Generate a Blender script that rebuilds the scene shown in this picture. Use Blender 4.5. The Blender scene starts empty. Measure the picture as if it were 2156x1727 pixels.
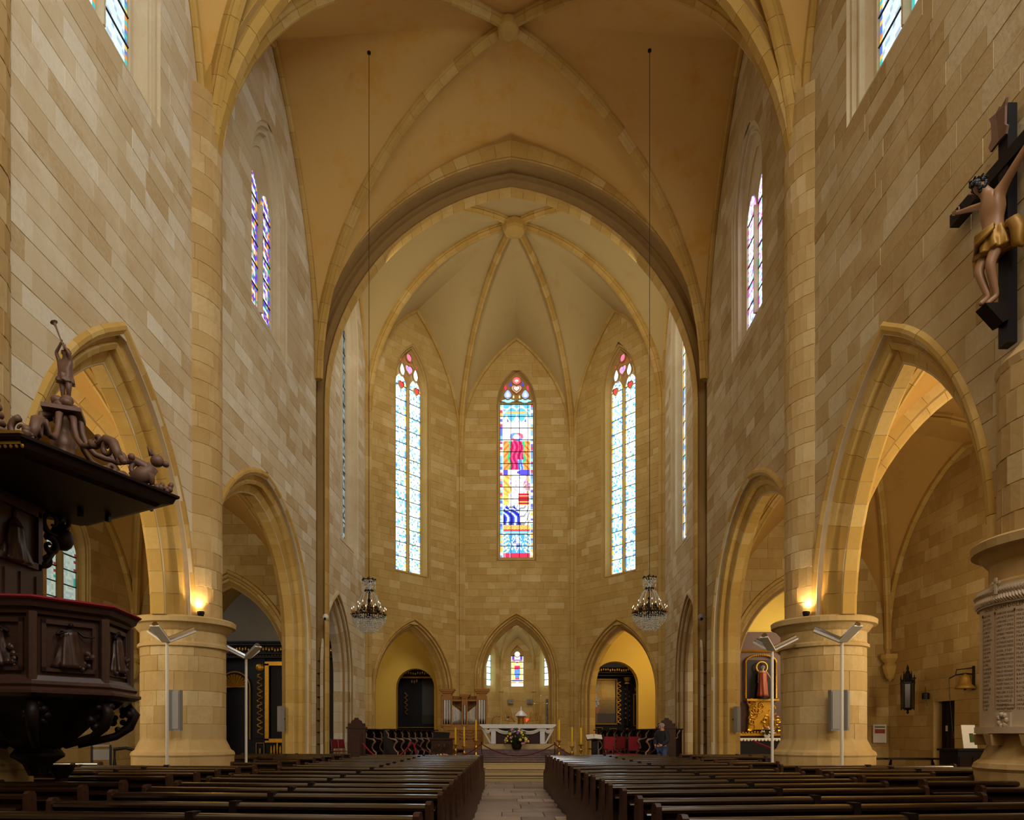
import bpy, bmesh, math, random
from mathutils import Vector, Matrix, Euler
rnd = random.Random(7)
PI = math.pi
SC = bpy.context.scene
COL = SC.collection

# ---------------------------------------------------------------- camera
cam_d = bpy.data.cameras.new('camera')
cam = bpy.data.objects.new('camera', cam_d)
COL.objects.link(cam)
cam.location = (0, 0, 1.5)
cam.rotation_euler = (PI / 2, 0, 0)
cam_d.sensor_width = 36.0
cam_d.sensor_fit = 'HORIZONTAL'
cam_d.lens = 1500.0 / 2156.0 * 36.0
cam_d.shift_x = 18.0 / 2156.0
cam_d.shift_y = 684.5 / 2156.0
cam_d.clip_start = 0.05
cam_d.clip_end = 300
SC.camera = cam

# ---------------------------------------------------------------- world, light, exposure
SC.view_settings.view_transform = 'Standard'
SC.view_settings.look = 'None'
SC.view_settings.exposure = 0.22
SC.view_settings.gamma = 1.0
SC.view_settings.use_curve_mapping = False
SC.cycles.max_bounces = 6
SC.cycles.diffuse_bounces = 4
SC.cycles.use_adaptive_sampling = True
SC.cycles.adaptive_threshold = 0.02
SC.cycles.glossy_bounces = 3
SC.cycles.transmission_bounces = 4
SC.cycles.transparent_max_bounces = 6
SC.cycles.sample_clamp_indirect = 6.0
SC.cycles.caustics_reflective = False
SC.cycles.caustics_refractive = False
world = bpy.data.worlds.new('world')
SC.world = world
world.use_nodes = True
wb = world.node_tree.nodes['Background']
wb.inputs[0].default_value = (0.95, 0.97, 1.0, 1)
wb.inputs[1].default_value = 1.0


def lamp(kind, loc, energy, color=(1, 1, 1), size=1.0, size_y=None, target=None, spot=None, blend=0.6):
    d = bpy.data.lights.new(kind.lower() + '_light', kind)
    d.energy = energy
    d.color = color
    if kind == 'AREA':
        d.shape = 'RECTANGLE'
        d.size = size
        d.size_y = size_y or size
    elif kind in ('POINT', 'SPOT'):
        d.shadow_soft_size = size
    if kind == 'SPOT':
        d.spot_size = math.radians(spot or 60)
        d.spot_blend = blend
    o = bpy.data.objects.new(kind.lower() + '_light', d)
    COL.objects.link(o)
    o.location = loc
    if target is not None:
        v = Vector(target) - Vector(loc)
        o.rotation_euler = v.to_track_quat('-Z', 'Y').to_euler()
    return o

WARM = (1.0, 0.72, 0.42)
DAY = (0.86, 0.94, 1.0)
# added fill lamp behind the camera, standing in for an unmodelled west window
lamp('AREA', (2.0, -4.6, 14.0), 1600, (1.0, 0.95, 0.86), 8, 8, target=(-1.5, 20, 8))
# added out-of-view fill lamps at clerestory height, no window is built there
lamp('AREA', (-6.3, 5.6, 15.0), 60, DAY, 2.2, 5, target=(6.5, 10, 8))
lamp('AREA', (6.3, 5.6, 15.0), 800, DAY, 2.2, 5, target=(-6.5, 12, 8))
# added fill lamps in the side aisles, some aimed up at the vaults
lamp('AREA', (-12.5, 10.5, 5.6), 330, (1.0, 0.88, 0.66), 2.0, 3.0, target=(-8, 19, 4))
lamp('AREA', (12.5, 10.5, 5.6), 400, (1.0, 0.82, 0.56), 2.0, 3.0, target=(8, 19, 4.5))
lamp('AREA', (11.2, 10.2, 2.6), 200, (1.0, 0.84, 0.58), 1.2, 1.2, target=(9.6, 17.5, 10))
lamp('AREA', (-11.2, 10.2, 2.6), 120, (1.0, 0.86, 0.62), 1.2, 1.2, target=(-9.6, 17.5, 10))
lamp('AREA', (9.8, 17.2, 3.2), 60, (1.0, 0.84, 0.58), .8, .8, target=(9.8, 19.6, 10))
# added lamp, unseen behind the arch, to brighten the axial chapel
lamp('AREA', (0.7, 36.35, 6.6), 45, (1.0, 0.95, 0.85), 1.6, .5, target=(0.7, 40, 2.5))
# added fill lamps that brighten the two side chapels beside the chancel
lamp('AREA', (-13.0, 26.6, 5.2), 90, (0.95, 0.93, 0.9), 1.6, 3.0, target=(-8, 29.2, 2.5))
lamp('AREA', (13.0, 26.2, 5.2), 230, (1.0, 0.86, 0.6), 1.6, 3.0, target=(8.5, 29, 2.5))
# added chancel fill lamps, unseen behind the crown and haunches of the arch
for sx in (-1, 1):
    lamp('AREA', (0.3 + sx * 3.2, 25.3, 19.0), 110, (1.0, 0.88, 0.70), 1.2, .5, target=(0.6 - sx * 1.0, 34, 9))
    lamp('AREA', (0.3 + sx * 4.6, 25.2, 17.4), 60, (1.0, 0.9, 0.74), 1.0, .5, target=(0.6, 30, 21))

# ---------------------------------------------------------------- helpers
def lin(r, g, b):
    def f(c):
        c /= 255.0
        return c / 12.92 if c <= 0.04045 else ((c + 0.055) / 1.055) ** 2.4
    return (f(r), f(g), f(b), 1.0)


def cx(y):
    """the chancel deviates a little to the right of the nave axis"""
    if y <= 15.5:
        return 0.0
    return (y - 15.5) * 0.0325


def new_mat(name):
    m = bpy.data.materials.new(name)
    m.use_nodes = True
    nt = m.node_tree
    b = nt.nodes['Principled BSDF']
    return m, nt, b


def simple(name, col, rough=0.6, metal=0.0, noise=0.0, nscale=8.0, bump=0.0, coat=0.0):
    m, nt, b = new_mat(name)
    c = lin(*col)
    b.inputs['Roughness'].default_value = rough
    b.inputs['Metallic'].default_value = metal
    b.inputs['Base Color'].default_value = c
    if coat:
        b.inputs['Coat Weight'].default_value = coat
    if noise or bump:
        tc = nt.nodes.new('ShaderNodeTexCoord')
        n = nt.nodes.new('ShaderNodeTexNoise')
        n.inputs['Scale'].default_value = nscale
        n.inputs['Detail'].default_value = 4
        nt.links.new(tc.outputs['Object'], n.inputs['Vector'])
        if noise:
            mx = nt.nodes.new('ShaderNodeMix')
            mx.data_type = 'RGBA'
            mx.inputs[6].default_value = tuple(x * (1 - noise) for x in c[:3]) + (1,)
            mx.inputs[7].default_value = tuple(min(1, x * (1 + noise)) for x in c[:3]) + (1,)
            nt.links.new(n.outputs['Fac'], mx.inputs[0])
            nt.links.new(mx.outputs[2], b.inputs['Base Color'])
        if bump:
            bp = nt.nodes.new('ShaderNodeBump')
            bp.inputs['Strength'].default_value = bump
            bp.inputs['Distance'].default_value = 0.02
            nt.links.new(n.outputs['Fac'], bp.inputs['Height'])
            nt.links.new(bp.outputs[0], b.inputs['Normal'])
    return m


def stone(name, ramp, stain=(150, 110, 55), rough=0.85, bump=0.25):
    """limestone: every block has its own tone (face attribute), with blotches and fine pores"""
    m, nt, b = new_mat(name)
    N, L = nt.nodes.new, nt.links.new
    at = N('ShaderNodeAttribute')
    at.attribute_name = 'tone'
    tc = N('ShaderNodeNewGeometry')
    n1 = N('ShaderNodeTexNoise')
    n1.inputs['Scale'].default_value = 1.3
    n1.inputs['Detail'].default_value = 5
    n1.inputs['Roughness'].default_value = 0.65
    L(tc.outputs['Position'], n1.inputs['Vector'])
    n2 = N('ShaderNodeTexNoise')
    n2.inputs['Scale'].default_value = 14
    n2.inputs['Detail'].default_value = 4
    L(tc.outputs['Position'], n2.inputs['Vector'])
    cr = N('ShaderNodeValToRGB')
    els = cr.color_ramp.elements
    while len(els) < len(ramp):
        els.new(0.5)
    for e, (p, c) in zip(els, ramp):
        e.position = p
        e.color = lin(*c)
    ad = N('ShaderNodeMath')
    ad.operation = 'MULTIPLY_ADD'
    ad.inputs[1].default_value = 0.35
    L(n2.outputs['Fac'], ad.inputs[0])
    sb = N('ShaderNodeMath')
    sb.operation = 'SUBTRACT'
    sb.inputs[1].default_value = 0.175
    L(at.outputs['Fac'], sb.inputs[0])
    L(sb.outputs[0], ad.inputs[2])
    L(ad.outputs[0], cr.inputs['Fac'])
    mx = N('ShaderNodeMix')
    mx.data_type = 'RGBA'
    mx.blend_type = 'MIX'
    mp = N('ShaderNodeMapRange')
    mp.inputs[1].default_value = 0.5
    mp.inputs[2].default_value = 0.78
    mp.inputs[4].default_value = 0.7
    L(n1.outputs['Fac'], mp.inputs[0])
    L(mp.outputs[0], mx.inputs[0])
    L(cr.outputs[0], mx.inputs[6])
    mx.inputs[7].default_value = lin(*stain)
    n3 = N('ShaderNodeTexNoise')
    n3.inputs['Scale'].default_value = 0.55
    n3.inputs['Detail'].default_value = 8
    n3.inputs['Roughness'].default_value = 0.72
    L(tc.outputs['Position'], n3.inputs['Vector'])
    m3 = N('ShaderNodeMapRange')
    m3.inputs[1].default_value = 0.52
    m3.inputs[2].default_value = 0.8
    m3.inputs[4].default_value = 0.55
    L(n3.outputs['Fac'], m3.inputs[0])
    mx3 = N('ShaderNodeMix')
    mx3.data_type = 'RGBA'
    L(m3.outputs[0], mx3.inputs[0])
    L(mx.outputs[2], mx3.inputs[6])
    mx3.inputs[7].default_value = lin(*[min(255, int(c_ * 1.07 + 8)) for c_ in ramp[-1][1]])
    L(mx3.outputs[2], b.inputs['Base Color'])
    b.inputs['Roughness'].default_value = rough
    b.inputs['Specular IOR Level'].default_value = 0.25
    bp = N('ShaderNodeBump')
    bp.inputs['Strength'].default_value = bump
    bp.inputs['Distance'].default_value = 0.02
    L(n2.outputs['Fac'], bp.inputs['Height'])
    L(bp.outputs[0], b.inputs['Normal'])
    return m


def plaster(name, base, spot, lo=0.56, hi=0.72):
    m, nt, b = new_mat(name)
    N, L = nt.nodes.new, nt.links.new
    tc = N('ShaderNodeNewGeometry')
    n1 = N('ShaderNodeTexNoise')
    n1.inputs['Scale'].default_value = 0.9
    n1.inputs['Detail'].default_value = 7
    n1.inputs['Roughness'].default_value = 0.7
    L(tc.outputs['Position'], n1.inputs['Vector'])
    mp = N('ShaderNodeMapRange')
    mp.inputs[1].default_value = lo
    mp.inputs[2].default_value = hi
    mp.inputs[4].default_value = 0.55
    L(n1.outputs['Fac'], mp.inputs[0])
    mx = N('ShaderNodeMix')
    mx.data_type = 'RGBA'
    L(mp.outputs[0], mx.inputs[0])
    mx.inputs[6].default_value = lin(*base)
    mx.inputs[7].default_value = lin(*spot)
    L(mx.outputs[2], b.inputs['Base Color'])
    b.inputs['Roughness'].default_value = 0.9
    b.inputs['Specular IOR Level'].default_value = 0.15
    return m


def glass_light(name, strength):
    """backlit stained glass, colour per piece of glass"""
    m = bpy.data.materials.new(name)
    m.use_nodes = True
    nt = m.node_tree
    nt.nodes.clear()
    o = nt.nodes.new('ShaderNodeOutputMaterial')
    e = nt.nodes.new('ShaderNodeEmission')
    a = nt.nodes.new('ShaderNodeAttribute')
    a.attribute_name = 'col'
    nt.links.new(a.outputs['Color'], e.inputs[0])
    e.inputs[1].default_value = strength
    nt.links.new(e.outputs[0], o.inputs[0])
    return m


def emis(name, col, strength):
    m = bpy.data.materials.new(name)
    m.use_nodes = True
    nt = m.node_tree
    nt.nodes.clear()
    o = nt.nodes.new('ShaderNodeOutputMaterial')
    e = nt.nodes.new('ShaderNodeEmission')
    e.inputs[0].default_value = lin(*col)
    e.inputs[1].default_value = strength
    nt.links.new(e.outputs[0], o.inputs[0])
    return m


def painted(name, rough=0.6):
    m, nt, b = new_mat(name)
    a = nt.nodes.new('ShaderNodeAttribute')
    a.attribute_name = 'col'
    nt.links.new(a.outputs['Color'], b.inputs['Base Color'])
    b.inputs['Roughness'].default_value = rough
    return m


def wood(name, c1, c2, rough=0.35, scale=3.0, coat=0.0):
    m, nt, b = new_mat(name)
    N, L = nt.nodes.new, nt.links.new
    tc = N('ShaderNodeTexCoord')
    mp = N('ShaderNodeMapping')
    mp.inputs['Scale'].default_value = (scale * .3, scale * 4, scale * 4)
    L(tc.outputs['Object'], mp.inputs[0])
    n = N('ShaderNodeTexNoise')
    n.inputs['Scale'].default_value = 2.0
    n.inputs['Detail'].default_value = 5
    L(mp.outputs[0], n.inputs['Vector'])
    mx = N('ShaderNodeMix')
    mx.data_type = 'RGBA'
    L(n.outputs['Fac'], mx.inputs[0])
    mx.inputs[6].default_value = lin(*c1)
    mx.inputs[7].default_value = lin(*c2)
    L(mx.outputs[2], b.inputs['Base Color'])
    b.inputs['Roughness'].default_value = rough
    if coat:
        b.inputs['Coat Weight'].default_value = coat
        b.inputs['Coat Roughness'].default_value = 0.12
    return m


M = {}
M['wall'] = stone('nave_limestone', [(0, (186, 160, 116)), (.16, (198, 178, 140)), (.5, (206, 190, 156)), (.82, (212, 198, 168)), (1, (222, 214, 192))], (190, 160, 116))
M['wall_r'] = stone('nave_limestone_ochre', [(0, (166, 138, 88)), (.16, (180, 154, 106)), (.5, (188, 166, 122)), (.82, (194, 174, 134)), (1, (206, 190, 156))], (164, 132, 84))
M['apse'] = stone('chancel_limestone', [(0, (178, 145, 80)), (.3, (185, 153, 88)), (.8, (191, 161, 97)), (1, (204, 178, 122))], (168, 132, 72))
M['pier'] = stone('pier_limestone', [(0, (178, 147, 92)), (.35, (184, 154, 100)), (.8, (190, 162, 110)), (1, (202, 178, 130))], (170, 132, 74))
M['rib'] = stone('rib_limestone', [(0, (180, 143, 70)), (.4, (187, 151, 78)), (.8, (193, 159, 88)), (1, (202, 171, 106))], (168, 128, 64))
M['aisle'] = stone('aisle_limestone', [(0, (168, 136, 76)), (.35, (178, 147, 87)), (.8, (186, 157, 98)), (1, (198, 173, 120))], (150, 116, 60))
M['mortar'] = simple('mortar', (204, 186, 150), .95, noise=.15, nscale=5)
M['mortar_apse'] = simple('chancel_mortar', (150, 118, 66), .95, noise=.15, nscale=5)
M['nave_plaster'] = plaster('ochre_vault_plaster', (208, 168, 98), (204, 148, 40), .52, .66)
M['apse_plaster'] = plaster('cream_vault_plaster', (186, 162, 108), (172, 142, 82))
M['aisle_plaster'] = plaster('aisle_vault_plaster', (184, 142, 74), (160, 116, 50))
M['yellow_plaster'] = plaster('bright_yellow_plaster', (226, 190, 92), (236, 206, 130))  # strong yellow plaster with paler blotches
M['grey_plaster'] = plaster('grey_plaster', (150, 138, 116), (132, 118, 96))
M['pew'] = wood('pew_oak', (22, 12, 7), (48, 29, 15), .2, coat=1.0)
M['pew_end'] = wood('pew_end_oak', (46, 28, 18), (74, 46, 30), .4)
M['dark_wood'] = wood('dark_walnut', (14, 8, 6), (32, 17, 12), .5)
M['pulpit'] = wood('pulpit_walnut', (44, 27, 20), (74, 48, 38), .38)
M['stall'] = wood('stall_oak', (40, 22, 12), (72, 42, 24), .55)
M['organ'] = wood('organ_oak', (138, 90, 40), (172, 122, 62), .6)
M['black'] = simple('black_iron', (16, 14, 13), .45)
M['black_paint'] = simple('black_paint', (20, 17, 20), .5)
M['gold'] = simple('gilding', (190, 138, 40), .35, .75, noise=.3, nscale=12)
M['gold_dull'] = simple('dull_gilding', (150, 112, 42), .5, .45, noise=.35, nscale=9)
M['brass'] = simple('brass', (200, 160, 60), .25, .9)
M['bronze'] = simple('dark_bronze', (60, 42, 22), .4, .7)
M['marble'] = simple('white_marble', (214, 212, 214), .3, noise=.06, nscale=4)
M['marble_name'] = simple('memorial_marble', (196, 176, 146), .5, noise=.05, nscale=4)
M['red_marble'] = simple('mottled_marble', (120, 98, 96), .3, noise=.45, nscale=9)
M['step'] = simple('step_limestone', (190, 166, 118), .7, noise=.15, nscale=3)
M['flag'] = stone('flagstone', [(0, (112, 98, 88)), (.4, (138, 122, 108)), (.8, (156, 138, 120)), (1, (170, 152, 134))], (110, 94, 80), .5, .15)
M['mortar_floor'] = simple('floor_joint', (84, 72, 62), .9)
M['red_cloth'] = simple('red_velvet', (130, 14, 26), .85)
M['rope'] = simple('red_rope', (96, 14, 24), .8)
M['white_metal'] = simple('white_enamel', (214, 206, 190), .35)
M['steel'] = simple('chrome', (170, 168, 164), .15, 1.0)
M['tin'] = simple('organ_tin', (196, 192, 184), .3, .5)
M['grey'] = simple('grey_paint', (126, 122, 116), .6)
M['crystal'] = simple('crystal', (214, 220, 216), .06, 0.0)
M['crystal'].node_tree.nodes['Principled BSDF'].inputs['Specular IOR Level'].default_value = 1.0
M['wax'] = simple('yellow_wax', (228, 186, 30), .5)
M['lead'] = simple('lead_came', (30, 30, 34), .6)
M['paper'] = simple('paper', (214, 208, 198), .8)
M['flesh'] = simple('painted_flesh', (150, 110, 76), .5, noise=.12, nscale=6)
M['skin'] = simple('skin', (190, 140, 112), .6)
M['hair'] = simple('dark_hair', (26, 18, 14), .6)
M['grey_hair'] = simple('grey_hair', (150, 144, 138), .7)
M['statue_wood'] = simple('carved_wood', (112, 82, 66), .5, noise=.25, nscale=10)
M['green'] = simple('foliage', (50, 74, 26), .7, noise=.3, nscale=12)
M['pink'] = simple('pink_petals', (196, 120, 150), .7)
M['yellow'] = simple('yellow_petals', (220, 196, 60), .7)
M['white'] = simple('white_petals', (226, 220, 210), .7)
M['purple'] = simple('purple_petals', (140, 84, 150), .7)
M['robe_red'] = simple('painted_robe', (150, 66, 36), .5, noise=.25, nscale=10)
M['blue'] = simple('blue_denim', (56, 74, 110), .9)
M['jacket'] = simple('navy_jacket', (22, 24, 34), .8)
M['engrave'] = simple('engraved_letters', (96, 44, 34), .8)
M['glass_hi'] = glass_light('stained_glass_bright', 1.5)
M['glass_apse'] = glass_light('grisaille_glass_bright', 2.3)
M['glass_mid'] = glass_light('stained_glass_mid', 1.15)
M['glass_side'] = glass_light('stained_glass_side', 2.2)
M['glass_dim'] = glass_light('stained_glass_dim', .55)
M['print'] = painted('printed_colour')
M['lamp_glow'] = emis('halogen_glow', (255, 214, 140), 30)
M['red_glow'] = emis('red_lamp_glow', (255, 40, 20), 4)
M['bulb'] = emis('candle_bulb', (255, 240, 200), 1.2)

for k_ in ('black_paint', 'dark_wood', 'stall', 'black', 'organ', 'pew_end'):
    M[k_].node_tree.nodes['Principled BSDF'].inputs['Specular IOR Level'].default_value = .22


class MB:
    """collects faces for one mesh"""
    def __init__(s):
        s.v = []
        s.f = []
        s.t = []      # tone per face
        s.c = []      # colour per face
        s.tone = 0.5
        s.col = None

    def add(s, vs, fs):
        n = len(s.v)
        s.v += [tuple(p) for p in vs]
        for f in fs:
            s.f.append(tuple(i + n for i in f))
            s.t.append(s.tone)
            if s.col is not None:
                s.c.append(s.col)
        return s

    def box(s, c, d, rot=None, taper=1.0):
        x, y, z = (k / 2 for k in d)
        vs = []
        for sz in (-1, 1):
            k = taper if sz > 0 else 1
            for sx, sy in ((-1, -1), (1, -1), (1, 1), (-1, 1)):
                vs.append(Vector((sx * x * k, sy * y * k, sz * z)))
        if rot is not None:
            R = Euler(rot).to_matrix() if not isinstance(rot, Matrix) else rot
            vs = [R @ v for v in vs]
        c = Vector(c)
        return s.add([v + c for v in vs], [(0, 3, 2, 1), (4, 5, 6, 7), (0, 1, 5, 4), (1, 2, 6, 5), (2, 3, 7, 6), (3, 0, 4, 7)])

    def tube(s, pts, r, n=6, caps=True):
        pts = [Vector(p) for p in pts]
        if not isinstance(r, (list, tuple)):
            r = [r] * len(pts)
        vs = []
        up = None
        for i, p in enumerate(pts):
            t = (pts[min(i + 1, len(pts) - 1)] - pts[max(i - 1, 0)])
            if t.length < 1e-9:
                t = Vector((0, 0, 1))
            t.normalize()
            if up is None:
                up = Vector((0, 0, 1)) if abs(t.z) < .9 else Vector((0, 1, 0))
            a = t.cross(up)
            if a.length < 1e-6:
                a = t.cross(Vector((1, 0, 0)))
            a.normalize()
            b = a.cross(t).normalized()
            up = b
            for k in range(n):
                an = 2 * PI * k / n
                vs.append(p + (a * math.cos(an) + b * math.sin(an)) * r[i])
        fs = []
        for i in range(len(pts) - 1):
            for k in range(n):
                k2 = (k + 1) % n
                fs.append((i * n + k, i * n + k2, (i + 1) * n + k2, (i + 1) * n + k))
        if caps:
            fs.append(tuple(range(n - 1, -1, -1)))
            m = (len(pts) - 1) * n
            fs.append(tuple(m + k for k in range(n)))
        return s.add(vs, fs)

    def lathe(s, c, prof, n=12, ang=(0, 2 * PI)):
        """prof: list of (r, z)"""
        c = Vector(c)
        full = abs(ang[1] - ang[0] - 2 * PI) < 1e-6
        m = n if full else n + 1
        vs = []
        for r, z in prof:
            for k in range(m):
                a = ang[0] + (ang[1] - ang[0]) * k / n
                vs.append(c + Vector((r * math.cos(a), r * math.sin(a), z)))
        fs = []
        for i in range(len(prof) - 1):
            for k in range(n):
                k2 = (k + 1) % m
                fs.append((i * m + k, i * m + k2, (i + 1) * m + k2, (i + 1) * m + k))
        if full:
            fs.append(tuple(range(m - 1, -1, -1)))
            fs.append(tuple((len(prof) - 1) * m + k for k in range(m)))
        return s.add(vs, fs)

    def ball(s, c, r, n=8, m=5):
        if not isinstance(r, (list, tuple)):
            r = (r, r, r)
        vs = [(c[0], c[1], c[2] - r[2])]
        for i in range(1, m):
            ph = -PI / 2 + PI * i / m
            for k in range(n):
                a = 2 * PI * k / n
                vs.append((c[0] + r[0] * math.cos(ph) * math.cos(a), c[1] + r[1] * math.cos(ph) * math.sin(a), c[2] + r[2] * math.sin(ph)))
        vs.append((c[0], c[1], c[2] + r[2]))
        fs = [(0, 1 + (k + 1) % n, 1 + k) for k in range(n)]
        for i in range(m - 2):
            for k in range(n):
                k2 = (k + 1) % n
                fs.append((1 + i * n + k, 1 + i * n + k2, 1 + (i + 1) * n + k2, 1 + (i + 1) * n + k))
        t = len(vs) - 1
        b = 1 + (m - 2) * n
        fs += [(b + k, b + (k + 1) % n, t) for k in range(n)]
        return s.add(vs, fs)

    def prism(s, poly, f0, f1):
        """poly 2d; f0, f1 map (a,b) -> 3d for the two ends"""
        n = len(poly)
        vs = [f0(a, b) for a, b in poly] + [f1(a, b) for a, b in poly]
        fs = [tuple(range(n - 1, -1, -1)), tuple(range(n, 2 * n))]
        fs += [(i, (i + 1) % n, n + (i + 1) % n, n + i) for i in range(n)]
        return s.add(vs, fs)

    def build(s, name, mat, parent=None, smooth=False):
        me = bpy.data.meshes.new(name)
        me.from_pydata(s.v, [], s.f)
        if mat is not None:
            me.materials.append(mat)
        at = me.attributes.new('tone', 'FLOAT', 'FACE')
        at.data.foreach_set('value', s.t)
        if s.c and len(s.c) == len(s.f):
            ac = me.attributes.new('col', 'FLOAT_COLOR', 'FACE')
            flat = []
            for c in s.c:
                flat += [c[0], c[1], c[2], 1.0]
            ac.data.foreach_set('color', flat)
        if smooth:
            me.polygons.foreach_set('use_smooth', [True] * len(me.polygons))
        o = bpy.data.objects.new(name, me)
        COL.objects.link(o)
        if parent is not None:
            o.parent = parent
        return o


def struct(o):
    o['kind'] = 'structure'
    return o


def tag(o, label, cat, group=None, kind=None):
    o['label'] = label
    o['category'] = cat
    if group:
        o['group'] = group
    if kind:
        o['kind'] = kind
    return o


def thing(name, label, cat, loc=(0, 0, 0), rz=0.0, group=None):
    o = bpy.data.objects.new(name, None)
    o.empty_display_size = 0.2
    COL.objects.link(o)
    o.location = loc
    o.rotation_euler = (0, 0, rz)
    return tag(o, label, cat, group)


KIDS = {}


def copy_tree(o, loc=None, rz=None, label=None, scale=None):
    def rec(a, par):
        c = a.copy()
        COL.objects.link(c)
        c.parent = par
        for ch in children_of(a):
            rec(ch, c)
        return c
    c = rec(o, o.parent)
    if loc is not None:
        c.location = loc
    if rz is not None:
        c.rotation_euler = (0, 0, rz)
    if scale is not None:
        c.scale = scale
    if label:
        c['label'] = label
    return c


def children_of(a):
    return [x for x in list(a.children)]


def proj(p):
    """rough pixel position of a world point, used to decide which stones show largest"""
    y = max(p[1], 0.3)
    return 1060 + 1500 * p[0] / y, 1548 - 1500 * (p[2] - 1.5) / y


# ---------------------------------------------------------------- pointed arches
def arc_pts(w, h, n):
    """left half of a pointed arch, (0,0) -> (w,h), vertical at the springing"""
    R = (w * w + h * h) / (2 * w)
    pm = math.asin(min(1, h / R)) if h <= R else PI / 2
    if w > R:
        pm = PI - pm
    return [(R * (1 - math.cos(pm * i / n)), R * math.sin(pm * i / n)) for i in range(n + 1)]


def arch_path(uc, w, z0, zs, za, n=14, nj=1):
    """outline of an opening from bottom left over the apex to bottom right"""
    left = [(uc - w + a, zs + b) for a, b in arc_pts(w, za - zs, n)]
    jl = [(uc - w, z0 + (zs - z0) * i / nj) for i in range(nj)] if zs > z0 + 1e-6 else []
    half = jl + left
    return half + [(2 * uc - u, z) for u, z in reversed(half[:-1])]


def opening(uc, w, z0, zs, za):
    """function z -> (ul, ur) or None for the masonry"""
    h = za - zs
    R = (w * w + h * h) / (2 * w)

    def f(z):
        if z < z0 - 1e-6 or z > za + 1e-6:
            return None
        if z <= zs:
            return (uc - w, uc + w)
        d = math.sqrt(max(0, R * R - (z - zs) ** 2)) - (R - w)
        return (uc - max(0, d), uc + max(0, d))
    f.uc, f.z0, f.za = uc, z0, za
    return f


def frame(O, T, N, skew=True):
    O, T, N = Vector(O), Vector(T).normalized(), Vector(N).normalized()

    def f(u, z, d=0.0):
        p = O + T * u + N * d
        return (p.x + (cx(p.y) if skew else 0), p.y, p.z + z)
    return f


def cylmap(c, r, a0=0.0, skew=True, sgn=1):
    def f(u, z, d=0.0):
        a = a0 + sgn * u / r
        y = c[1] + (r + d) * math.sin(a)
        return (c[0] + (r + d) * math.cos(a) + (cx(y) if skew else 0), y, z)
    return f


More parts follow.
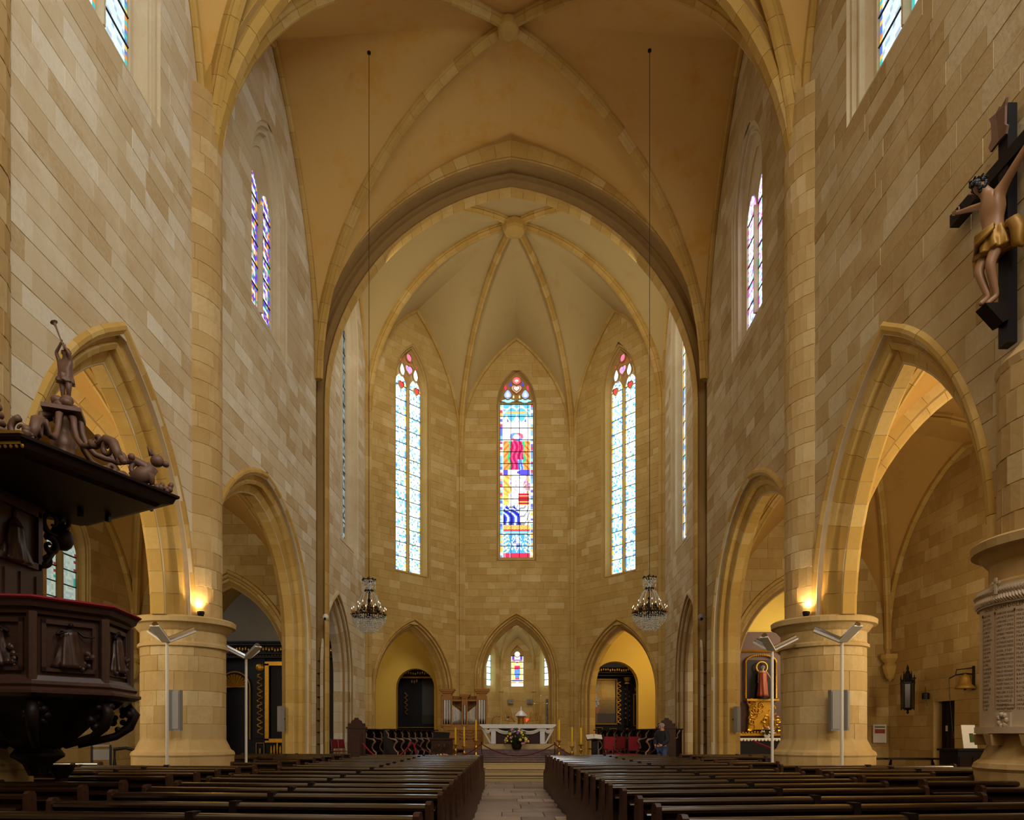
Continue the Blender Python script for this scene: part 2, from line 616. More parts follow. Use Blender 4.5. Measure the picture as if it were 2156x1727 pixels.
def masonry(wall_name, F, u0, u1, z0, z1, openings, mat, mortar, course=0.31, blk=(0.42, 0.95), limit=300,
            nsub=1, joint=0.006, seed=1, rough=0.004, block_name='stone_block', wrap=False, parent=None, individual=True,
            depth=.012):
    r = random.Random(seed)
    # course heights, with boundaries at the sills
    zs = [z0]
    marks = sorted(set([o.z0 for o in openings if z0 < o.z0 < z1]))
    while zs[-1] < z1 - 1e-6:
        h = course * r.uniform(.86, 1.14)
        z = zs[-1] + h
        for m in marks:
            if zs[-1] < m - 1e-6 and z > m - course * .5:
                z = m
                break
        if z > z1 - course * .4:
            z = z1
        zs.append(z)
    back = MB()
    blocks = []
    for a, b in zip(zs[:-1], zs[1:]):
        cuts = []
        mid = (a + b) / 2
        for o in openings:
            ia, ib = o(a), o(b)
            if o(mid) is None and (ia is None or ib is None):
                continue
            if ia is None and ib is None:
                continue
            if ia is None:
                ia = ib
            if ib is None:
                ib = (o.uc, o.uc)
            if a >= o.za - 1e-6:
                continue
            cuts.append((ia, ib))
        cuts.sort(key=lambda c: c[0][0])
        spans = []
        la, lb = u0, u0
        for ia, ib in cuts:
            spans.append(((la, lb), (ia[0], ib[0])))
            la, lb = ia[1], ib[1]
        spans.append(((la, lb), (u1, u1)))
        for (la, lb), (ra, rb) in spans:
            if ra - la < .02 and rb - lb < .02:
                continue
            ra, rb = max(ra, la + .001), max(rb, lb + .001)
            k = max(1, int((max(ra, rb) - min(la, lb)) / 1.2))
            for i in range(k):
                t0, t1 = i / k, (i + 1) / k
                q = [(la + (ra - la) * t0, a), (la + (ra - la) * t1, a), (lb + (rb - lb) * t1, b), (lb + (rb - lb) * t0, b)]
                sub = nsub if nsub > 1 else 1
                for j in range(sub):
                    s0, s1 = j / sub, (j + 1) / sub
                    p = [(q[0][0] + (q[1][0] - q[0][0]) * s0, a), (q[0][0] + (q[1][0] - q[0][0]) * s1, a),
                         (q[3][0] + (q[2][0] - q[3][0]) * s1, b), (q[3][0] + (q[2][0] - q[3][0]) * s0, b)]
                    back.add([F(u, z, -depth) for u, z in p], [(0, 1, 2, 3)])
            # cut into stones
            lo, hi = max(la, lb), min(ra, rb)
            xs = []
            x = min(la, lb) + r.uniform(.3, 1) * blk[1]
            while x < hi - blk[0] * .5:
                if x > lo + blk[0] * .4:
                    xs.append(x)
                x += r.uniform(*blk)
            eds = [(la, lb)] + [(x, x) for x in xs] + [(ra, rb)]
            for e0, e1 in zip(eds[:-1], eds[1:]):
                blocks.append((e0[0], e1[0], e1[1], e0[1], a, b, r.random() ** 1.0, r.uniform(-rough, rough)))
    w = struct(back.build(wall_name, mortar, parent))
    # rank by size in the picture
    rank = []
    for i, (a0, a1, b1, b0, za, zb, tn, rr) in enumerate(blocks):
        p = F((a0 + a1 + b1 + b0) / 4, (za + zb) / 2, 0)
        if p[1] < 1:
            continue
        px, py = proj(p)
        if not (-20 < px < 2180 and -20 < py < 1700):
            continue
        q0, q1 = proj(F(a0, za, 0)), proj(F(a1, za, 0))
        q3 = proj(F(b0, zb, 0))
        w_ = math.hypot(q1[0] - q0[0], q1[1] - q0[1])
        h_ = math.hypot(q3[0] - q0[0], q3[1] - q0[1])
        wx = abs((q1[0] - q0[0]) * (q3[1] - q0[1]) - (q3[0] - q0[0]) * (q1[1] - q0[1]))
        if max(w_, h_) >= 9:
            rank.append((wx, i))
    rank.sort(reverse=True)
    chosen = set(i for _, i in rank[:limit]) if individual else set()
    rest = MB()
    for i, (a0, a1, b1, b0, za, zb, tn, rr) in enumerate(blocks):
        mb = MB() if i in chosen else rest
        mb.tone = tn
        g = joint
        q = [(a0, za), (a1, za), (b1, zb), (b0, zb)]
        q2 = [(a0 + g, za + g), (max(a1 - g, a0 + g), za + g), (max(b1 - g, b0 + g), zb - g), (b0 + g, zb - g)]
        m = nsub
        outer, inner = [], []
        vs = []
        for j in range(m + 1):
            s = j / m
            for Q, d in ((q, -depth), (q2, rr)):
                lo_ = (Q[0][0] + (Q[1][0] - Q[0][0]) * s, Q[0][1] + (Q[1][1] - Q[0][1]) * s)
                hi_ = (Q[3][0] + (Q[2][0] - Q[3][0]) * s, Q[3][1] + (Q[2][1] - Q[3][1]) * s)
                vs += [F(lo_[0], lo_[1], d), F(hi_[0], hi_[1], d)]
        # index: j*4 + (0 outer lo, 1 outer hi, 2 inner lo, 3 inner hi)
        fs = []
        for j in range(m):
            A, B = j * 4, (j + 1) * 4
            fs += [(A + 2, B + 2, B + 3, A + 3), (A, B, B + 2, A + 2), (A + 3, B + 3, B + 1, A + 1)]
        fs += [(0, 2, 3, 1), (m * 4, m * 4 + 1, m * 4 + 3, m * 4 + 2)]
        mb.add(vs, fs)
        if i in chosen:
            mb.build(block_name, mat, w)
    if rest.f:
        o = rest.build('stonework', mat, w)
        o['kind'] = 'stuff'
    return w


def sweep(name, F, path, prof, mat, mortar, seg=0.45, parent=None, piece='voussoir', closed_prof=False, seed=3,
          individual=True, core=True, kind=True):
    """profile (a outward from the opening, b depth) carried along a path in the (u,z) plane of F,
    cut into stones"""
    r = random.Random(seed)
    n = len(path)
    nor = []
    for i in range(n):
        def nrm(p, q):
            dx, dz = q[0] - p[0], q[1] - p[1]
            l = math.hypot(dx, dz) or 1
            return (-dz / l, dx / l)
        a = nrm(path[i - 1], path[i]) if i > 0 else None
        b = nrm(path[i], path[i + 1]) if i < n - 1 else None
        if a is None:
            a = b
        if b is None:
            b = a
        m = (a[0] + b[0], a[1] + b[1])
        l = math.hypot(*m) or 1
        m = (m[0] / l, m[1] / l)
        c = max(.5, m[0] * a[0] + m[1] * a[1])
        nor.append((m[0] / c, m[1] / c))
    # resample
    L = [0]
    for i in range(n - 1):
        L.append(L[-1] + math.hypot(path[i + 1][0] - path[i][0], path[i + 1][1] - path[i][1]))
    tot = L[-1]
    cnt = max(1, int(round(tot / seg)))
    if cnt % 2:
        cnt += 1

    def at(s):
        s = min(max(s, 0), tot)
        for i in range(n - 1):
            if s <= L[i + 1] + 1e-9:
                t = (s - L[i]) / max(1e-9, L[i + 1] - L[i])
                return ((path[i][0] + (path[i + 1][0] - path[i][0]) * t, path[i][1] + (path[i + 1][1] - path[i][1]) * t),
                        (nor[i][0] + (nor[i + 1][0] - nor[i][0]) * t, nor[i][1] + (nor[i + 1][1] - nor[i][1]) * t))
        return (path[-1], nor[-1])

    def ring(s, off=0.0, grow=0.0):
        (u, z), (nx, nz) = at(s)
        return [F(u + nx * (a - grow), z + nz * (a - grow), b + off) for a, b in prof]
    k = len(prof)
    amin = min(a for a, b in prof)
    amid = sum(a for a, b in prof) / k
    bmid = sum(b for a, b in prof) / k
    if core:
        cm = MB()
        vs = []
        rings = 0
        ss = sorted(set([round(x, 4) for x in L] + [round(tot * i / (cnt), 4) for i in range(cnt + 1)]))
        for s in ss:
            (u, z), (nx, nz) = at(s)
            vs += [F(u + nx * (a + (.012 if a < amid else -.012)), z + nz * (a + (.012 if a < amid else -.012)), b + (.012 if b < bmid else -.012)) for a, b in prof]
            rings += 1
        fs = []
        for i in range(rings - 1):
            for j in range(k - 1 + (1 if closed_prof else 0)):
                j2 = (j + 1) % k
                fs.append((i * k + j, i * k + j2, (i + 1) * k + j2, (i + 1) * k + j))
        cm.add(vs, fs)
        root = cm.build(name, mortar, parent)
        if kind:
            struct(root)
    else:
        root = parent
    rest = MB()
    for c in range(cnt):
        s0, s1 = tot * c / cnt + .004, tot * (c + 1) / cnt - .004
        inner = [s for s in L if s0 + .02 < s < s1 - .02]
        # keep at most two inner rings
        if len(inner) > 2:
            inner = [inner[len(inner) // 3], inner[2 * len(inner) // 3]]
        ss = [s0] + inner + [s1]
        mb = MB() if individual else rest
        mb.tone = r.random()
        off = r.uniform(-.003, .003)
        vs = []
        for s in ss:
            vs += ring(s, off)
        fs = []
        for i in range(len(ss) - 1):
            for j in range(k - 1 + (1 if closed_prof else 0)):
                j2 = (j + 1) % k
                fs.append((i * k + j, i * k + j2, (i + 1) * k + j2, (i + 1) * k + j))
        fs.append(tuple(range(k)))
        fs.append(tuple((len(ss) - 1) * k + j for j in range(k - 1, -1, -1)))
        mb.add(vs, fs)
        if individual:
            mb.build(piece, mat, root)
    if not individual:
        o = rest.build(piece if root is not None else name, mat, root)
        if root is not None:
            o['kind'] = 'stuff'
        else:
            struct(o)
    return root


def rib_path(L, H, n=14):
    return [(L * (1 - math.cos(PI / 2 * i / n)), H * math.sin(PI / 2 * i / n)) for i in range(n + 1)]


RIBP = [(.06, .13), (-.08, .13), (-.13, .10), (-.17, .12), (-.24, .055), (-.28, .04), (-.28, -.04), (-.24, -.055), (-.17, -.12), (-.13, -.10), (-.08, -.13), (.06, -.13)]


def rib(name, A, K, zs, zk, prof=RIBP, mat=None, seg=.6, seed=1, individual=True, scale=1.0):
    A, K = Vector((A[0], A[1], 0)), Vector((K[0], K[1], 0))
    T = K - A
    Ln = T.length
    N = Vector((-T.y, T.x, 0))
    F = frame((A.x, A.y, zs), T, N)
    prof = [(a * scale, b * scale) for a, b in prof]
    return sweep(name, F, rib_path(Ln, zk - zs), prof, mat or M['rib'], M['mortar_apse'], seg, seed=seed, piece='rib_stone', individual=individual)


def web(mb, A, Mid, K, zs, zm, zk, n=12, m=6):
    """plaster web between the wall arc (A -> Mid) and the rib (A -> K)"""
    A, Mid, K = Vector((A[0], A[1], 0)), Vector((Mid[0], Mid[1], 0)), Vector((K[0], K[1], 0))
    w, h = (Mid - A).length, zm - zs
    wa = arc_pts(w, h, n)
    L, H = (K - A).length, zk - zs
    ra = rib_path(L, H, n)
    tw, tr = (Mid - A).normalized(), (K - A).normalized()
    vs = []
    for i in range(n + 1):
        p = A + tw * wa[i][0]
        q = A + tr * ra[i][0]
        p.z, q.z = zs + wa[i][1], zs + ra[i][1]
        for j in range(m + 1):
            s = p.lerp(q, j / m)
            s.x += cx(s.y)
            vs.append(s)
    fs = []
    for i in range(n):
        for j in range(m):
            a = i * (m + 1) + j
            fs.append((a, a + 1, a + m + 2, a + m + 1))
    mb.add(vs, fs)
# ================================================================ STRUCTURE
W = 6.5
FL = frame((-W, 0, 0), (0, 1, 0), (1, 0, 0))
FR = frame((W, 0, 0), (0, 1, 0), (-1, 0, 0))
D0, D1, D2 = 8.9, 15.5, 23.7
ZR = 3.95                     # ring moulding of the piers
E4, E5, X5 = 31.1, 35.4, 2.8  # chancel polygon
win_n = [0]


def pal(r, white=.5):
    x = r.random()
    if x < white:
        return (.80, .95, 1.0) if r.random() < .75 else (1, 1, .95)
    return r.choice([(.10, .32, .75), (.25, .60, .85), (.10, .55, .45), (.75, .75, .25), (.45, .8, .9), (.5, .6, .8), (.06, .2, .5)])


def paint_grisaille(a, t, r):
    if abs(a) > .78:
        return r.choice([(.1, .25, .9), (1, .62, .08), (.1, .3, .85), (1, .75, .3), (.7, .85, 1)])
    return pal(r, .60 - .22 * (1 - t))


def paint_left_nave(a, t, r):
    k = (math.sin(t * 62 + a * 2) + 1) / 2
    if abs(a) > .6:
        return r.choice([(.12, .05, .55), (.06, .3, .25), (.8, .35, .05), (.15, .08, .6)])
    if k > .75:
        return (.9, .95, 1)
    return r.choice([(.18, .06, .65), (.75, .3, .06), (.05, .35, .25), (.1, .05, .45), (.55, .5, .6), (.05, .1, .35)])


def paint_right_nave(a, t, r):
    return r.choice([(1, .92, 1), (1, .95, 1), (.9, .85, 1), (.95, .95, 1), (.3, .12, .9), (.1, .5, .35), (.75, .15, .4)])


def paint_lattice(a, t, r):
    if abs(a) > .72:
        return r.choice([(.75, .25, .04), (.1, .2, .6), (.06, .5, .45), (.8, .5, .1)])
    if (int(a * 3.5 + 20) + int(t * 34)) % 5 == 0:
        return (.40, .52, .6)
    return r.choice([(.62, .80, .92), (.66, .82, .92), (.72, .85, .92)])


def paint_green(a, t, r):
    if a > .66:
        return r.choice([(.62, .72, .6), (.6, .7, .55), (.05, .45, .42), (.6, .72, .66), (.3, .05, .05), (.6, .7, .6)])
    return r.choice([(.52, .66, .56), (.60, .72, .62), (.46, .6, .55), (.66, .76, .62), (.5, .58, .44)])


def paint_dark(a, t, r):
    return r.choice([(.10, .16, .14), (.2, .3, .3), (.35, .5, .55), (.08, .1, .1), (.5, .6, .6)])


def paint_pale(a, t, r):
    return r.choice([(.42, .72, .80), (.46, .76, .84), (.5, .8, .86), (.66, .9, .98)] if r.random() < .9 else [(.95, 1, 1)])


def paint_main(a, t, r):
    x = abs(a)
    H = lambda k, n: (math.sin(k * 127.1 + n * 311.7) * 43758.5) % 1.0
    pick = lambda cols, k: cols[int(k * len(cols)) % len(cols)]
    if x > .80:
        if x < .84:
            return (1, 1, 1)
        return pick([(.15, .3, .8), (1, .9, .5), (.55, .06, .12), (.8, .95, 1), (.2, .45, .8), (.25, .6, .5), (.9, .45, .1), (.12, .15, .6)], H(int(t * 54), 1 if a > 0 else 2))
    if t < .03:
        return (.65, .03, .08) if H(int(a * 9), 3) < .8 else (.8, .2, .3)
    if t < .16:
        q = t - .095
        d = x * .16 / .8 + abs(q)
        if d < .058:
            if abs(d - .055) < .004:
                return (1, 1, 1)
            c = (.03, .08, .55) if (a < 0) == (q > 0) else (.9, .95, 1)
            return (.5, .5, .95) if x < .16 and int(q * 190) % 2 else c
        if abs(math.sin(x * 9) * .045 + .095 - t) < .006 or abs(.045 * math.cos(x * 11) + .1 - t) < .005:
            return (1, 1, .9)
        if x > .5 and math.sin(t * 240 + x * 18) > .3:
            return (.85, .85, .35)
        return (.08, .36, .78)
    if t < .175:
        return (.1, .45, .85) if t > .165 else (.8, .95, 1)
    if t < .187:
        return (.6, .03, .06)
    if t < .215:
        return (.9, .55, .15) if math.sin(t * 700 + a * 30) > -.2 else (.65, .25, .04)
    if t < .345:
        edge = .05 + (.345 - t) * 1.6
        top = .345 - .03 * abs(math.sin(a * 7 + 1))
        if a < edge and t < top:
            f = math.sin(a * 13 + t * 90 + 3 * math.sin(t * 40))
            return (.02, .02, .30) if f < -.5 else ((.05, .08, .75) if f < .6 else (.55, .7, 1))
        f = math.sin(a * 17 - t * 120 + 2 * math.sin(a * 9))
        return (.25, .25, .28) if f < -.72 else ((.75, .78, .72) if f < .1 else (1, 1, 1))
    if t < .42:
        if .12 < a < .76:
            f = math.sin(t * 330)
            return (.95, .8, .15) if f > .82 else ((.4, .01, .03) if f < -.8 else (.68, .03, .06))
        if a < -.5:
            return (.95, .6, .12) if math.sin(t * 160 + a * 8) > -.3 else (.8, .4, .08)
        return (1, 1, 1) if math.sin(a * 20 + t * 90) > -.8 else (.6, .55, .6)
    if t < .54:
        if a < -.4 + .1 * math.sin(t * 60):
            return (.95, .55, .12) if math.sin(t * 130 + a * 13) > -.2 else (.75, .32, .06)
        if a > .5 + .1 * math.sin(t * 75):
            return pick([(.6, .1, .3), (.9, .75, .3), (.75, .3, .5), (.4, .35, .4)], H(int(a * 11), int(t * 90)))
        f = math.sin(a * 15 + 2 * math.sin(t * 70)) * math.sin(t * 110 + a * 4)
        return (1, 1, 1) if f < .55 else ((.55, .5, .55) if f < .85 else (.8, .3, .4))
    if t < .575:
        return (.1, .08, .6) if (a > .1 + .1 * math.sin(t * 200) or a < -.55) else (1, 1, 1)
    if t < .76:
        k = .42 - abs(t - .68) * .7 + .03 * math.sin(t * 90)
        if t < .64 and abs(a - .25 - (.6 - t)) < .17:
            return (.1, .15, .7) if math.sin(a * 30 + t * 60) > 0 else (.3, .5, .9)
        if x < k:
            f = math.sin(a * 22 + 2.2 * math.sin(t * 50))
            return (.40, .01, .08) if f < -.55 else ((.85, .12, .25) if f > .8 else (.66, .03, .13))
        if x < k + .1 + .05 * math.sin(t * 60 + a):
            return (.04, .5, .2) if t > .6 else (.06, .4, .15)
        return (.88, .34, .08) if math.sin(t * 150 + x * 16) > -.3 else (.62, .16, .03)
    if t < .815:
        d = math.hypot(a / .42, (t - .79) / .03)
        if d < .5:
            return (1, .97, .9)
        if d < 1:
            return (.75, .12, .2) if a * (t - .78) > 0 else (.15, .3, .85)
        return (1, 1, 1)
    if t < .885:
        f = math.sin(a * 16) * math.sin(t * 180)
        return (.6, .7, .9) if f > .85 else (1, 1, 1)
    if t < .94:
        arch = .93 - .05 * abs(math.sin(a * 5))
        return (1, 1, 1) if abs(t - arch) < .008 else ((.04, .05, .55) if t < arch and .1 < x < .6 else ((1, 1, 1) if t < arch else (.15, .5, .85)))
    q = abs(math.sin(x * 5.5) * .02 + .965 - t)
    q2 = abs(math.cos(x * 5) * .015 + .985 - t)
    if q < .004 or q2 < .003:
        return (1, 1, 1)
    return (.95, .45, .12) if t < .955 and q > .012 else ((.12, .45, .82) if q > .008 else (.45, .75, .95))


def paint_virgin(a, t, r):
    x = abs(a)
    if t < .12:
        return (.75, .9, .95)
    if t < .17:
        return (.85, .4, .08) if x > .2 else (1, .95, .8)
    if x > .82:
        return (.95, .9, .75)
    if t < .24:
        return (.25, .4, .85)
    w_ = .32 if t < .36 else (.52 if t < .68 else .5)
    if t < .78 and x < w_:
        if t < .30:
            return (.6, .05, .12)
        if t < .56:
            return r.choice([(.08, .2, .75), (.12, .28, .85)])
        if t < .69:
            return (.62, .04, .1) if a < .25 or t > .62 else (.12, .25, .8)
        if x < .2:
            return (1, .8, .6) if t < .76 else (.45, .2, .1)
    if t < .78:
        if .69 < t and x < .42:
            return (.95, .8, .2)
        return (.98, .72, .2)
    if t < .84:
        return (.9, .35, .08) if x > .3 else (1, .95, .9)
    if t < .9:
        return r.choice([(.6, .1, .15), (.05, .4, .25), (.1, .12, .6)])
    return (1, .97, .8) if x < .5 else (.1, .05, .4)


def glass_grid(F, u0, u1, z0, z1, depth, paint, mat, parent, tt, cell, seed, clip=None, aa=None, name='glass_pane'):
    r = random.Random(seed)
    nu, nz = max(1, round((u1 - u0) / cell)), max(1, round((z1 - z0) / cell))
    mb = MB()
    ua, ub = aa or (u0, u1)
    for i in range(nu):
        for j in range(nz):
            a0, a1 = u0 + (u1 - u0) * i / nu, u0 + (u1 - u0) * (i + 1) / nu
            b0, b1 = z0 + (z1 - z0) * j / nz, z0 + (z1 - z0) * (j + 1) / nz
            if clip:
                c0, c1 = clip(b0), clip(b1)
                if c0 is None:
                    continue
                if c1 is None:
                    c1 = ((c0[0] + c0[1]) / 2,) * 2
                p = [(min(max(a0, c0[0]), c0[1]), b0), (min(max(a1, c0[0]), c0[1]), b0), (min(max(a1, c1[0]), c1[1]), b1), (min(max(a0, c1[0]), c1[1]), b1)]
                if abs(p[1][0] - p[0][0]) + abs(p[2][0] - p[3][0]) < 1e-4:
                    continue
            else:
                p = [(a0, b0), (a1, b0), (a1, b1), (a0, b1)]
            a = ((a0 + a1) / 2 - (ua + ub) / 2) / ((ub - ua) / 2)
            t = ((b0 + b1) / 2 - tt[0]) / (tt[1] - tt[0])
            mb.col = paint(a, t, r)
            mb.add([F(u, z, depth) for u, z in p], [(0, 1, 2, 3)])
    if mb.f:
        return mb.build(name, mat, parent)


def disc(F, u, z, d, ru, rz, col, mat, parent, shape='round', th=.03, mat_rim=None):
    pts = []
    n = 16
    for i in range(n):
        a = 2 * PI * i / n
        x, y = math.cos(a), math.sin(a)
        if shape == 'heart':
            y = y * .9 + .45 * math.sqrt(abs(x)) - .35
        elif shape == 'drop':
            x *= (1 - .45 * max(0, y))
            y = y * 1.1 if y > 0 else y
        elif shape == 'quatre':
            k = .72 + .28 * abs(math.cos(2 * a))
            x, y = x * k, y * k
        pts.append((u + x * ru, z + y * rz))
    mb = MB()
    mb.col = col
    mb.add([F(p[0], p[1], d + th) for p in pts], [tuple(range(n))])
    mb.build('tracery_light', mat, parent)
    if ru > .1:
        rm = MB()
        k = 1.25
        vs = []
        for q, dd in ((1.0, th + .05), (k, th + .05), (k, 0), (1.0, th)):
            vs += [F(u + (p[0] - u) * q, z + (p[1] - z) * q, d + dd) for p in pts]
        fs = []
        for ring_ in range(3):
            for i in range(n):
                i2 = (i + 1) % n
                fs.append((ring_ * n + i, ring_ * n + i2, (ring_ + 1) * n + i2, (ring_ + 1) * n + i))
        rm.add(vs, fs)
        rm.build('tracery_ring', mat_rim or M['rib'], parent)


def window(F, uc, wf, zsill, zs, za, depth, wg, zg, zlh, paint, mat, lights=2, rows=12, cell=.1, stonem='apse', seed=1,
           apex_glass=None, style='plain', bar_z=None, steps=None, mull=.13, kids=True, label=None):
    """a recessed lancet window: stepped reveal, sill, mullion, tracery, panes and saddle bars"""
    win_n[0] += 1
    me = MB()
    me.tone = .5
    steps = steps or [(0, 0), (.05, -.05), (.22, -.05), (.24, -.12), (.34, -.16), (.42, -.11), (.5, -.12), (.52, -.22), (.8, -.8 * depth), (1, -.82 * depth), (1, -depth)]
    zag = apex_glass or za - (wf - wg) * 1.25
    loops = []
    for t, d in steps:
        w_ = wf + (wg - wf) * t
        zb = zsill + (zg - zsill) * t
        p = arch_path(uc, w_, zb, zs, za + (zag - za) * t, n=10)
        loops.append([F(u, z, d) for u, z in p])
    k = len(loops[0])
    vs = [v for l in loops for v in l]
    fs = []
    for i in range(len(loops) - 1):
        for j in range(k):
            j2 = (j + 1) % k
            fs.append((i * k + j, i * k + j2, (i + 1) * k + j2, (i + 1) * k + j))
    me.add(vs, fs)
    wn = me.build('window_%d' % win_n[0], M[stonem])
    struct(wn)
    d = -depth
    # dark back plate of stone for the tracery
    tp = MB()
    tp.tone = .45
    head = arch_path(uc, wg, zlh, max(zs, zlh), zag, n=10)
    tp.add([F(u, z, d + .03) for u, z in head], [tuple(range(len(head)))])
    tp.build('tracery', M[stonem], wn)
    lw = (2 * wg - mull * (lights - 1)) / lights
    hh = lw * .75
    rh = (zlh - zg) / rows
    for li in range(lights):
        u0 = uc - wg + li * (lw + mull)
        u1 = u0 + lw
        for rr in range(rows):
            glass_grid(F, u0 + .02, u1 - .02, zg + rh * rr + .02, zg + rh * (rr + 1) - .02, d + .02, paint, mat, wn, (zg, zlh), cell, seed * 97 + li * 31 + rr)
            b = MB()
            p0, p1 = F(u0, zg + rh * (rr + 1), d + .03), F(u1, zg + rh * (rr + 1), d + .03)
            b.tube([p0, p1], .017, 4)
            b.build('saddle_bar', M['lead'], wn)
        if lights > 1:
            op = opening((u0 + u1) / 2, lw / 2 - .03, zlh, zlh, zlh + hh)
            glass_grid(F, u0 + .03, u1 - .03, zlh + .02, zlh + hh, d + .045, paint, mat, wn, (zg, zlh), cell, seed + li, clip=op)
    for li in range(lights - 1):
        u0 = uc - wg + (li + 1) * (lw + mull) - mull
        mb = MB()
        mb.tone = .6
        for a, b_ in ((0, 1),):
            pr = [(u0, 0), (u0 + mull * .3, .14), (u0 + mull * .7, .14), (u0 + mull, 0)]
            mb.add([F(u, zg, d + q) for u, q in pr] + [F(u, zlh, d + q) for u, q in pr], [(0, 1, 5, 4), (1, 2, 6, 5), (2, 3, 7, 6), (3, 2, 1, 0), (4, 5, 6, 7)])
        mb.build('mullion', M[stonem], wn)
    return wn


# ---------------------------------------------------------------- nave walls
ops_nave = [opening(5.6, 2.75, 0, 4.0, 8.4), opening(12.2, 2.75, 0, 4.0, 8.4), opening(19.23, 3.8, 0, 4.35, 8.54)]
WN = [dict(uc=12.05, wf=1.45, zs=16.2, za=18.6, zsill=13.0), dict(uc=19.5, wf=1.35, zs=16.2, za=18.2, zsill=12.35)]
clere = [opening(w['uc'], w['wf'], w['zsill'], w['zs'], w['za']) for w in WN]
wl = masonry('wall_left', FL, 7.9, 23.7, 0, 21.4, ops_nave[1:] + clere, M['wall'], M['mortar'], course=.36, blk=(.5, 1.15), seed=11)
wr = masonry('wall_right', FR, 7.9, 23.7, 0, 21.4, ops_nave[1:] + clere, M['wall_r'], M['mortar'], course=.36, blk=(.5, 1.15), seed=12)
# plain continuation behind the camera
for F, nm in ((FL, 'wall_rear_left'), (FR, 'wall_rear_right')):
    masonry(nm, F, -5, 7.9, 0, 21, [opening(5.6, 2.3, 0, 4.0, 8.2), opening(-1.5, 2.75, 0, 4, 8.4)], M['wall'], M['mortar'], course=.5, blk=(.8, 1.6), seed=5, individual=False)
sides = ((FL, -1), (FR, 1))
for F, s in sides:
    w = WN[0]
    window(F, w['uc'], w['wf'], w['zsill'], w['zs'], w['za'], .38, .95, 13.5, 16.2, paint_lattice, M['glass_mid'], rows=5, cell=.085, stonem='wall', seed=5 + s)
    w = WN[1]
    window(F, w['uc'], w['wf'], w['zsill'], w['zs'], w['za'], .36, .86, 13.05, 16.0, paint_left_nave if s < 0 else paint_right_nave, M['glass_mid'] if s < 0 else M['glass_side'], rows=5, cell=.075, stonem='wall', seed=9 + s)


# arcade arches
ARC = [(.62, 0.0), (.56, .05), (.50, .05), (.44, 0.0), (.44, -.10), (.34, -.16), (.30, -.10), (.22, -.14), (.2, -.26), (.1, -.30), (0.0, -.36), (0, -.6), (.1, -.66), (.22, -.7), (.44, -.86), (.6, -.92)]
for F, s in sides:
    sweep('arcade_arch', F, arch_path(12.2, 2.2, 3.95, 4.0, 7.85), ARC, M['rib'], M['mortar'], .42, seed=21 + s)
    sweep('arcade_arch', F, arch_path(19.23, 3.24, 0.0, 4.35, 7.95, nj=3), ARC, M['rib'], M['mortar'], .42, seed=25 + s)

# ---------------------------------------------------------------- piers
RP = .86


def pier(x, y, s, top, name='round_pier', base=True):
    ang0 = 0 if s < 0 else PI
    Fc = cylmap((x, y), RP, a0=-PI, skew=False)
    circ = 2 * PI * RP
    w1 = masonry(name, Fc, 0, circ, 1.4, ZR - .25, [], M['pier'], M['mortar'], course=.36, blk=(.5, .95), nsub=4, seed=int(abs(x * 10) + y), depth=.01, block_name='drum_stone')
    Fh = cylmap((x, y), RP - .08, a0=(-PI / 2 - .3 if s < 0 else PI / 2 - .3), skew=False)
    masonry('pier_shaft', Fh, 0, (RP - .08) * (PI + .6), ZR, top, [], M['pier'], M['mortar'], course=.36, blk=(.5, .95), nsub=4, seed=int(abs(x * 10) + y + 3), depth=.01, block_name='drum_stone', parent=w1)
    mb = MB()
    mb.lathe((x, y, 0), [(RP - .02, ZR - .62), (RP + .05, ZR - .6), (RP + .05, ZR - .54), (RP, ZR - .5), (RP, ZR - .28), (RP + .04, ZR - .24), (RP + .12, ZR - .14), (RP + .2, ZR - .12), (RP + .21, ZR - .02), (RP + .17, ZR + .01), (RP - .1, ZR + .04)], 40)
    mb.build('ring_moulding', M['pier'], w1, smooth=False)
    mb = MB()
    mb.lathe((x, y, 0), [(RP + .17, 0), (RP + .17, 1.04), (RP + .19, 1.08), (RP + .17, 1.14), (RP + .1, 1.19), (RP + .05, 1.3), (RP + .01, 1.38), (RP - .01, 1.45)], 24)
    mb.build('pier_base', M['pier'], w1)
    return w1


pier(-6.95, D1, -1, 15.2)
pier(6.95, D1, 1, 15.2)
pier(-7.1, D0, -1, 14.5)
pr = pier(7.1, D0, 1, 6.15)
mb = MB()
mb.lathe((7.1, D0, 0), [(RP - .08, 6.1), (RP - .06, 6.2), (RP - .35, 6.55), (.1, 6.9)], 28)
mb.build('pier_top', M['pier'], pr)
for s in (-1, 1):
    w1 = MB()
    w1.lathe((s * 6.95, 2.3, 0), [(RP, 0), (RP, 14)], 20)
    struct(w1.build('round_pier', M['pier']))

# ---------------------------------------------------------------- transverse arches
FT = lambda y: frame((cx(y), y, 0), (1, 0, 0), (0, -1, 0), skew=False)
TR = [(.5, .28), (.26, .28), (.2, .2), (.12, .22), (.04, .14), (0, .1), (0, -.1), (.04, -.14), (.12, -.22), (.2, -.2), (.26, -.28), (.5, -.28)]
sweep('transverse_arch', FT(D1), arch_path(0, 6.25, 13.0, 13.3, 19.9), TR, M['rib'], M['mortar_apse'], .55, seed=31)
sweep('transverse_arch', FT(D0), arch_path(0, 6.25, 13.0, 13.3, 19.9), TR, M['rib'], M['mortar_apse'], .8, seed=32, individual=False)
CHA = [(1.15, 0), (.62, 0), (.6, -.03), (.55, -.03), (.52, -.1), (.52, -.6), (.44, -.66), (.3, -.6), (.12, -.68), (.06, -.62), (0, -.7), (0, -1.0), (.1, -1.06), (.6, -1.1), (1.15, -1.1)]
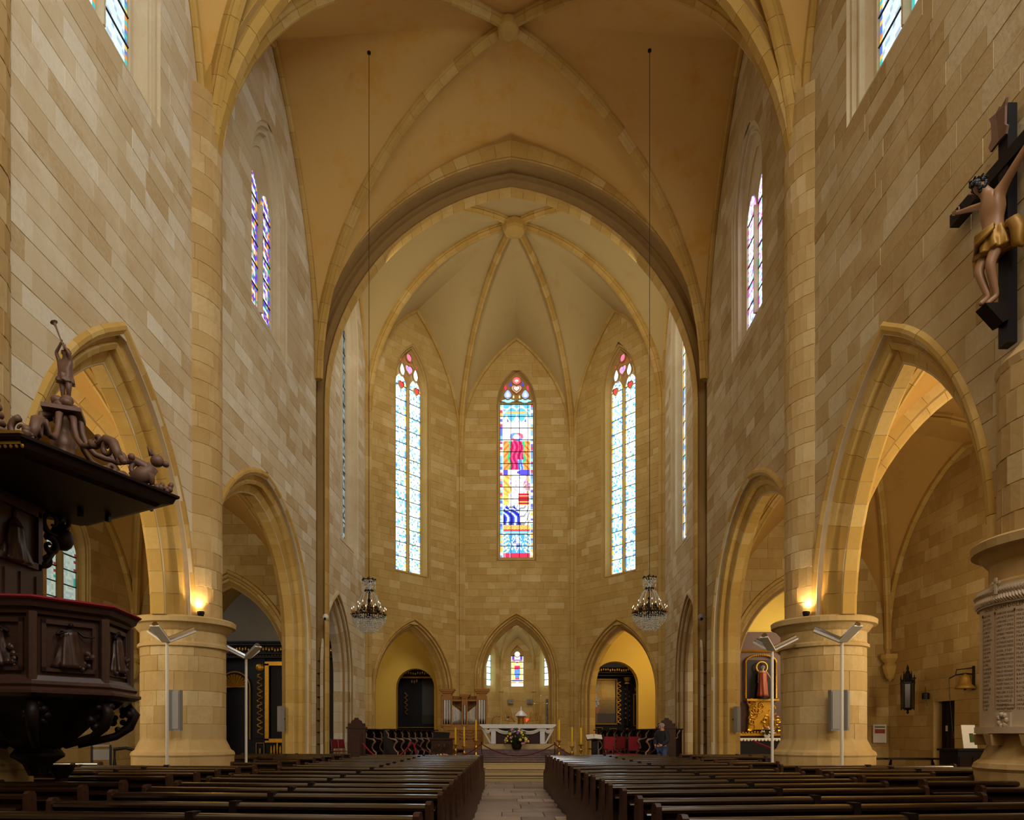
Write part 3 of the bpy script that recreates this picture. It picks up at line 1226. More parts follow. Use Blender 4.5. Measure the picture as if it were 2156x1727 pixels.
sweep('chancel_arch', FT(D2), arch_path(0, 6.3, 0, 12.9, 20.15, n=18, nj=12), CHA, M['rib'], M['mortar_apse'], .42, seed=33)


# ---------------------------------------------------------------- vaults
def quad_vault(name, xl, xr, y0, y1, zs, zk, zap0, zap1, zapx, mat, ribs=True, ribscale=1.0, individual=True, boss=.3):
    K = ((xl + xr) / 2, (y0 + y1) / 2)
    mb = MB()
    A, B, C_, D = (xl, y0), (xr, y0), (xr, y1), (xl, y1)
    my0, my1, mxl, mxr = ((xl + xr) / 2, y0), ((xl + xr) / 2, y1), (xl, (y0 + y1) / 2), (xr, (y0 + y1) / 2)
    for P, Q, z in ((A, my0, zap0), (B, my0, zap0), (D, my1, zap1), (C_, my1, zap1), (A, mxl, zapx), (D, mxl, zapx), (B, mxr, zapx), (C_, mxr, zapx)):
        web(mb, P, Q, K, zs, z, zk)
    o = struct(mb.build(name, mat, smooth=True))
    if ribs:
        for i, P in enumerate((A, B, C_, D)):
            rib('vault_rib', P, K, zs, zk, seed=40 + i, individual=individual, scale=ribscale)
        b = MB()
        b.lathe((K[0] + cx(K[1]), K[1], zk), [(boss * .5, -.42), (boss * .9, -.38), (boss, -.3), (boss, -.1), (boss * .6, .05)], 16)
        struct(b.build('keystone', M['rib']))
    return o


quad_vault('ceiling', -W, W, D1, D2, 13.3, 21.15, 20.35, 21.3, 20.6, M['nave_plaster'])
quad_vault('ceiling_west', -W, W, D0, D1, 13.3, 21.0, 20.35, 20.35, 20.4, M['nave_plaster'])
for y in (2.3, -4.3):
    quad_vault('ceiling_rear', -W, W, y, y + 6.6, 13.3, 21.0, 20.35, 20.35, 20.4, M['nave_plaster'], ribs=False)
# wall ribs (formerets)
FORM = [(.16, .0), (.02, .0), (0, .03), (0, .1), (.04, .14), (.16, .14)]
for F, s in sides:
    for yc, hw, za in ((19.6, 3.95, 20.4), (12.2, 3.1, 20.2)):
        sweep('wall_rib', F, arch_path(yc, hw, 13.3, 13.4, za), [(a, b) for a, b in FORM], M['rib'], M['mortar'], .6, seed=51 + s, piece='rib_stone')

# ---------------------------------------------------------------- chancel walls
CL = frame((-W, 0, 0), (0, 1, 0), (1, 0, 0))
CR = frame((W, 0, 0), (0, 1, 0), (-1, 0, 0))
lenD = math.hypot(W - X5, E5 - E4)
DL = frame((-W, E4, 0), (W - X5, E5 - E4, 0), (E5 - E4, -(W - X5), 0))
DR = frame((W, E4, 0), (-(W - X5), E5 - E4, 0), (-(E5 - E4), -(W - X5), 0))
BK = frame((0, E5, 0), (1, 0, 0), (0, -1, 0))
zt = 21.6
lowS = dict(uc=26.35, w=1.95, zs=3.7, za=6.6)
winS = dict(uc=28.2, wf=1.45, zsill=8.75, zs=17.6, za=19.9)
lowD = dict(uc=lenD * .48, w=2.25, zs=3.4, za=6.75)
winD = dict(uc=lenD * .47, wf=1.08, zsill=8.9, zs=17.7, za=19.7)
lowB = dict(w=1.86, zs=4.35, za=7.4)
winB = dict(wf=1.0, zsill=10.1, zs=17.9, za=19.8)
for F, nm, sd in ((CL, 'wall_chancel_left', 61), (CR, 'wall_chancel_right', 62)):
    masonry(nm, F, 24.5, E4, 0, zt, [opening(lowS['uc'], lowS['w'], 0, lowS['zs'], lowS['za']), opening(winS['uc'], winS['wf'], winS['zsill'], winS['zs'], winS['za'])], M['wall'], M['mortar'], course=.33, blk=(.45, 1.0), seed=sd)
    window(F, winS['uc'], winS['wf'], winS['zsill'], winS['zs'], winS['za'], .42, .8, 9.4, 17.6, paint_dark if F is CL else paint_grisaille, M['glass_side'] if F is CR else M['glass_dim'], rows=12, cell=.12, stonem='wall', seed=63)
for F, nm, sd in ((DL, 'wall_apse_left', 64), (DR, 'wall_apse_right', 65)):
    masonry(nm, F, 0, lenD, 0, zt, [opening(lowD['uc'], lowD['w'], 0, lowD['zs'], lowD['za']), opening(winD['uc'], winD['wf'], winD['zsill'], winD['zs'], winD['za'])], M['apse'], M['mortar_apse'], course=.33, blk=(.4, 1.0), seed=sd)
    wn = window(F, winD['uc'], winD['wf'], winD['zsill'], winD['zs'], winD['za'], .45, .78, 9.15, 17.75, paint_grisaille, M['glass_apse'], rows=13, cell=.08, seed=66 + sd, mull=.15)
    u = winD['uc']
    for du, z, ru, rz, col, sh in ((-.4, 18.45, .15, .26, (.75, .85, 1), 'drop'), (.4, 18.45, .15, .26, (.75, .85, 1), 'drop'), (0, 18.62, .22, .2, (.95, .3, .45), 'heart'), (0, 18.63, .1, .1, (.2, .25, .9), 'round'), (0, 19.15, .15, .17, (.9, .15, .25), 'round'),
                                   (-.5, 18.95, .05, .12, (.6, .03, .08), 'round'), (.5, 18.95, .05, .12, (.6, .03, .08), 'round'),
                                   (-.46, 17.75, .13, .15, (.85, .05, .05), 'heart'), (.46, 17.75, .13, .15, (.85, .05, .05), 'heart')):
        disc(F, u + du, z, -.36, ru, rz, col, M['glass_hi'], wn, sh, mat_rim=M['apse'])
masonry('wall_back', BK, -X5, X5, 0, zt, [opening(0, lowB['w'], 0, lowB['zs'], lowB['za']), opening(0, winB['wf'], winB['zsill'], winB['zs'], winB['za'])], M['apse'], M['mortar_apse'], course=.33, blk=(.4, 1.0), seed=67)
wn = window(BK, 0, winB['wf'], winB['zsill'], winB['zs'], winB['za'], .4, .84, 10.4, 18.1, paint_main, M['glass_hi'], lights=1, rows=13, cell=.038, seed=68)
for k in (-.28, .14, .56):
    mb = MB()
    mb.tube([BK(k, 10.4, -.36), BK(k, 18.1, -.36)], .014, 4)
    mb.build('glazing_bar', M['lead'], wn)
for du, z, ru, rz, col, sh in ((0, 19.25, .19, .19, (.95, .1, .1), 'round'), (0, 19.25, .1, .1, (1, .85, .85), 'quatre'), (0, 18.87, .24, .2, (.95, .35, .3), 'heart'), (0, 18.87, .15, .12, (1, .9, .9), 'heart'),
                               (-.3, 19.08, .05, .1, (.05, .05, .6), 'drop'), (.3, 19.08, .05, .1, (.05, .05, .6), 'drop'),
                               (-.56, 18.9, .05, .14, (.65, .03, .1), 'round'), (.56, 18.9, .05, .14, (.65, .03, .1), 'round'),
                               (-.44, 18.55, .18, .22, (.3, .4, .95), 'drop'), (.44, 18.55, .18, .22, (.3, .4, .95), 'drop'), (-.44, 18.55, .1, .13, (.85, .9, 1), 'drop'), (.44, 18.55, .1, .13, (.85, .9, 1), 'drop'),
                               (-.15, 18.45, .035, .07, (1, .85, .4), 'drop'), (.15, 18.45, .035, .07, (1, .85, .4), 'drop'), (-.42, 18.25, .34, .12, (.3, .7, .9), 'quatre'), (.42, 18.25, .34, .12, (.3, .7, .9), 'quatre')):
    disc(BK, du, z, -.33, ru, rz, col, M['glass_hi'], wn, sh, mat_rim=M['apse'])

# arch mouldings of the low openings
LOW = [(.34, 0), (.32, .07), (.24, .08), (.2, .02), (.12, -.05), (.1, -.1), (.02, -.13), (0, -.2), (-.12, -.26), (-.16, -.34), (-.16, -.6)]
for F, q in ((CL, lowS), (CR, lowS), (DL, lowD), (DR, lowD), (BK, dict(uc=0, **lowB))):
    sweep('opening_arch', F, arch_path(q['uc'], q['w'] - .1, 0, q['zs'], q['za'] - .15, nj=8), LOW, M['rib'] if F not in (CL, CR) else M['wall'], M['mortar_apse'], .4, seed=71)

# responds at the corners of the chancel
zsp = 15.7
CORN = [(-W, E4), (-X5, E5), (X5, E5), (W, E4)]
CK = (0.0, 29.2)
RESP = [(-.26, 0), (-.24, .1), (-.1, .14), (-.1, .2), (0, .27), (.1, .2), (.1, .14), (.24, .1), (.26, 0)]
for i, c in enumerate(CORN):
    T = Vector((CK[0] - c[0], CK[1] - c[1], 0)).normalized()
    S = Vector((-T.y, T.x, 0))
    r_ = random.Random(80 + i)
    core = MB()
    core.lathe((c[0] + cx(c[1]), c[1], 0), [(.1, 0), (.1, 17)], 8)
    root = struct(core.build('respond', M['mortar_apse']))
    z = 0
    while z < 17:
        h = r_.uniform(.5, .8)
        mb = MB()
        mb.tone = r_.random()
        P = Vector((c[0] + cx(c[1]), c[1], 0))
        f = lambda a, b, zz: tuple(P + S * a + T * b + Vector((0, 0, zz)))
        mb.prism([(a, b) for a, b in RESP], lambda a, b: f(a, b, z + .004), lambda a, b: f(a, b, z + h - .004))
        mb.build('respond_stone', M['apse'], root)
        z += h

# apse vault
mb = MB()
zk = 22.6
cornA = [(-W, 24.7), (-W, E4), (-X5, E5), (X5, E5), (W, E4), (W, 24.7)]
apx = [21.35, 21.3, 21.2, 21.3, 21.35, 21.5]
for i in range(6):
    a, b = cornA[i], cornA[(i + 1) % 6]
    m_ = ((a[0] + b[0]) / 2, (a[1] + b[1]) / 2)
    web(mb, a, m_, CK, zsp if i != 5 else 14.6, apx[i], zk, 14, 7)
    web(mb, b, m_, CK, zsp if i != 5 else 14.6, apx[i], zk, 14, 7)
struct(mb.build('ceiling_chancel', M['apse_plaster'], smooth=True))
for i, c in enumerate(cornA):
    rib('chancel_rib', c, CK, zsp, zk, seed=90 + i, mat=M['rib'], seg=.55)
b = MB()
b.lathe((CK[0] + cx(CK[1]), CK[1], zk), [(.2, -.55), (.42, -.5), (.46, -.4), (.46, -.15), (.3, .05)], 8)
struct(b.build('keystone', M['rib']))
# wall ribs in the chancel
for F, uc, hw, za in ((CL, 27.9, 3.2, 21.2), (CR, 27.9, 3.2, 21.2), (DL, lenD / 2, lenD / 2 - .1, 21.2), (DR, lenD / 2, lenD / 2 - .1, 21.2), (BK, 0, X5 - .1, 21.1)):
    sweep('wall_rib', F, arch_path(uc, hw, zsp, zsp + .1, za), [(a * .8, b * .8) for a, b in FORM], M['rib'], M['mortar_apse'], .6, seed=55, piece='rib_stone')

# ---------------------------------------------------------------- side aisles
WO = 12.8
AL = frame((-WO, 0, 0), (0, 1, 0), (1, 0, 0))
AR = frame((WO, 0, 0), (0, 1, 0), (-1, 0, 0))
al_win = opening(20.75, 1.0, 4.4, 7.0, 8.3)
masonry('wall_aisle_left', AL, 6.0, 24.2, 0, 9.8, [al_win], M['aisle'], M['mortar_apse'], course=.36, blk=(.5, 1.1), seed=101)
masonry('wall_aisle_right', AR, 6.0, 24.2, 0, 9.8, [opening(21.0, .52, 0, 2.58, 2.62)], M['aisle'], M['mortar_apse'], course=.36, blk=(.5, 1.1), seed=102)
wa_ = window(AL, 20.75, 1.0, 4.4, 7.0, 8.3, .35, .8, 4.6, 6.85, paint_green, M['glass_dim'], rows=5, cell=.09, stonem='aisle', seed=103, mull=.22)
for du, z in ((0, 7.62),):
    disc(AL, 20.75 + du, z, -.3, .2, .24, (.6, .72, .7), M['glass_dim'], wa_, 'drop', mat_rim=M['aisle'])
# aisle vaults, ribs, transverse arches
for s in (-1, 1):
    xa, xb = s * 7.2, s * WO
    for y0, y1 in ((D1, 24.2), (D0, D1)):
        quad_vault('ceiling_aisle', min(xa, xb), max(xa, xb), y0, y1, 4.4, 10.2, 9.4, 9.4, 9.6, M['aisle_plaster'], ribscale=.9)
    for y in (D1, D0):
        Fy = frame((s * (7.2 + WO) / 2, y, 0), (1, 0, 0), (0, -1, 0))
        sweep('aisle_arch', Fy, arch_path(0, 2.55, 3.9, 4.3, 9.0), [(.5, .3), (.25, .3), (.2, .2), (.05, .16), (0, .1), (0, -.1), (.05, -.16), (.2, -.2), (.25, -.3), (.5, -.3)], M['rib'], M['mortar_apse'], .5, seed=105)
    # wall rib and corbel on the outer wall
    F = AL if s < 0 else AR
    for yc, hw in ((19.85, 4.2), (12.2, 3.2)):
        sweep('wall_rib', F, arch_path(yc, hw, 4.0, 4.4, 9.5), FORM, M['rib'], M['mortar_apse'], .6, seed=106, piece='rib_stone')
    c = MB()
    c.lathe((s * (WO - .1) + cx(23.9), 23.9, 0), [(.02, 3.3), (.12, 3.4), (.2, 3.6), (.26, 3.8), (.16, 3.9), (.3, 4.05), (.3, 4.2)], 10)
    struct(c.build('corbel', M['rib']))
    # end arch and end wall of the aisle, next to the chancel
    Fe = frame((s * (7.2 + WO) / 2, 24.2, 0), (s, 0, 0), (0, -1, 0))
    masonry('wall_aisle_end', Fe, -2.9, 2.9, 0, 9.8, [opening(-.35, 2.1, 0, 3.7, 6.9)], M['aisle'], M['mortar_apse'], course=.36, blk=(.5, 1.1), seed=107 + s)
    sweep('opening_arch', Fe, arch_path(-.35, 2.0, 0, 3.7, 6.75, nj=6), LOW, M['rib'], M['mortar_apse'], .42, seed=109)
    # chapel beyond: side walls, back wall, vault
    xo = s * 13.0
    q = MB()
    for (p0, p1) in (((xo, 24.3), (xo, 29.6)), ((xo, 29.6), (s * 6.9, 29.6))):
        q.add([(p0[0] + cx(p0[1]), p0[1], 0), (p1[0] + cx(p1[1]), p1[1], 0), (p1[0] + cx(p1[1]), p1[1], 9.5), (p0[0] + cx(p0[1]), p0[1], 9.5)], [(0, 1, 2, 3)])
    q.add([(s * 6.9 + cx(24.4), 24.4, 0), (s * 6.9 + cx(24.4), 24.4, 0), (s * 6.9 + cx(24.4), 24.4, 0)], [(0, 1, 2)])
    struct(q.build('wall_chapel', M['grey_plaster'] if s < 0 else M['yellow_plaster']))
    quad_vault('ceiling_chapel', min(s * 6.9, xo), max(s * 6.9, xo), 24.3, 29.6, 3.8, 8.8, 8.2, 8.2, 8.2, M['aisle_plaster'], ribscale=.8, individual=False)
    # wall west part of the aisles behind the view
    q = MB()
    q.add([(s * 13, -5, 0), (s * 13, 6, 0), (s * 13, 6, 9.8), (s * 13, -5, 9.8)], [(0, 1, 2, 3)])
    q.add([(s * 6.5, -5, 9.8), (s * 13, -5, 9.8), (s * 13, 8.9, 9.8), (s * 6.5, 8.9, 9.8)], [(0, 1, 2, 3)])
    struct(q.build('wall_aisle_west', M['aisle_plaster']))

plane_w = MB()
plane_w.add([(-13.8, -4.95, 0), (13.8, -4.95, 0), (13.8, -4.95, 23), (-13.8, -4.95, 23)], [(0, 1, 2, 3)])
struct(plane_w.build('wall_west', M['wall']))
# outer shell that keeps daylight out above the aisles and behind the openings
q = MB()
for s in (-1, 1):
    q.add([(s * 7.6, -5, 8.7), (s * 7.6, 24.3, 8.7), (s * 7.6, 24.3, 23), (s * 7.6, -5, 23)], [(0, 1, 2, 3)])
    q.add([(s * 7.5, -5, 11), (s * 14, -5, 11), (s * 14, 30.2, 11), (s * 7.5, 30.2, 11)], [(0, 1, 2, 3)])
    q.add([(s * 13.8, -5, 0), (s * 13.8, 30.2, 0), (s * 13.8, 30.2, 11), (s * 13.8, -5, 11)], [(0, 1, 2, 3)])
q.add([(-8, -5, 23.2), (8, -5, 23.2), (8, 40, 23.2), (-8, 40, 23.2)], [(0, 1, 2, 3)])
q.add([(-8.5, 24.2, 7), (-8.5, 42.5, 7), (-8.5, 42.5, 23.2), (-8.5, 24.2, 23.2)], [(0, 1, 2, 3)])
q.add([(9, 24.2, 7), (9, 42.5, 7), (9, 42.5, 23.2), (9, 24.2, 23.2)], [(0, 1, 2, 3)])
q.add([(-14, 42.5, 0), (14, 42.5, 0), (14, 42.5, 23.2), (-14, 42.5, 23.2)], [(0, 1, 2, 3)])
q.add([(-14, 30.2, 0), (-14, 42.5, 0), (-14, 42.5, 23), (-14, 30.2, 23)], [(0, 1, 2, 3)])
q.add([(14, 30.2, 0), (14, 42.5, 0), (14, 42.5, 23), (14, 30.2, 23)], [(0, 1, 2, 3)])
for qa, qb, qc, qd in (((-14, 30.2), (-7.2, 31.3), (-3.2, 36.0), (-14, 42.5)), ((14, 30.2), (7.9, 31.3), (4.2, 36.0), (14, 42.5)), ((-3.2, 36.0), (4.2, 36.0), (14, 42.5), (-14, 42.5))):
    q.add([(a, b, 8.4) for a, b in (qa, qb, qc, qd)], [(0, 1, 2, 3)])
for s in (-1, 1):
    q.add([(s * 14, 24.2, 8.6), (s * 7.4 + .4, 24.2, 8.6), (s * 7.4 + .5, 31.3, 8.6), (s * 14, 31.3, 8.6)], [(0, 1, 2, 3)])
struct(q.build('outer_shell', M['grey_plaster']))


# ---------------------------------------------------------------- ambulatory bays behind the low openings of the apse
for sg, ocx, ow, osp in ((-1, -4.55, .98, 3.95), (1, 5.75, 1.2, 4.1)):
    q = MB()
    yb = 36.7
    o_ = .6
    xo, xi = sg * 8.3 + o_, sg * 3.15 + o_
    n = 14
    pts = [(ocx - ow, 0), (ocx - ow, osp)] + [(ocx - ow * math.cos(PI * i / n), osp + ow * math.sin(PI * i / n)) for i in range(1, n)] + [(ocx + ow, osp), (ocx + ow, 0)]
    lo, hi = min(xo, xi), max(xo, xi)
    outer = [(lo, 0), (lo, osp)] + [(lo + (hi - lo) * i / n, 8.2) for i in range(1, n)] + [(hi, osp), (hi, 0)]
    k = len(pts)
    q.add([(a, yb, z) for a, z in pts] + [(a, yb, z) for a, z in outer], [(i, i + 1, k + i + 1, k + i) for i in range(k - 1)])
    q.add([(lo, yb, osp), (lo + (hi - lo) / n, yb, 8.2), (lo, yb, 8.2)], [(0, 1, 2)])
    q.add([(hi, yb, osp), (hi - (hi - lo) / n, yb, 8.2), (hi, yb, 8.2)], [(0, 1, 2)])
    q.add([(a, yb, z) for a, z in pts] + [(a, yb + .6, z) for a, z in pts], [(i, i + 1, k + i + 1, k + i) for i in range(k - 1)])
    q.add([(xo, yb, 0), (xo, 31.0, 0), (xo, 31.0, 8.2), (xo, yb, 8.2)], [(0, 1, 2, 3)])
    q.add([(sg * 7.3 + o_, 31.35, 0), (xo, 31.35, 0), (xo, 31.35, 8.2), (sg * 7.3 + o_, 31.35, 8.2)], [(0, 1, 2, 3)])
    q.add([(xi, 35.9, 0), (xi, yb, 0), (xi, yb, 8.2), (xi, 35.9, 8.2)], [(0, 1, 2, 3)])
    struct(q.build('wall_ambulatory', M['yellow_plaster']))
    mb = MB()
    pc = [(sg * 7.35, 31.4), (sg * 8.3, 31.4), (sg * 8.3, 36.7), (sg * 3.15, 36.7), (sg * 3.15, 35.95)]
    KA = (sg * 6.3, 34.6)
    for i in range(5):
        a, b = pc[i], pc[(i + 1) % 5]
        m_ = ((a[0] + b[0]) / 2, (a[1] + b[1]) / 2)
        for P in (a, b):
            web(mb, P, m_, KA, 4.4, 6.0 if i in (0, 3) else 7.1, 7.3, 8, 4)
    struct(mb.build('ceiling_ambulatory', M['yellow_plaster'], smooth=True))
    for c in (pc[2], pc[0]):
        rib('ambulatory_rib', c, KA, 4.4, 7.3, individual=False, scale=.6)
lamp('AREA', (7.9, 33.2, 6.0), 75, (1.0, .80, .42), 1.0, 1.0, target=(5.6, 36.7, 3.2))
lamp('AREA', (-6.6, 33.2, 6.0), 16, (1.0, .88, .55), 1.0, 1.0, target=(-4.4, 36.7, 3.2))
lamp('AREA', (5.9, 37.5, 6.0), 22, (1.0, .9, .7), .8, .5, target=(5.9, 38.5, 2.5))
lamp('AREA', (-4.5, 37.5, 6.0), 5, (1.0, .9, .7), .8, .5, target=(-4.5, 38.5, 3.5))

# axial chapel: five sided with three windows
ac = [(-2.0, 36.0), (-2.0, 38.7), (-.95, 40.3), (.95, 40.3), (2.0, 38.7), (2.0, 36.0)]
ofs = cx(36)
for i in range(5):
    a, b = ac[i], ac[i + 1]
    T = Vector((b[0] - a[0], b[1] - a[1], 0))
    N = Vector((T.y, -T.x, 0))
    Fc = frame((a[0] + ofs + .12, a[1], 0), T, N, skew=False)
    ln = T.length
    if i in (1, 2, 3):
        op = opening(ln / 2, .44 if i != 2 else .42, 3.9, 5.9, 6.6)
        masonry('wall_axial_chapel', Fc, 0, ln, 0, 8.0, [op], M['apse'], M['mortar_apse'], course=.34, blk=(.4, .9), seed=111 + i)
        window(Fc, ln / 2, .44 if i != 2 else .42, 3.9, 5.9, 6.6, .3, .36, 4.25, 6.0, paint_virgin if i == 2 else paint_pale, M['glass_hi'] if i == 2 else M['glass_side'], lights=1, rows=5, cell=.045 if i == 2 else .12, seed=115 + i,
               steps=[(0, 0), (.6, -.1), (1, -.24), (1, -.3)])
        if i == 2:
            disc(Fc, ln / 2, 6.1, -.28, .15, .15, (1, .95, .8), M['glass_hi'], bpy.data.objects['window_%d' % win_n[0]], 'round', mat_rim=M['apse'])
    else:
        masonry('wall_axial_chapel', Fc, 0, ln, 0, 8.0, [], M['apse'], M['mortar_apse'], course=.34, blk=(.4, .9), seed=111 + i)
mb = MB()
KC = (0, 38.4)
for i in range(5):
    a, b = ac[i], ac[i + 1]
    m_ = ((a[0] + b[0]) / 2, (a[1] + b[1]) / 2)
    for P in (a, b):
        n0 = len(mb.v)
        web(mb, P, m_, KC, 5.2, 7.0, 7.5, 8, 4)
struct(mb.build('ceiling_axial_chapel', M['apse_plaster'], smooth=True))
for c in ac:
    rib('chapel_rib', c, KC, 5.2, 7.5, mat=M['apse'], individual=False, scale=.6)
    mb = MB()
    mb.lathe((c[0] + cx(c[1]), c[1], 0), [(.1, 0), (.1, 3.9), (.16, 3.95), (.16, 4.05), (.09, 4.1), (.09, 5.3)], 10)
    struct(mb.build('colonnette', M['apse']))

# ---------------------------------------------------------------- floors and steps
def plane(name, pts, mat):
    q = MB()
    q.add(pts, [tuple(range(len(pts)))])
    return struct(q.build(name, mat))


floor = plane('floor', [(-14, -5, -.012), (14, -5, -.012), (14, 30, -.012), (-14, 30, -.012)], M['mortar_floor'])
r = random.Random(3)
flags = []
y = 4.0
while y < 23.2:
    h = r.uniform(.55, .95)
    x = -1.55 - r.uniform(0, .5)
    while x < 2.2:
        w_ = r.uniform(.6, 1.25)
        flags.append((x, y, w_, h, r.random()))
        x += w_
    y += h
for (x, y, w_, h, tn) in flags:
    mb = MB()
    mb.tone = tn
    g = .006
    rz = r.uniform(-.002, .002)
    q = [(x + g, y + g), (x + w_ - g, y + g), (x + w_ - g, y + h - g), (x + g, y + h - g)]
    mb.add([(a, b_, -.012) for a, b_ in q] + [(a + (.006 if i in (0, 3) else -.006), b_ + (.006 if i < 2 else -.006), rz) for i, (a, b_) in enumerate(q)],
           [(4, 5, 6, 7), (0, 1, 5, 4), (1, 2, 6, 5), (2, 3, 7, 6), (3, 0, 4, 7)])
    mb.build('flagstone', M['flag'], floor)
rest = MB()
for sx in (-1, 1):
    y = 3.0
    while y < 30:
        x = 1.9 if sx > 0 else -2.0
        while abs(x) < 12.4:
            w_ = r.uniform(.8, 1.3)
            x2 = x + sx * w_
            rest.tone = r.random()
            rest.box(((x + x2) / 2, y + .5, -.006), (w_ - .012, .98, .012))
            x = x2
        y += 1.0
o = rest.build('flagstones', M['flag'], floor)
o['kind'] = 'stuff'


def step(name, x0, x1, y0, y1, z0, z1, mat, n=3):
    root = None
    q = MB()
    q.box(((x0 + x1) / 2, (y0 + y1) / 2 + .01, (z0 + z1) / 2 - .01), (x1 - x0 - .02, y1 - y0 - .02, z1 - z0 - .01))
    root = struct(q.build(name, mat))
    xs = [x0 + (x1 - x0) * i / n for i in range(n + 1)]
    for a, b_ in zip(xs[:-1], xs[1:]):
        mb = MB()
        mb.tone = r.random()
        mb.box(((a + b_) / 2, y0 + .22, (z0 + z1) / 2), (b_ - a - .006, .46, z1 - z0))
        mb.box(((a + b_) / 2, y0 + .2, z1 - .025), (b_ - a - .006, .48, .05))
        mb.build('step_stone', mat, root)
    return root


xc = cx(25)
step('step', -5.9 + xc, 5.9 + xc, 22.9, 23.8, 0, .165, M['step'], 7)
step('step', -5.9 + xc, 5.9 + xc, 23.75, 26.7, 0, .33, M['step'], 7)
step('chancel_floor', -6.3 + xc, 6.3 + xc, 26.55, 35.3, 0, .46, M['step'], 7)
plane('floor_chapel', [(-14, 24.6, .30), (14, 24.6, .30), (14, 42, .45), (-14, 42, .45)], M['step'])
xa = 1090
xa = cx(28) + .02
step('altar_step', -2.6 + xa, 2.6 + xa, 27.3, 33, .46, .62, M['red_marble'], 5)
step('altar_step', -2.3 + xa, 2.3 + xa, 27.75, 32.5, .62, .78, M['red_marble'], 5)
step('altar_step', -2.0 + xa, 2.0 + xa, 28.2, 31.5, .78, .94, M['red_marble'], 5)
# ================================================================ FURNITURE OF THE NAVE
ORD = ['first', 'second', 'third', 'fourth', 'fifth', 'sixth', 'seventh', 'eighth', 'ninth', 'tenth', 'eleventh', 'twelfth', 'thirteenth', 'fourteenth',
       'fifteenth', 'sixteenth', 'seventeenth', 'eighteenth', 'nineteenth', 'twentieth']


def make_pew(L, posts):
    """seen from behind: the back stands at y=0, the seat reaches to +y, the book ledge to -y"""
    t = thing('pew', 'oak pew', 'pew', group='oak pews of the nave')
    h = L / 2
    mb = MB()
    mb.prism([(-.052, .90), (.045, .90), (.047, .935), (.02, .950), (.0, .9515), (-.018, .9485), (-.034, .943), (-.046, .934), (-.052, .922)], lambda a, b: (-h, a, b), lambda a, b: (h, a, b))
    mb.build('top_rail', M['pew'], t)
    mb = MB()
    mb.box((0, 0.01, .68), (L - .04, .024, .46))
    mb.build('back_panel', M['dark_wood'], t)
    mb = MB()
    mb.prism([(-.145, .806), (-.01, .836), (-.01, .854), (-.11, .834), (-.135, .826), (-.147, .816)], lambda a, b: (-h + .03, a, b), lambda a, b: (h - .03, a, b))
    mb.build('book_ledge', M['pew'], t)
    mb = MB()
    mb.box((0, .2, .435), (L - .04, .34, .035))
    mb.build('seat', M['pew'], t)
    mb = MB()
    mb.box((0, -.2, .17), (L - .1, .1, .03))
    mb.build('kneeler', M['pew_end'], t)
    mb = MB()
    mb.box((0, .02, .14), (L - .06, .03, .1))
    mb.build('foot_rail', M['dark_wood'], t)
    end = [(-.25, 0), (-.25, .2), (-.1, .26), (-.075, .5), (-.062, .95), (-.03, .975), (.035, .972), (.06, .94), (.075, .7), (.12, .58), (.30, .52), (.38, .46), (.39, .4), (.36, 0)]
    for s in (-1, 1):
        mb = MB()
        mb.prism(end, lambda a, b: (s * h - .022, a, b), lambda a, b: (s * h + .022, a, b))
        e = mb.build('end_panel', M['pew_end'], t)
        bb = MB()
        bb.ball((s * (h + .022), 0, .9), (.006, .01, .01), 6, 4)
        bb.ball((s * (h + .022), 0.05, .5), (.006, .01, .01), 6, 4)
        bb.build('bolt', M['black'], e)
    for px in posts:
        mb = MB()
        mb.prism([(-.09, 0), (-.07, .8), (-.062, .965), (.05, .962), (.06, .5), (.3, .44), (.3, 0)], lambda a, b: (px - .03, a, b), lambda a, b: (px + .03, a, b))
        mb.build('divider', M['dark_wood'], t)
    return t


LP = 3.22
pew_long = make_pew(LP, [0.0])
pew_short = make_pew(1.5, [])
pew_tiny = make_pew(.95, [])
used = {id(pew_long): 0, id(pew_short): 0, id(pew_tiny): 0}


def place_pew(proto, x, y, rz, label):
    if used[id(proto)] == 0:
        o = proto
        used[id(proto)] = 1
    else:
        o = copy_tree(proto)
    o.location = (x, y, 0)
    o.rotation_euler = (0, 0, rz)
    o['label'] = label
    return o


rowsL = [4.85, 5.66, 6.56, 7.24, 7.95, 8.85, 9.6, 10.6, 11.75, 12.6, 13.4, 14.2, 15.2, 16.2, 17.3, 18.3, 19.35]
rowsR = [4.74, 5.5, 6.2, 7.1, 7.85, 8.6, 9.35, 10.1, 11.1, 12.3, 13.5, 14.4, 15.4, 16.4, 17.4, 18.4, 19.4]
for i, d in enumerate(rowsL):
    j = rnd.uniform(-.012, .012)
    place_pew(pew_long, -.57 - LP / 2 + j, d + .17, -.105 + j * .3, 'long oak pew left of the central aisle, %s row counted from the camera' % ORD[i])
for i, d in enumerate(rowsR):
    j = rnd.uniform(-.012, .012)
    place_pew(pew_long, 1.17 + LP / 2 + j, d + .17, .108 + j * .3, 'long oak pew right of the central aisle, %s row counted from the camera' % ORD[i])
sideL = [6.65, 7.5, 8.3, 9.45, 10.3, 11.1, 11.95, 12.75, 14.1, 15.4, 16.7, 17.6, 18.6, 19.7, 20.8]
sideR = [6.6, 7.43, 8.45, 9.3, 10.2, 11.3, 12.1, 12.85, 14.2, 15.2, 16.7, 17.9, 19.0, 20.1]
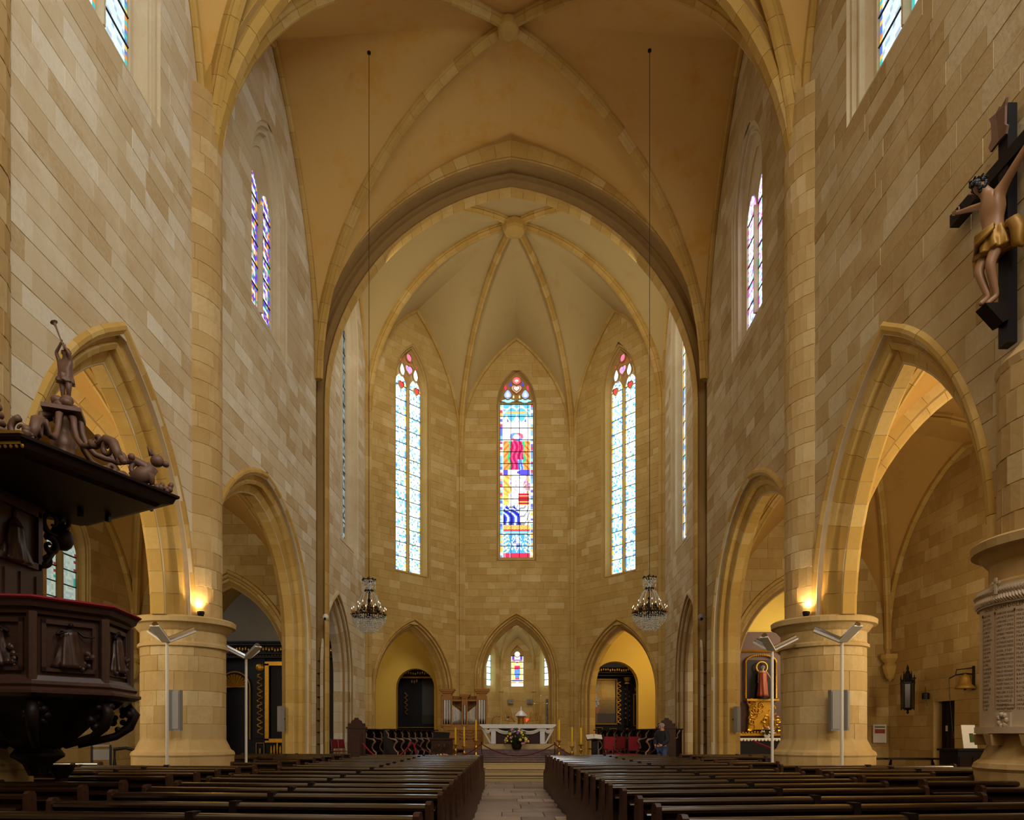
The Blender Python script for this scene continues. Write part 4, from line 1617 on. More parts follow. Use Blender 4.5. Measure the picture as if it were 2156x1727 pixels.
for i, d in enumerate(sideL):
    tiny = 13.9 < d < 17.0
    short = d < 10.9
    pr_ = pew_tiny if tiny else (pew_short if short else pew_long)
    L = .95 if tiny else (1.5 if short else LP)
    place_pew(pr_, -4.45 - L / 2, d + .08, -.05, '%s oak pew of the left side block, %s row counted from the camera' % ('very short' if tiny else ('short' if short else 'long'), ORD[i]))
for i, d in enumerate(sideR):
    tiny = 13.9 < d < 17.0
    short = d < 10.9
    pr_ = pew_tiny if tiny else (pew_short if short else pew_long)
    L = .95 if tiny else (1.5 if short else LP)
    xx = (4.55 if tiny else (4.7 if short and d > 9 else 5.0)) + L / 2
    place_pew(pr_, xx, d + .08, .05, '%s oak pew of the right side block, %s row counted from the camera' % ('very short' if tiny else ('short' if short else 'long'), ORD[i]))
for i, d in enumerate([11.0, 11.9, 12.8, 13.7]):
    place_pew(pew_long, -9.6, d + .5, -.05, 'oak pew in the left aisle behind the pulpit, %s row counted from the camera' % ORD[i])
for i, d in enumerate([11.46, 12.4]):
    place_pew(pew_long, 10.0, d + .3, .05, 'oak pew in the right aisle near the memorial pier, %s row from the camera' % ORD[i])


# ---------------------------------------------------------------- figures
def bake_skin(name, J, E, mat, parent, levels=1, root='hip', squash=None):
    me = bpy.data.meshes.new(name)
    keys = list(J)
    me.from_pydata([J[k][0:3] for k in keys], [(keys.index(a), keys.index(b)) for a, b in E], [])
    o = bpy.data.objects.new(name, me)
    COL.objects.link(o)
    sk = o.modifiers.new('skin', 'SKIN')
    sk.use_smooth_shade = True
    dat = me.skin_vertices[0].data
    for i, k in enumerate(keys):
        r_ = J[k][3]
        dat[i].radius = (r_, r_) if not isinstance(r_, tuple) else r_
        dat[i].use_root = (k == root)
    if levels:
        sb = o.modifiers.new('sub', 'SUBSURF')
        sb.levels = sb.render_levels = levels
    dg = bpy.context.evaluated_depsgraph_get()
    dg.update()
    nm = bpy.data.meshes.new_from_object(o.evaluated_get(dg))
    bpy.data.objects.remove(o)
    nm.name = name
    nm.materials.clear()
    nm.materials.append(mat)
    if squash:
        for v in nm.vertices:
            v.co.x *= squash[0]
            v.co.y *= squash[1]
            v.co.z *= squash[2]
    nm.polygons.foreach_set('use_smooth', [True] * len(nm.polygons))
    b = bpy.data.objects.new(name, nm)
    COL.objects.link(b)
    b.parent = parent
    return b


BASEJ = dict(hip=(0, 0, .95, (.15, .11)), belly=(0, 0, 1.1, (.13, .10)), chest=(0, .01, 1.32, (.17, .12)), neck=(0, .01, 1.49, .055), head=(0, -.01, 1.62, .085), top=(0, 0, 1.71, .07),
             shL=(.18, 0, 1.42, .06), elL=(.24, .03, 1.13, .042), wrL=(.25, -.03, .9, .03), haL=(.25, -.05, .82, .034),
             shR=(-.18, 0, 1.42, .06), elR=(-.24, .03, 1.13, .042), wrR=(-.25, -.03, .9, .03), haR=(-.25, -.05, .82, .034),
             hpL=(.09, 0, .88, .09), knL=(.1, -.01, .5, .058), anL=(.1, .02, .09, .036), toL=(.11, -.14, .035, .032),
             hpR=(-.09, 0, .88, .09), knR=(-.1, -.01, .5, .058), anR=(-.1, .02, .09, .036), toR=(-.11, -.14, .035, .032))
BODY_E = [('hip', 'belly'), ('belly', 'chest'), ('chest', 'neck'), ('neck', 'head'), ('head', 'top'), ('chest', 'shL'), ('shL', 'elL'), ('elL', 'wrL'), ('wrL', 'haL'),
          ('chest', 'shR'), ('shR', 'elR'), ('elR', 'wrR'), ('wrR', 'haR'), ('hip', 'hpL'), ('hpL', 'knL'), ('knL', 'anL'), ('anL', 'toL'), ('hip', 'hpR'), ('hpR', 'knR'), ('knR', 'anR'), ('anR', 'toR')]


def figure(name, mat, parent, pose={}, levels=1, xf=None, face=True, fingers=True):
    J = dict(BASEJ)
    J.update(pose)
    if xf:
        J = {k: tuple(xf(v[:3])) + ((v[3] if not isinstance(v[3], tuple) else v[3]),) for k, v in J.items()}
        sc = (Vector(xf((0, 0, 1))) - Vector(xf((0, 0, 0)))).length
        J = {k: v[:3] + (((v[3][0] * sc, v[3][1] * sc) if isinstance(v[3], tuple) else v[3] * sc),) for k, v in J.items()}
    else:
        sc = 1
    b = bake_skin(name, J, BODY_E, mat, parent, levels)
    if fingers:
        for s in 'LR':
            w, h = Vector(J['wr' + s][:3]), Vector(J['ha' + s][:3])
            d = (h - w).normalized()
            side = d.cross(Vector((0, 1, 0)))
            if side.length < .1:
                side = d.cross(Vector((0, 0, 1)))
            side.normalize()
            up = side.cross(d)
            for q, (off, ln) in enumerate(((-.026, .062), (-.009, .072), (.009, .068), (.025, .054))):
                mb = MB()
                p0 = h + side * off * sc + d * .01 * sc
                p1 = p0 + (d + up * -.15) * ln * .5 * sc
                p2 = p1 + (d + up * -.7) * ln * .45 * sc
                mb.tube([p0, p1, p2], [.009 * sc, .008 * sc, .006 * sc], 5)
                mb.build('finger', mat, b)
            mb = MB()
            p0 = w.lerp(h, .5) - side * .03 * sc
            mb.tube([p0, p0 + (d * .6 - side) * .03 * sc, p0 + (d * 1.6 - side) * .04 * sc], [.011 * sc, .009 * sc, .007 * sc], 5)
            mb.build('thumb', mat, b)
    return b, J, sc


def face_parts(parent, head, fwd, sc, mat, hairmat, hair='short', up=(0, 0, 1)):
    head, fwd, up = Vector(head), Vector(fwd).normalized(), Vector(up).normalized()
    side = fwd.cross(up).normalized()
    mb = MB()
    mb.tube([head + fwd * .085 * sc + up * .025 * sc, head + fwd * .115 * sc - up * .01 * sc, head + fwd * .088 * sc - up * .018 * sc], [.008 * sc, .014 * sc, .01 * sc], 6)
    mb.build('nose', mat, parent)
    for s in (-1, 1):
        mb = MB()
        mb.ball(head + fwd * .083 * sc + side * s * .033 * sc + up * .022 * sc, (.011 * sc,) * 3, 6, 4)
        mb.build('eye', M['black'], parent)
        mb = MB()
        mb.ball(head + side * s * .09 * sc - up * .005 * sc, (.016 * sc, .014 * sc, .026 * sc), 6, 4)
        mb.build('ear', mat, parent)
    mb = MB()
    mb.tube([head + fwd * .086 * sc + side * .022 * sc - up * .045 * sc, head + fwd * .092 * sc - up * .047 * sc, head + fwd * .086 * sc - side * .022 * sc - up * .045 * sc], .006 * sc, 5)
    mb.build('mouth', M['robe_red'], parent)
    mb = MB()
    r_ = random.Random(4)
    for i in range(46 if hair != 'long' else 80):
        a = r_.uniform(0, 2 * PI)
        e = r_.uniform(-.1 if hair != 'long' else -.9, 1.0)
        dv = (fwd * math.cos(a) + side * math.sin(a)) * math.sqrt(max(0, 1 - e * e)) + up * e
        if dv.dot(fwd) > .45 and e < .55:
            continue
        c = head + dv * .088 * sc + up * .02 * sc
        mb.ball(c, (.028 * sc,) * 3, 6, 4)
    mb.build('hair', hairmat, parent)


def robe(mb, c, h, r0, r1, folds=9, depth=.12, n=36, seed=0, squashy=1.0):
    vs = []
    r_ = random.Random(seed)
    ph = r_.uniform(0, 6)
    m = 10
    for i in range(m + 1):
        t = i / m
        rr = r0 + (r1 - r0) * t ** .8
        for k in range(n):
            a = 2 * PI * k / n
            q = rr * (1 + depth * (1 - t * .6) * math.sin(folds * a + ph + t * 2.2) + depth * .4 * math.sin(2.5 * folds * a + t * 5))
            vs.append((c[0] + q * math.cos(a), c[1] + q * math.sin(a) * squashy, c[2] + h * t))
    fs = [(i * n + k, i * n + (k + 1) % n, (i + 1) * n + (k + 1) % n, (i + 1) * n + k) for i in range(m) for k in range(n)]
    fs.append(tuple(m * n + k for k in range(n)))
    fs.append(tuple(range(n - 1, -1, -1)))
    mb.add(vs, fs)


def scroll(mb, c, r, turns, th, xdir, zdir=(0, 0, 1), a0=0, n=18, sgn=1, taper=.35):
    """volute in the plane of xdir, zdir"""
    xd, zd = Vector(xdir), Vector(zdir)
    pts, rs = [], []
    for i in range(n + 1):
        t = i / n
        a = a0 + sgn * turns * 2 * PI * t
        rr = r * (1 - t * .85)
        pts.append(Vector(c) + xd * rr * math.cos(a) + zd * rr * math.sin(a))
        rs.append(th * (1 - (1 - taper) * t))
    mb.tube(pts, rs, 6)


# ---------------------------------------------------------------- pulpit
pul = thing('pulpit', 'carved dark walnut pulpit with figure panels and sounding board on the near left pier', 'pulpit', (-5.75, 8.8, 0))
A8 = math.radians(-60)
R8 = 1.0


def oct_v(i, R=R8, z=0.0):
    a = A8 + i * PI / 4
    return Vector((R * math.cos(a), R * math.sin(a), z))


def oct_lathe(name, prof, mat, parent=pul):
    mb = MB()
    mb.lathe((0, 0, 0), prof, 8, ang=(A8, A8 + 2 * PI))
    return mb.build(name, mat, parent)


oct_lathe('lower_cornice', [(.8, 1.90), (1.06, 1.93), (1.14, 1.97), (1.14, 2.0), (1.08, 2.04), (1.1, 2.07), (1.06, 2.11), (1.02, 2.17), (.98, 2.18)], M['pulpit'])
oct_lathe('upper_cornice', [(.97, 2.84), (1.02, 2.86), (1.03, 2.9), (1.08, 2.93), (1.10, 2.98), (1.12, 3.0), (.9, 3.01)], M['pulpit'])
oct_lathe('cushion', [(.92, 3.0), (1.13, 3.005), (1.15, 3.025), (1.12, 3.05), (.92, 3.055)], M['red_cloth'])
oct_lathe('drum', [(.93, 2.1), (.93, 2.9)], M['dark_wood'])
oct_lathe('floor_board', [(.9, 2.12), (.9, 2.15)], M['dark_wood'])
oct_lathe('hanging_boss', [(.94, 1.92), (.86, 1.84), (.74, 1.76), (.64, 1.66), (.58, 1.62), (.46, 1.5), (.42, 1.46), (.32, 1.38), (.24, 1.33), (.28, 1.27), (.26, 1.22), (.16, 1.14), (.1, 1.0)], M['dark_wood'])
mb = MB()
mb.lathe((.12, .27, 0), [(.12, 0), (.12, .1), (.08, .14), (.07, .95), (.14, 1.05), (.16, 1.12)], 10)
mb.build('support_post', M['dark_wood'], pul)
poses = {1: dict(elR=(-.3, -.12, 1.2, .05), wrR=(-.18, -.25, 1.3, .035), haR=(-.1, -.28, 1.33, .03), elL=(.26, -.15, 1.22, .05), wrL=(.42, -.2, 1.22, .035), haL=(.5, -.22, 1.24, .03)),
         0: dict(elL=(.3, -.1, 1.2, .05), wrL=(.2, -.2, 1.35, .035), haL=(.12, -.22, 1.42, .03)),
         2: dict(elR=(-.3, -.1, 1.35, .05), wrR=(-.22, -.18, 1.6, .035), haR=(-.15, -.2, 1.66, .03))}
for i in (-2, -1, 0, 1, 2):
    a, b = oct_v(i), oct_v(i + 1)
    T = (b - a).normalized()
    N = Vector((T.y, -T.x, 0))
    mid = (a + b) / 2
    Ln = (b - a).length

    def F(u, z, d, T=T, N=N, mid=mid):
        return mid + T * u + N * d + Vector((0, 0, z))
    R3 = Matrix((T, N, Vector((0, 0, 1)))).transposed()
    mb = MB()
    mb.box(F(0, 2.5, -.05), (Ln - .1, .04, .68), R3)
    pn = mb.build('side_panel', M['pulpit'], pul)
    for (u0, u1, z0, z1) in ((-.29, .29, 2.76, 2.81), (-.29, .29, 2.22, 2.27), (-.29, -.245, 2.22, 2.81), (.245, .29, 2.22, 2.81)):
        mb = MB()
        mb.box(F((u0 + u1) / 2, (z0 + z1) / 2, -.012), (u1 - u0, .045, z1 - z0), R3)
        mb.build('panel_moulding', M['pulpit'], pn)
    mb = MB()
    mb.tube([b + Vector((0, 0, 2.12)), b + Vector((0, 0, 2.88))], .055, 8)
    mb.build('corner_post', M['pulpit'], pul)
    if i in (-1, 0, 1):
        k = .345
        XF = lambda p, F=F: F(p[0] * k * 1.5, 2.265 + p[2] * k * .9, .0 - p[1] * k * .8)
        fb, J, sc_ = figure('relief_figure', M['dark_wood'], pn, dict(poses.get(i + 1, {}), head=(.02, -.06, 1.6, .11), top=(.02, -.04, 1.7, .09)), 1, XF, fingers=False)
        mb = MB()
        robe(mb, (0, 0, 0), 1.36, .30, .15, 7, .28, 36, i + 5)
        mb.v = [tuple(XF((p[0], p[1], p[2] + .02))) for p in mb.v]
        mb.build('relief_drapery', M['pulpit'], pn, smooth=True)
        mb = MB()
        for q in range(16):
            mb.ball(XF((rnd.uniform(-.3, .45), rnd.uniform(-.15, .1), rnd.uniform(-.02, .16))), (.03, .025, .03), 6, 4)
        for q in range(9):
            mb.ball(XF((rnd.uniform(.28, .48), rnd.uniform(-.15, .05), rnd.uniform(.1, .75))), (.03, .025, .035), 6, 4)
        mb.build('relief_ground', M['pulpit'], pn)
    # bracket below each corner
    c = oct_v(i + 1, 1.0)
    cn = c.normalized()
    mb = MB()
    mb.tube([cn * .98 + Vector((0, 0, 1.88)), cn * 1.06 + Vector((0, 0, 1.76)), cn * 1.0 + Vector((0, 0, 1.6)), cn * .84 + Vector((0, 0, 1.48)), cn * .62 + Vector((0, 0, 1.42)), cn * .42 + Vector((0, 0, 1.38))], [.05, .07, .06, .05, .045, .05], 8)
    mb.build('bracket', M['dark_wood'], pul, smooth=True)
    mb = MB()
    for q in range(12):
        w_ = rnd.uniform(0, 1)
        p = cn * (1.02 - .25 * w_) + Vector((rnd.uniform(-.1, .1), rnd.uniform(-.1, .1), 1.86 - .3 * w_))
        mb.ball(p, (rnd.uniform(.03, .06),) * 3, 7, 5)
    mb.build('carved_garland', M['dark_wood'], pul, smooth=True)
mb = MB()
mb.lathe((0, 0, 0), [(.24, 1.2), (.29, 1.23), (.29, 1.27), (.25, 1.3)], 16)
mb.build('turned_ring', M['dark_wood'], pul, smooth=True)

# backboard between desk and sounding board, on the face of the pier
bb = MB()
bb.box((-.32, -.05, 3.72), (.08, 1.16, 1.62))
back = bb.build('backboard', M['pulpit'], pul)
for (y0, y1, z0, z1) in ((-.4, .42, 3.62, 3.70), (-.4, .42, 4.30, 4.36), (.36, .42, 3.62, 4.36), (-.46, -.4, 3.62, 4.36)):
    mb = MB()
    mb.box((-.26, (y0 + y1) / 2, (z0 + z1) / 2), (.07, y1 - y0, z1 - z0))
    mb.build('frame_moulding', M['pulpit'], back)
for y0 in (-.5, -.22, .06, .32):
    mb = MB()
    mb.box((-.275, y0 + .11, 3.28), (.03, .2 if y0 < .3 else .12, .52))
    mb.build('raised_panel', M['pulpit'], back)
XFb = lambda p: Vector((-.27 + .0 - p[1] * .2, p[0] * .42 - .02, 3.24 + p[2] * .62))
fb, J, sc_ = figure('relief_figure', M['pulpit'], back, dict(knL=(.05, 0, .8, .1), anL=(.05, 0, .72, .1), toL=(.05, 0, .7, .05), knR=(-.05, 0, .8, .1), anR=(-.05, 0, .72, .1), toR=(-.05, 0, .7, .05)), 1, XFb, fingers=False)
mb = MB()
robe(mb, (0, 0, .62), .75, .6, .3, 8, .2, 28, 9)
mb.v = [tuple(XFb(p)) for p in mb.v]
mb.build('relief_drapery', M['pulpit'], back, smooth=True)
# openwork bracket under the sounding board
mb = MB()
for q, (cy, cz, r_, t_) in enumerate(((.75, 4.35, .2, 1.3), (.95, 4.2, .16, 1.2), (.7, 4.02, .13, 1.2), (.62, 3.82, .1, 1.1), (1.02, 4.42, .12, 1.2))):
    scroll(mb, (-.3, cy, cz), r_, t_, .05, (.25, .97, 0), a0=q, sgn=1 if q % 2 else -1)
mb.ball((-.28, .95, 4.18), (.12, .17, .16), 10, 7)
mb.tube([(-.3, .5, 3.7), (-.3, .6, 3.78), (-.3, .75, 3.95), (-.3, .85, 4.1)], .045, 8)
mb.build('scroll_bracket', M['dark_wood'], pul, smooth=True)

# sounding board
ca = [math.radians(a) for a in (-62, 20, 100, 180, 239)]
Rc = 1.6


def cano(name, prof, mat, par):
    vs = []
    m = len(ca)
    for k_, z in prof:
        for a in ca:
            vs.append((Rc * k_ * math.cos(a), Rc * k_ * math.sin(a), z))
    fs = [(i * m + j, i * m + (j + 1) % m, (i + 1) * m + (j + 1) % m, (i + 1) * m + j) for i in range(len(prof) - 1) for j in range(m)]
    fs.append(tuple(range(m)))
    fs.append(tuple((len(prof) - 1) * m + j for j in range(m)))
    q = MB()
    q.add(vs, fs)
    return q.build(name, mat, par)


can = cano('sounding_board', [(.82, 4.46), (.86, 4.50), (.95, 4.52), (.97, 4.58), (1.0, 4.60), (1.0, 4.63), (.9, 4.66), (.5, 4.82), (.3, 4.9)], M['dark_wood'], pul)
v1, v2 = Vector((Rc * math.cos(ca[0]), Rc * math.sin(ca[0]), 0)), Vector((Rc * math.cos(ca[4]), Rc * math.sin(ca[4]), 0))
for z, o_, h_ in ((4.645, 0.985, .03), (4.605, .965, .03), (4.56, .945, .04)):
    mb = MB()
    p, q = v1 * o_, v2 * o_
    T = (q - p).normalized()
    R3 = Matrix((T, Vector((-T.y, T.x, 0)), Vector((0, 0, 1)))).transposed()
    mb.box((p + q) / 2 + Vector((0, 0, z)), ((q - p).length, .06, h_), R3)
    mb.build('gilt_moulding', M['gold_dull'], can)
mb = MB()
for i in range(26):
    p = v1.lerp(v2, i / 25) * .955
    mb.ball(p + Vector((0, 0, 4.525)), (.018, .018, .025), 6, 4)
o = mb.build('gilt_beading', M['gold_dull'], can)
fin = M['statue_wood']
for k in range(2):
    mb = MB()
    mb.box((.2 + .25 * k, .55 + .2 * k, 4.42), (.05, .06, .12))
    mb.build('hook', M['black'], can)
cxp = Vector((.32, 0, 0))
mb = MB()
mb.lathe((.32, 0, 0), [(.16, 4.84), (.18, 4.88), (.1, 4.94), (.13, 5.04), (.15, 5.1), (.08, 5.2), (.06, 5.3), (.11, 5.34), (.12, 5.4), (.1, 5.44)], 14)
mb.build('baluster', fin, can, smooth=True)
mb = MB()
mb.box((.32, 0, 5.47), (.42, .42, .05), (0, 0, .4))
plat = mb.build('top_platform', fin, can)
mb = MB()
for q in range(9):
    mb.ball((.32 + rnd.uniform(-.1, .1), rnd.uniform(-.1, .1), 5.55 + rnd.uniform(-.03, .06)), (.075, .075, .06), 8, 6)
mb.build('cloud_base', fin, can, smooth=True)
for a in list(ca) + [math.radians(-20), math.radians(60)]:
    d = Vector((math.cos(a), math.sin(a), 0))
    mb = MB()
    P = lambda r_, z: tuple(cxp * (1 - r_ / 1.6) + d * r_ + Vector((0, 0, z)))
    mb.tube([P(.12, 5.42), P(.22, 5.38), P(.24, 5.26), P(.3, 5.12), P(.42, 5.02), P(.56, 4.99), P(.66, 4.98), P(.7, 5.04)], [.035, .04, .035, .032, .035, .038, .035, .03], 7)
    scroll(mb, P(.74, 5.04), .09, 1.2, .045, d, a0=PI)
    mb.tube([P(.78, 4.98), P(.95, 5.02), P(1.1, 4.96), P(1.18, 4.84), P(1.2, 4.74)], [.035, .055, .06, .055, .03], 8)
    scroll(mb, P(1.0, 4.9), .1, 1.3, .04, d, a0=PI / 3)
    mb.build('scroll_arm', fin, can, smooth=True)
    mb = MB()
    for q in range(10):
        t = rnd.uniform(1.22, 1.5)
        mb.ball(P(t, 4.68 + rnd.uniform(0, .09)), (rnd.uniform(.02, .045),) * 3, 7, 5)
    mb.build('carved_ornament', fin, can, smooth=True)
# lion like grotesque on the far corner
d = Vector((math.cos(ca[1]), math.sin(ca[1]), 0))
q0 = d * 1.28
mb = MB()
mb.tube([q0 * .82 + Vector((0, 0, 4.78)), q0 * .92 + Vector((0, 0, 4.86)), q0 + Vector((0, 0, 4.98))], [.1, .12, .08], 8)
mb.ball(q0 * 1.04 + Vector((0, 0, 5.06)), (.085, .08, .08), 9, 7)
mb.ball(q0 * 1.12 + Vector((0, 0, 5.03)), (.045, .045, .04), 8, 6)
for s in (-1, 1):
    mb.tube([q0 * 1.0 + Vector((0, s * .04, 5.11)), q0 * .97 + Vector((0, s * .05, 5.22))], [.03, .01], 5)
mb.build('grotesque', fin, can, smooth=True)
# leafy finial above the left edge
mb = MB()
pf = v1.lerp(v2, .25) * .8
for q in range(5):
    mb.ball(pf + Vector((0, 0, 4.78 + q * .085)), (.11 - .018 * q, .11 - .018 * q, .05), 9, 6)
scroll(mb, pf + Vector((.22, .05, 4.82)), .12, 1.2, .04, (1, 0, 0), a0=PI / 2)
mb.build('leaf_finial', fin, can, smooth=True)
# putto with trumpet
XP = lambda p: Vector((.34 + p[0] * .36, p[1] * .36, 5.6 + p[2] * .36))
pose = dict(chest=(0, .01, 1.3, (.2, .16)), belly=(0, -.03, 1.08, (.2, .18)), hip=(0, 0, .9, (.19, .16)), head=(.06, -.05, 1.66, .14), top=(.06, -.04, 1.78, .12), neck=(.02, 0, 1.48, .08),
            hpL=(.11, 0, .82, .14), knL=(.16, -.08, .45, .09), anL=(.06, .08, .1, .06), hpR=(-.11, 0, .82, .14), knR=(-.08, -.02, .45, .09), anR=(-.08, .02, .1, .06),
            shL=(.2, -.02, 1.42, .08), elL=(.22, -.16, 1.62, .06), wrL=(.1, -.2, 1.82, .045), haL=(.06, -.2, 1.9, .045),
            shR=(-.2, -.02, 1.42, .08), elR=(-.26, -.1, 1.68, .06), wrR=(-.08, -.17, 1.9, .045), haR=(-.02, -.19, 2.0, .045))
fb, J, sc_ = figure('putto', fin, can, pose, 2, XP, fingers=True)
face_parts(fb, J['head'][:3], (.5, -.8, .2), sc_ * 1.45, fin, fin)
mb = MB()
robe(mb, (0, 0, .68), .28, .27, .22, 8, .2, 26, 2)
mb.v = [tuple(XP(p)) for p in mb.v]
mb.build('loincloth', fin, fb, smooth=True)
mb = MB()
mb.tube([XP((.1, -.25, 1.72)), XP((.0, -.22, 2.0)), XP((-.2, -.2, 2.5)), XP((-.25, -.2, 2.62)), XP((-.27, -.2, 2.66))], [.006, .008, .012, .02, .045], 8)
mb.build('trumpet', fin, can)

# ---------------------------------------------------------------- crucifix
cru = thing('crucifix', 'large crucifix with pale carved figure and gilt loincloth on the upper right wall', 'crucifix', (6.44, 9.0, 6.42), -PI / 2)
mb = MB()
mb.box((0, -.07, 1.5), (.17, .12, 3.0))
mb.build('cross_post', M['black_paint'], cru)
mb = MB()
mb.box((0, -.08, 2.32), (2.1, .13, .17))
mb.build('cross_arm', M['black_paint'], cru)
mb = MB()
mb.prism([(-.14, .0), (-.17, .08), (-.12, .14), (-.13, .36), (-.16, .44), (-.05, .42), (0, .46), (.05, .42), (.16, .44), (.13, .36), (.12, .14), (.17, .08), (.14, 0), (0, .03)],
         lambda a, b: (a, -.15 - .03 * abs(a) * 4, 2.56 + b), lambda a, b: (a, -.18 - .03 * abs(a) * 4, 2.56 + b))
mb.build('title_board', M['statue_wood'], cru)
pose = dict(hip=(0, -.24, 1.36, (.14, .1)), belly=(.01, -.26, 1.5, (.12, .09)), chest=(0, -.27, 1.76, (.17, .11)), neck=(-.02, -.3, 1.94, .055), head=(-.06, -.39, 2.03, .085), top=(-.07, -.4, 2.13, .07),
            shL=(.18, -.24, 1.9, .06), elL=(.5, -.2, 2.1, .042), wrL=(.78, -.17, 2.26, .03), haL=(.86, -.17, 2.31, .034),
            shR=(-.18, -.24, 1.9, .06), elR=(-.5, -.2, 2.1, .042), wrR=(-.78, -.17, 2.26, .03), haR=(-.86, -.17, 2.31, .034),
            hpL=(.09, -.24, 1.28, .092), knL=(.09, -.36, .96, .06), anL=(.04, -.24, .60, .038), toL=(.03, -.36, .50, .034),
            hpR=(-.09, -.24, 1.28, .092), knR=(-.07, -.4, .98, .06), anR=(-.02, -.3, .62, .038), toR=(-.01, -.42, .52, .034))
fb, J, sc_ = figure('carved_body', M['flesh'], cru, pose, 2)
face_parts(fb, J['head'][:3], (-.35, -.9, -.35), 1.0, M['flesh'], M['hair'], 'long', up=(-.1, -.35, .93))
mb = MB()
for q in range(14):
    a = 2 * PI * q / 14
    mb.tube([(-.07 + .09 * math.cos(a), -.39 + .09 * math.sin(a), 2.11), (-.07 + .1 * math.cos(a + .4), -.39 + .1 * math.sin(a + .4), 2.13 + .02 * (q % 2))], .012, 5)
mb.build('crown_of_thorns', M['black'], fb)
mb = MB()
robe(mb, (0, -.24, 1.14), .28, .23, .19, 9, .16, 40, 3, .8)
for q in range(4):
    mb.tube([(-.2, -.36 + q * .01, 1.2 + q * .05), (0, -.46, 1.28 + q * .03), (.2, -.38, 1.36 + q * .012)], [.02, .035, .02], 7)
mb.tube([(.22, -.22, 1.38), (.3, -.2, 1.36), (.34, -.18, 1.24), (.3, -.16, 1.1), (.36, -.14, 1.02)], [.06, .08, .09, .07, .02], 9)
mb.tube([(-.2, -.26, 1.36), (-.27, -.28, 1.28), (-.26, -.28, 1.14), (-.3, -.28, 1.06)], [.05, .06, .05, .02], 9)
mb.build('loincloth', M['gold_dull'], cru, smooth=True)
mb = MB()
mb.prism([(-.42, .48), (-.12, .5), (-.12, .28), (-.2, .24)], lambda a, b: (-.09, a, b), lambda a, b: (.1, a, b))
mb.build('foot_rest', M['dark_wood'], cru)

# ---------------------------------------------------------------- memorial tablet round the near right pier
PX, PY = 7.1, 8.9
tab = thing('memorial_tablet', 'curved marble memorial tablet with laurel band and columns of names, near right pier', 'memorial', (PX, PY, 0))


def tcyl(phi_deg, z, r_):
    a = math.radians(phi_deg)
    return (r_ * math.cos(a), r_ * math.sin(a), z)


def tslab(name, p0, p1, z0, z1, r0, r1, mat, n=24, par=None):
    mb = MB()
    vs = []
    for i in range(n + 1):
        ph = p0 + (p1 - p0) * i / n
        vs += [tcyl(ph, z0, r0), tcyl(ph, z0, r1), tcyl(ph, z1, r1), tcyl(ph, z1, r0)]
    fs = []
    for i in range(n):
        for j in range(4):
            fs.append((i * 4 + j, i * 4 + (j + 1) % 4, i * 4 + 4 + (j + 1) % 4, i * 4 + 4 + j))
    fs += [(0, 1, 2, 3), (n * 4, n * 4 + 3, n * 4 + 2, n * 4 + 1)]
    mb.add(vs, fs)
    return mb.build(name, mat, par or tab)


slab = tslab('marble_slab', 137, 230, 1.60, 3.22, .87, .96, M['marble_name'])
tslab('top_band', 137, 230, 3.12, 3.36, .87, .99, M['marble_name'])
tslab('base_ledge', 136, 231, 1.52, 1.60, .85, 1.02, M['marble_name'])
for ph in (150, 178, 207):
    mb = MB()
    a = math.radians(ph)
    mb.box((.93 * math.cos(a), .93 * math.sin(a), 1.44), (.16, .1, .14), (0, 0, a), 1.4)
    mb.build('console', M['pier'], tab)
r_ = random.Random(8)
for i in range(84):
    ph = 138 + i * 1.08
    sg = 1 if i % 2 else -1
    mb = MB()
    d0 = r_.uniform(-.5, .5)
    p0 = Vector(tcyl(ph, 3.24 - sg * .02, .995))
    p1 = Vector(tcyl(ph + 2.2, 3.24 + sg * .05, 1.03))
    p2 = Vector(tcyl(ph + 4.6 + d0, 3.24 + sg * .105, 1.0))
    q0 = Vector(tcyl(ph + 1.6, 3.24 + sg * .085, 1.0))
    q1 = Vector(tcyl(ph + 3.2, 3.24 + sg * .02, 1.0))
    mb.add([p0, q0, p2, q1, p1, p1 * 1.0], [(0, 1, 4), (1, 2, 4), (2, 3, 4), (3, 0, 4)])
    mb.build('laurel_leaf', M['marble_name'], tab)
mb = MB()
mb.box(tcyl(186, 3.34, 1.03), (.02, .035, .2), (0, 0, math.radians(186)))
mb.box(tcyl(186, 3.38, 1.03), (.02, .12, .03), (0, 0, math.radians(186)))
mb.build('small_cross', M['marble_name'], tab)
mb = MB()
for q in range(7):
    a = 2 * PI * q / 7
    c = tcyl(189 + 3.2 * math.cos(a), 1.68 + .07 * math.sin(a), .985)
    mb.ball(c, (.03, .03, .035), 7, 5)
mb.box(tcyl(189, 1.67, .965), (.03, .2, .22), (0, 0, math.radians(189)))
mb.build('carved_cartouche', M['marble_name'], tab)


TEXTS = {}


def prepare_texts(items):
    obs = []
    for body, size in items:
        cu = bpy.data.curves.new('lettering', 'FONT')
        cu.body = body
        cu.size = size
        cu.resolution_u = 1
        o = bpy.data.objects.new('lettering', cu)
        COL.objects.link(o)
        obs.append((body, size, o))
    dg = bpy.context.evaluated_depsgraph_get()
    for body, size, o in obs:
        me = bpy.data.meshes.new_from_object(o.evaluated_get(dg))
        TEXTS[(body, size)] = ([tuple(v.co) for v in me.vertices], [tuple(p.vertices) for p in me.polygons])
        bpy.data.meshes.remove(me)
    for body, size, o in obs:
        bpy.data.objects.remove(o)


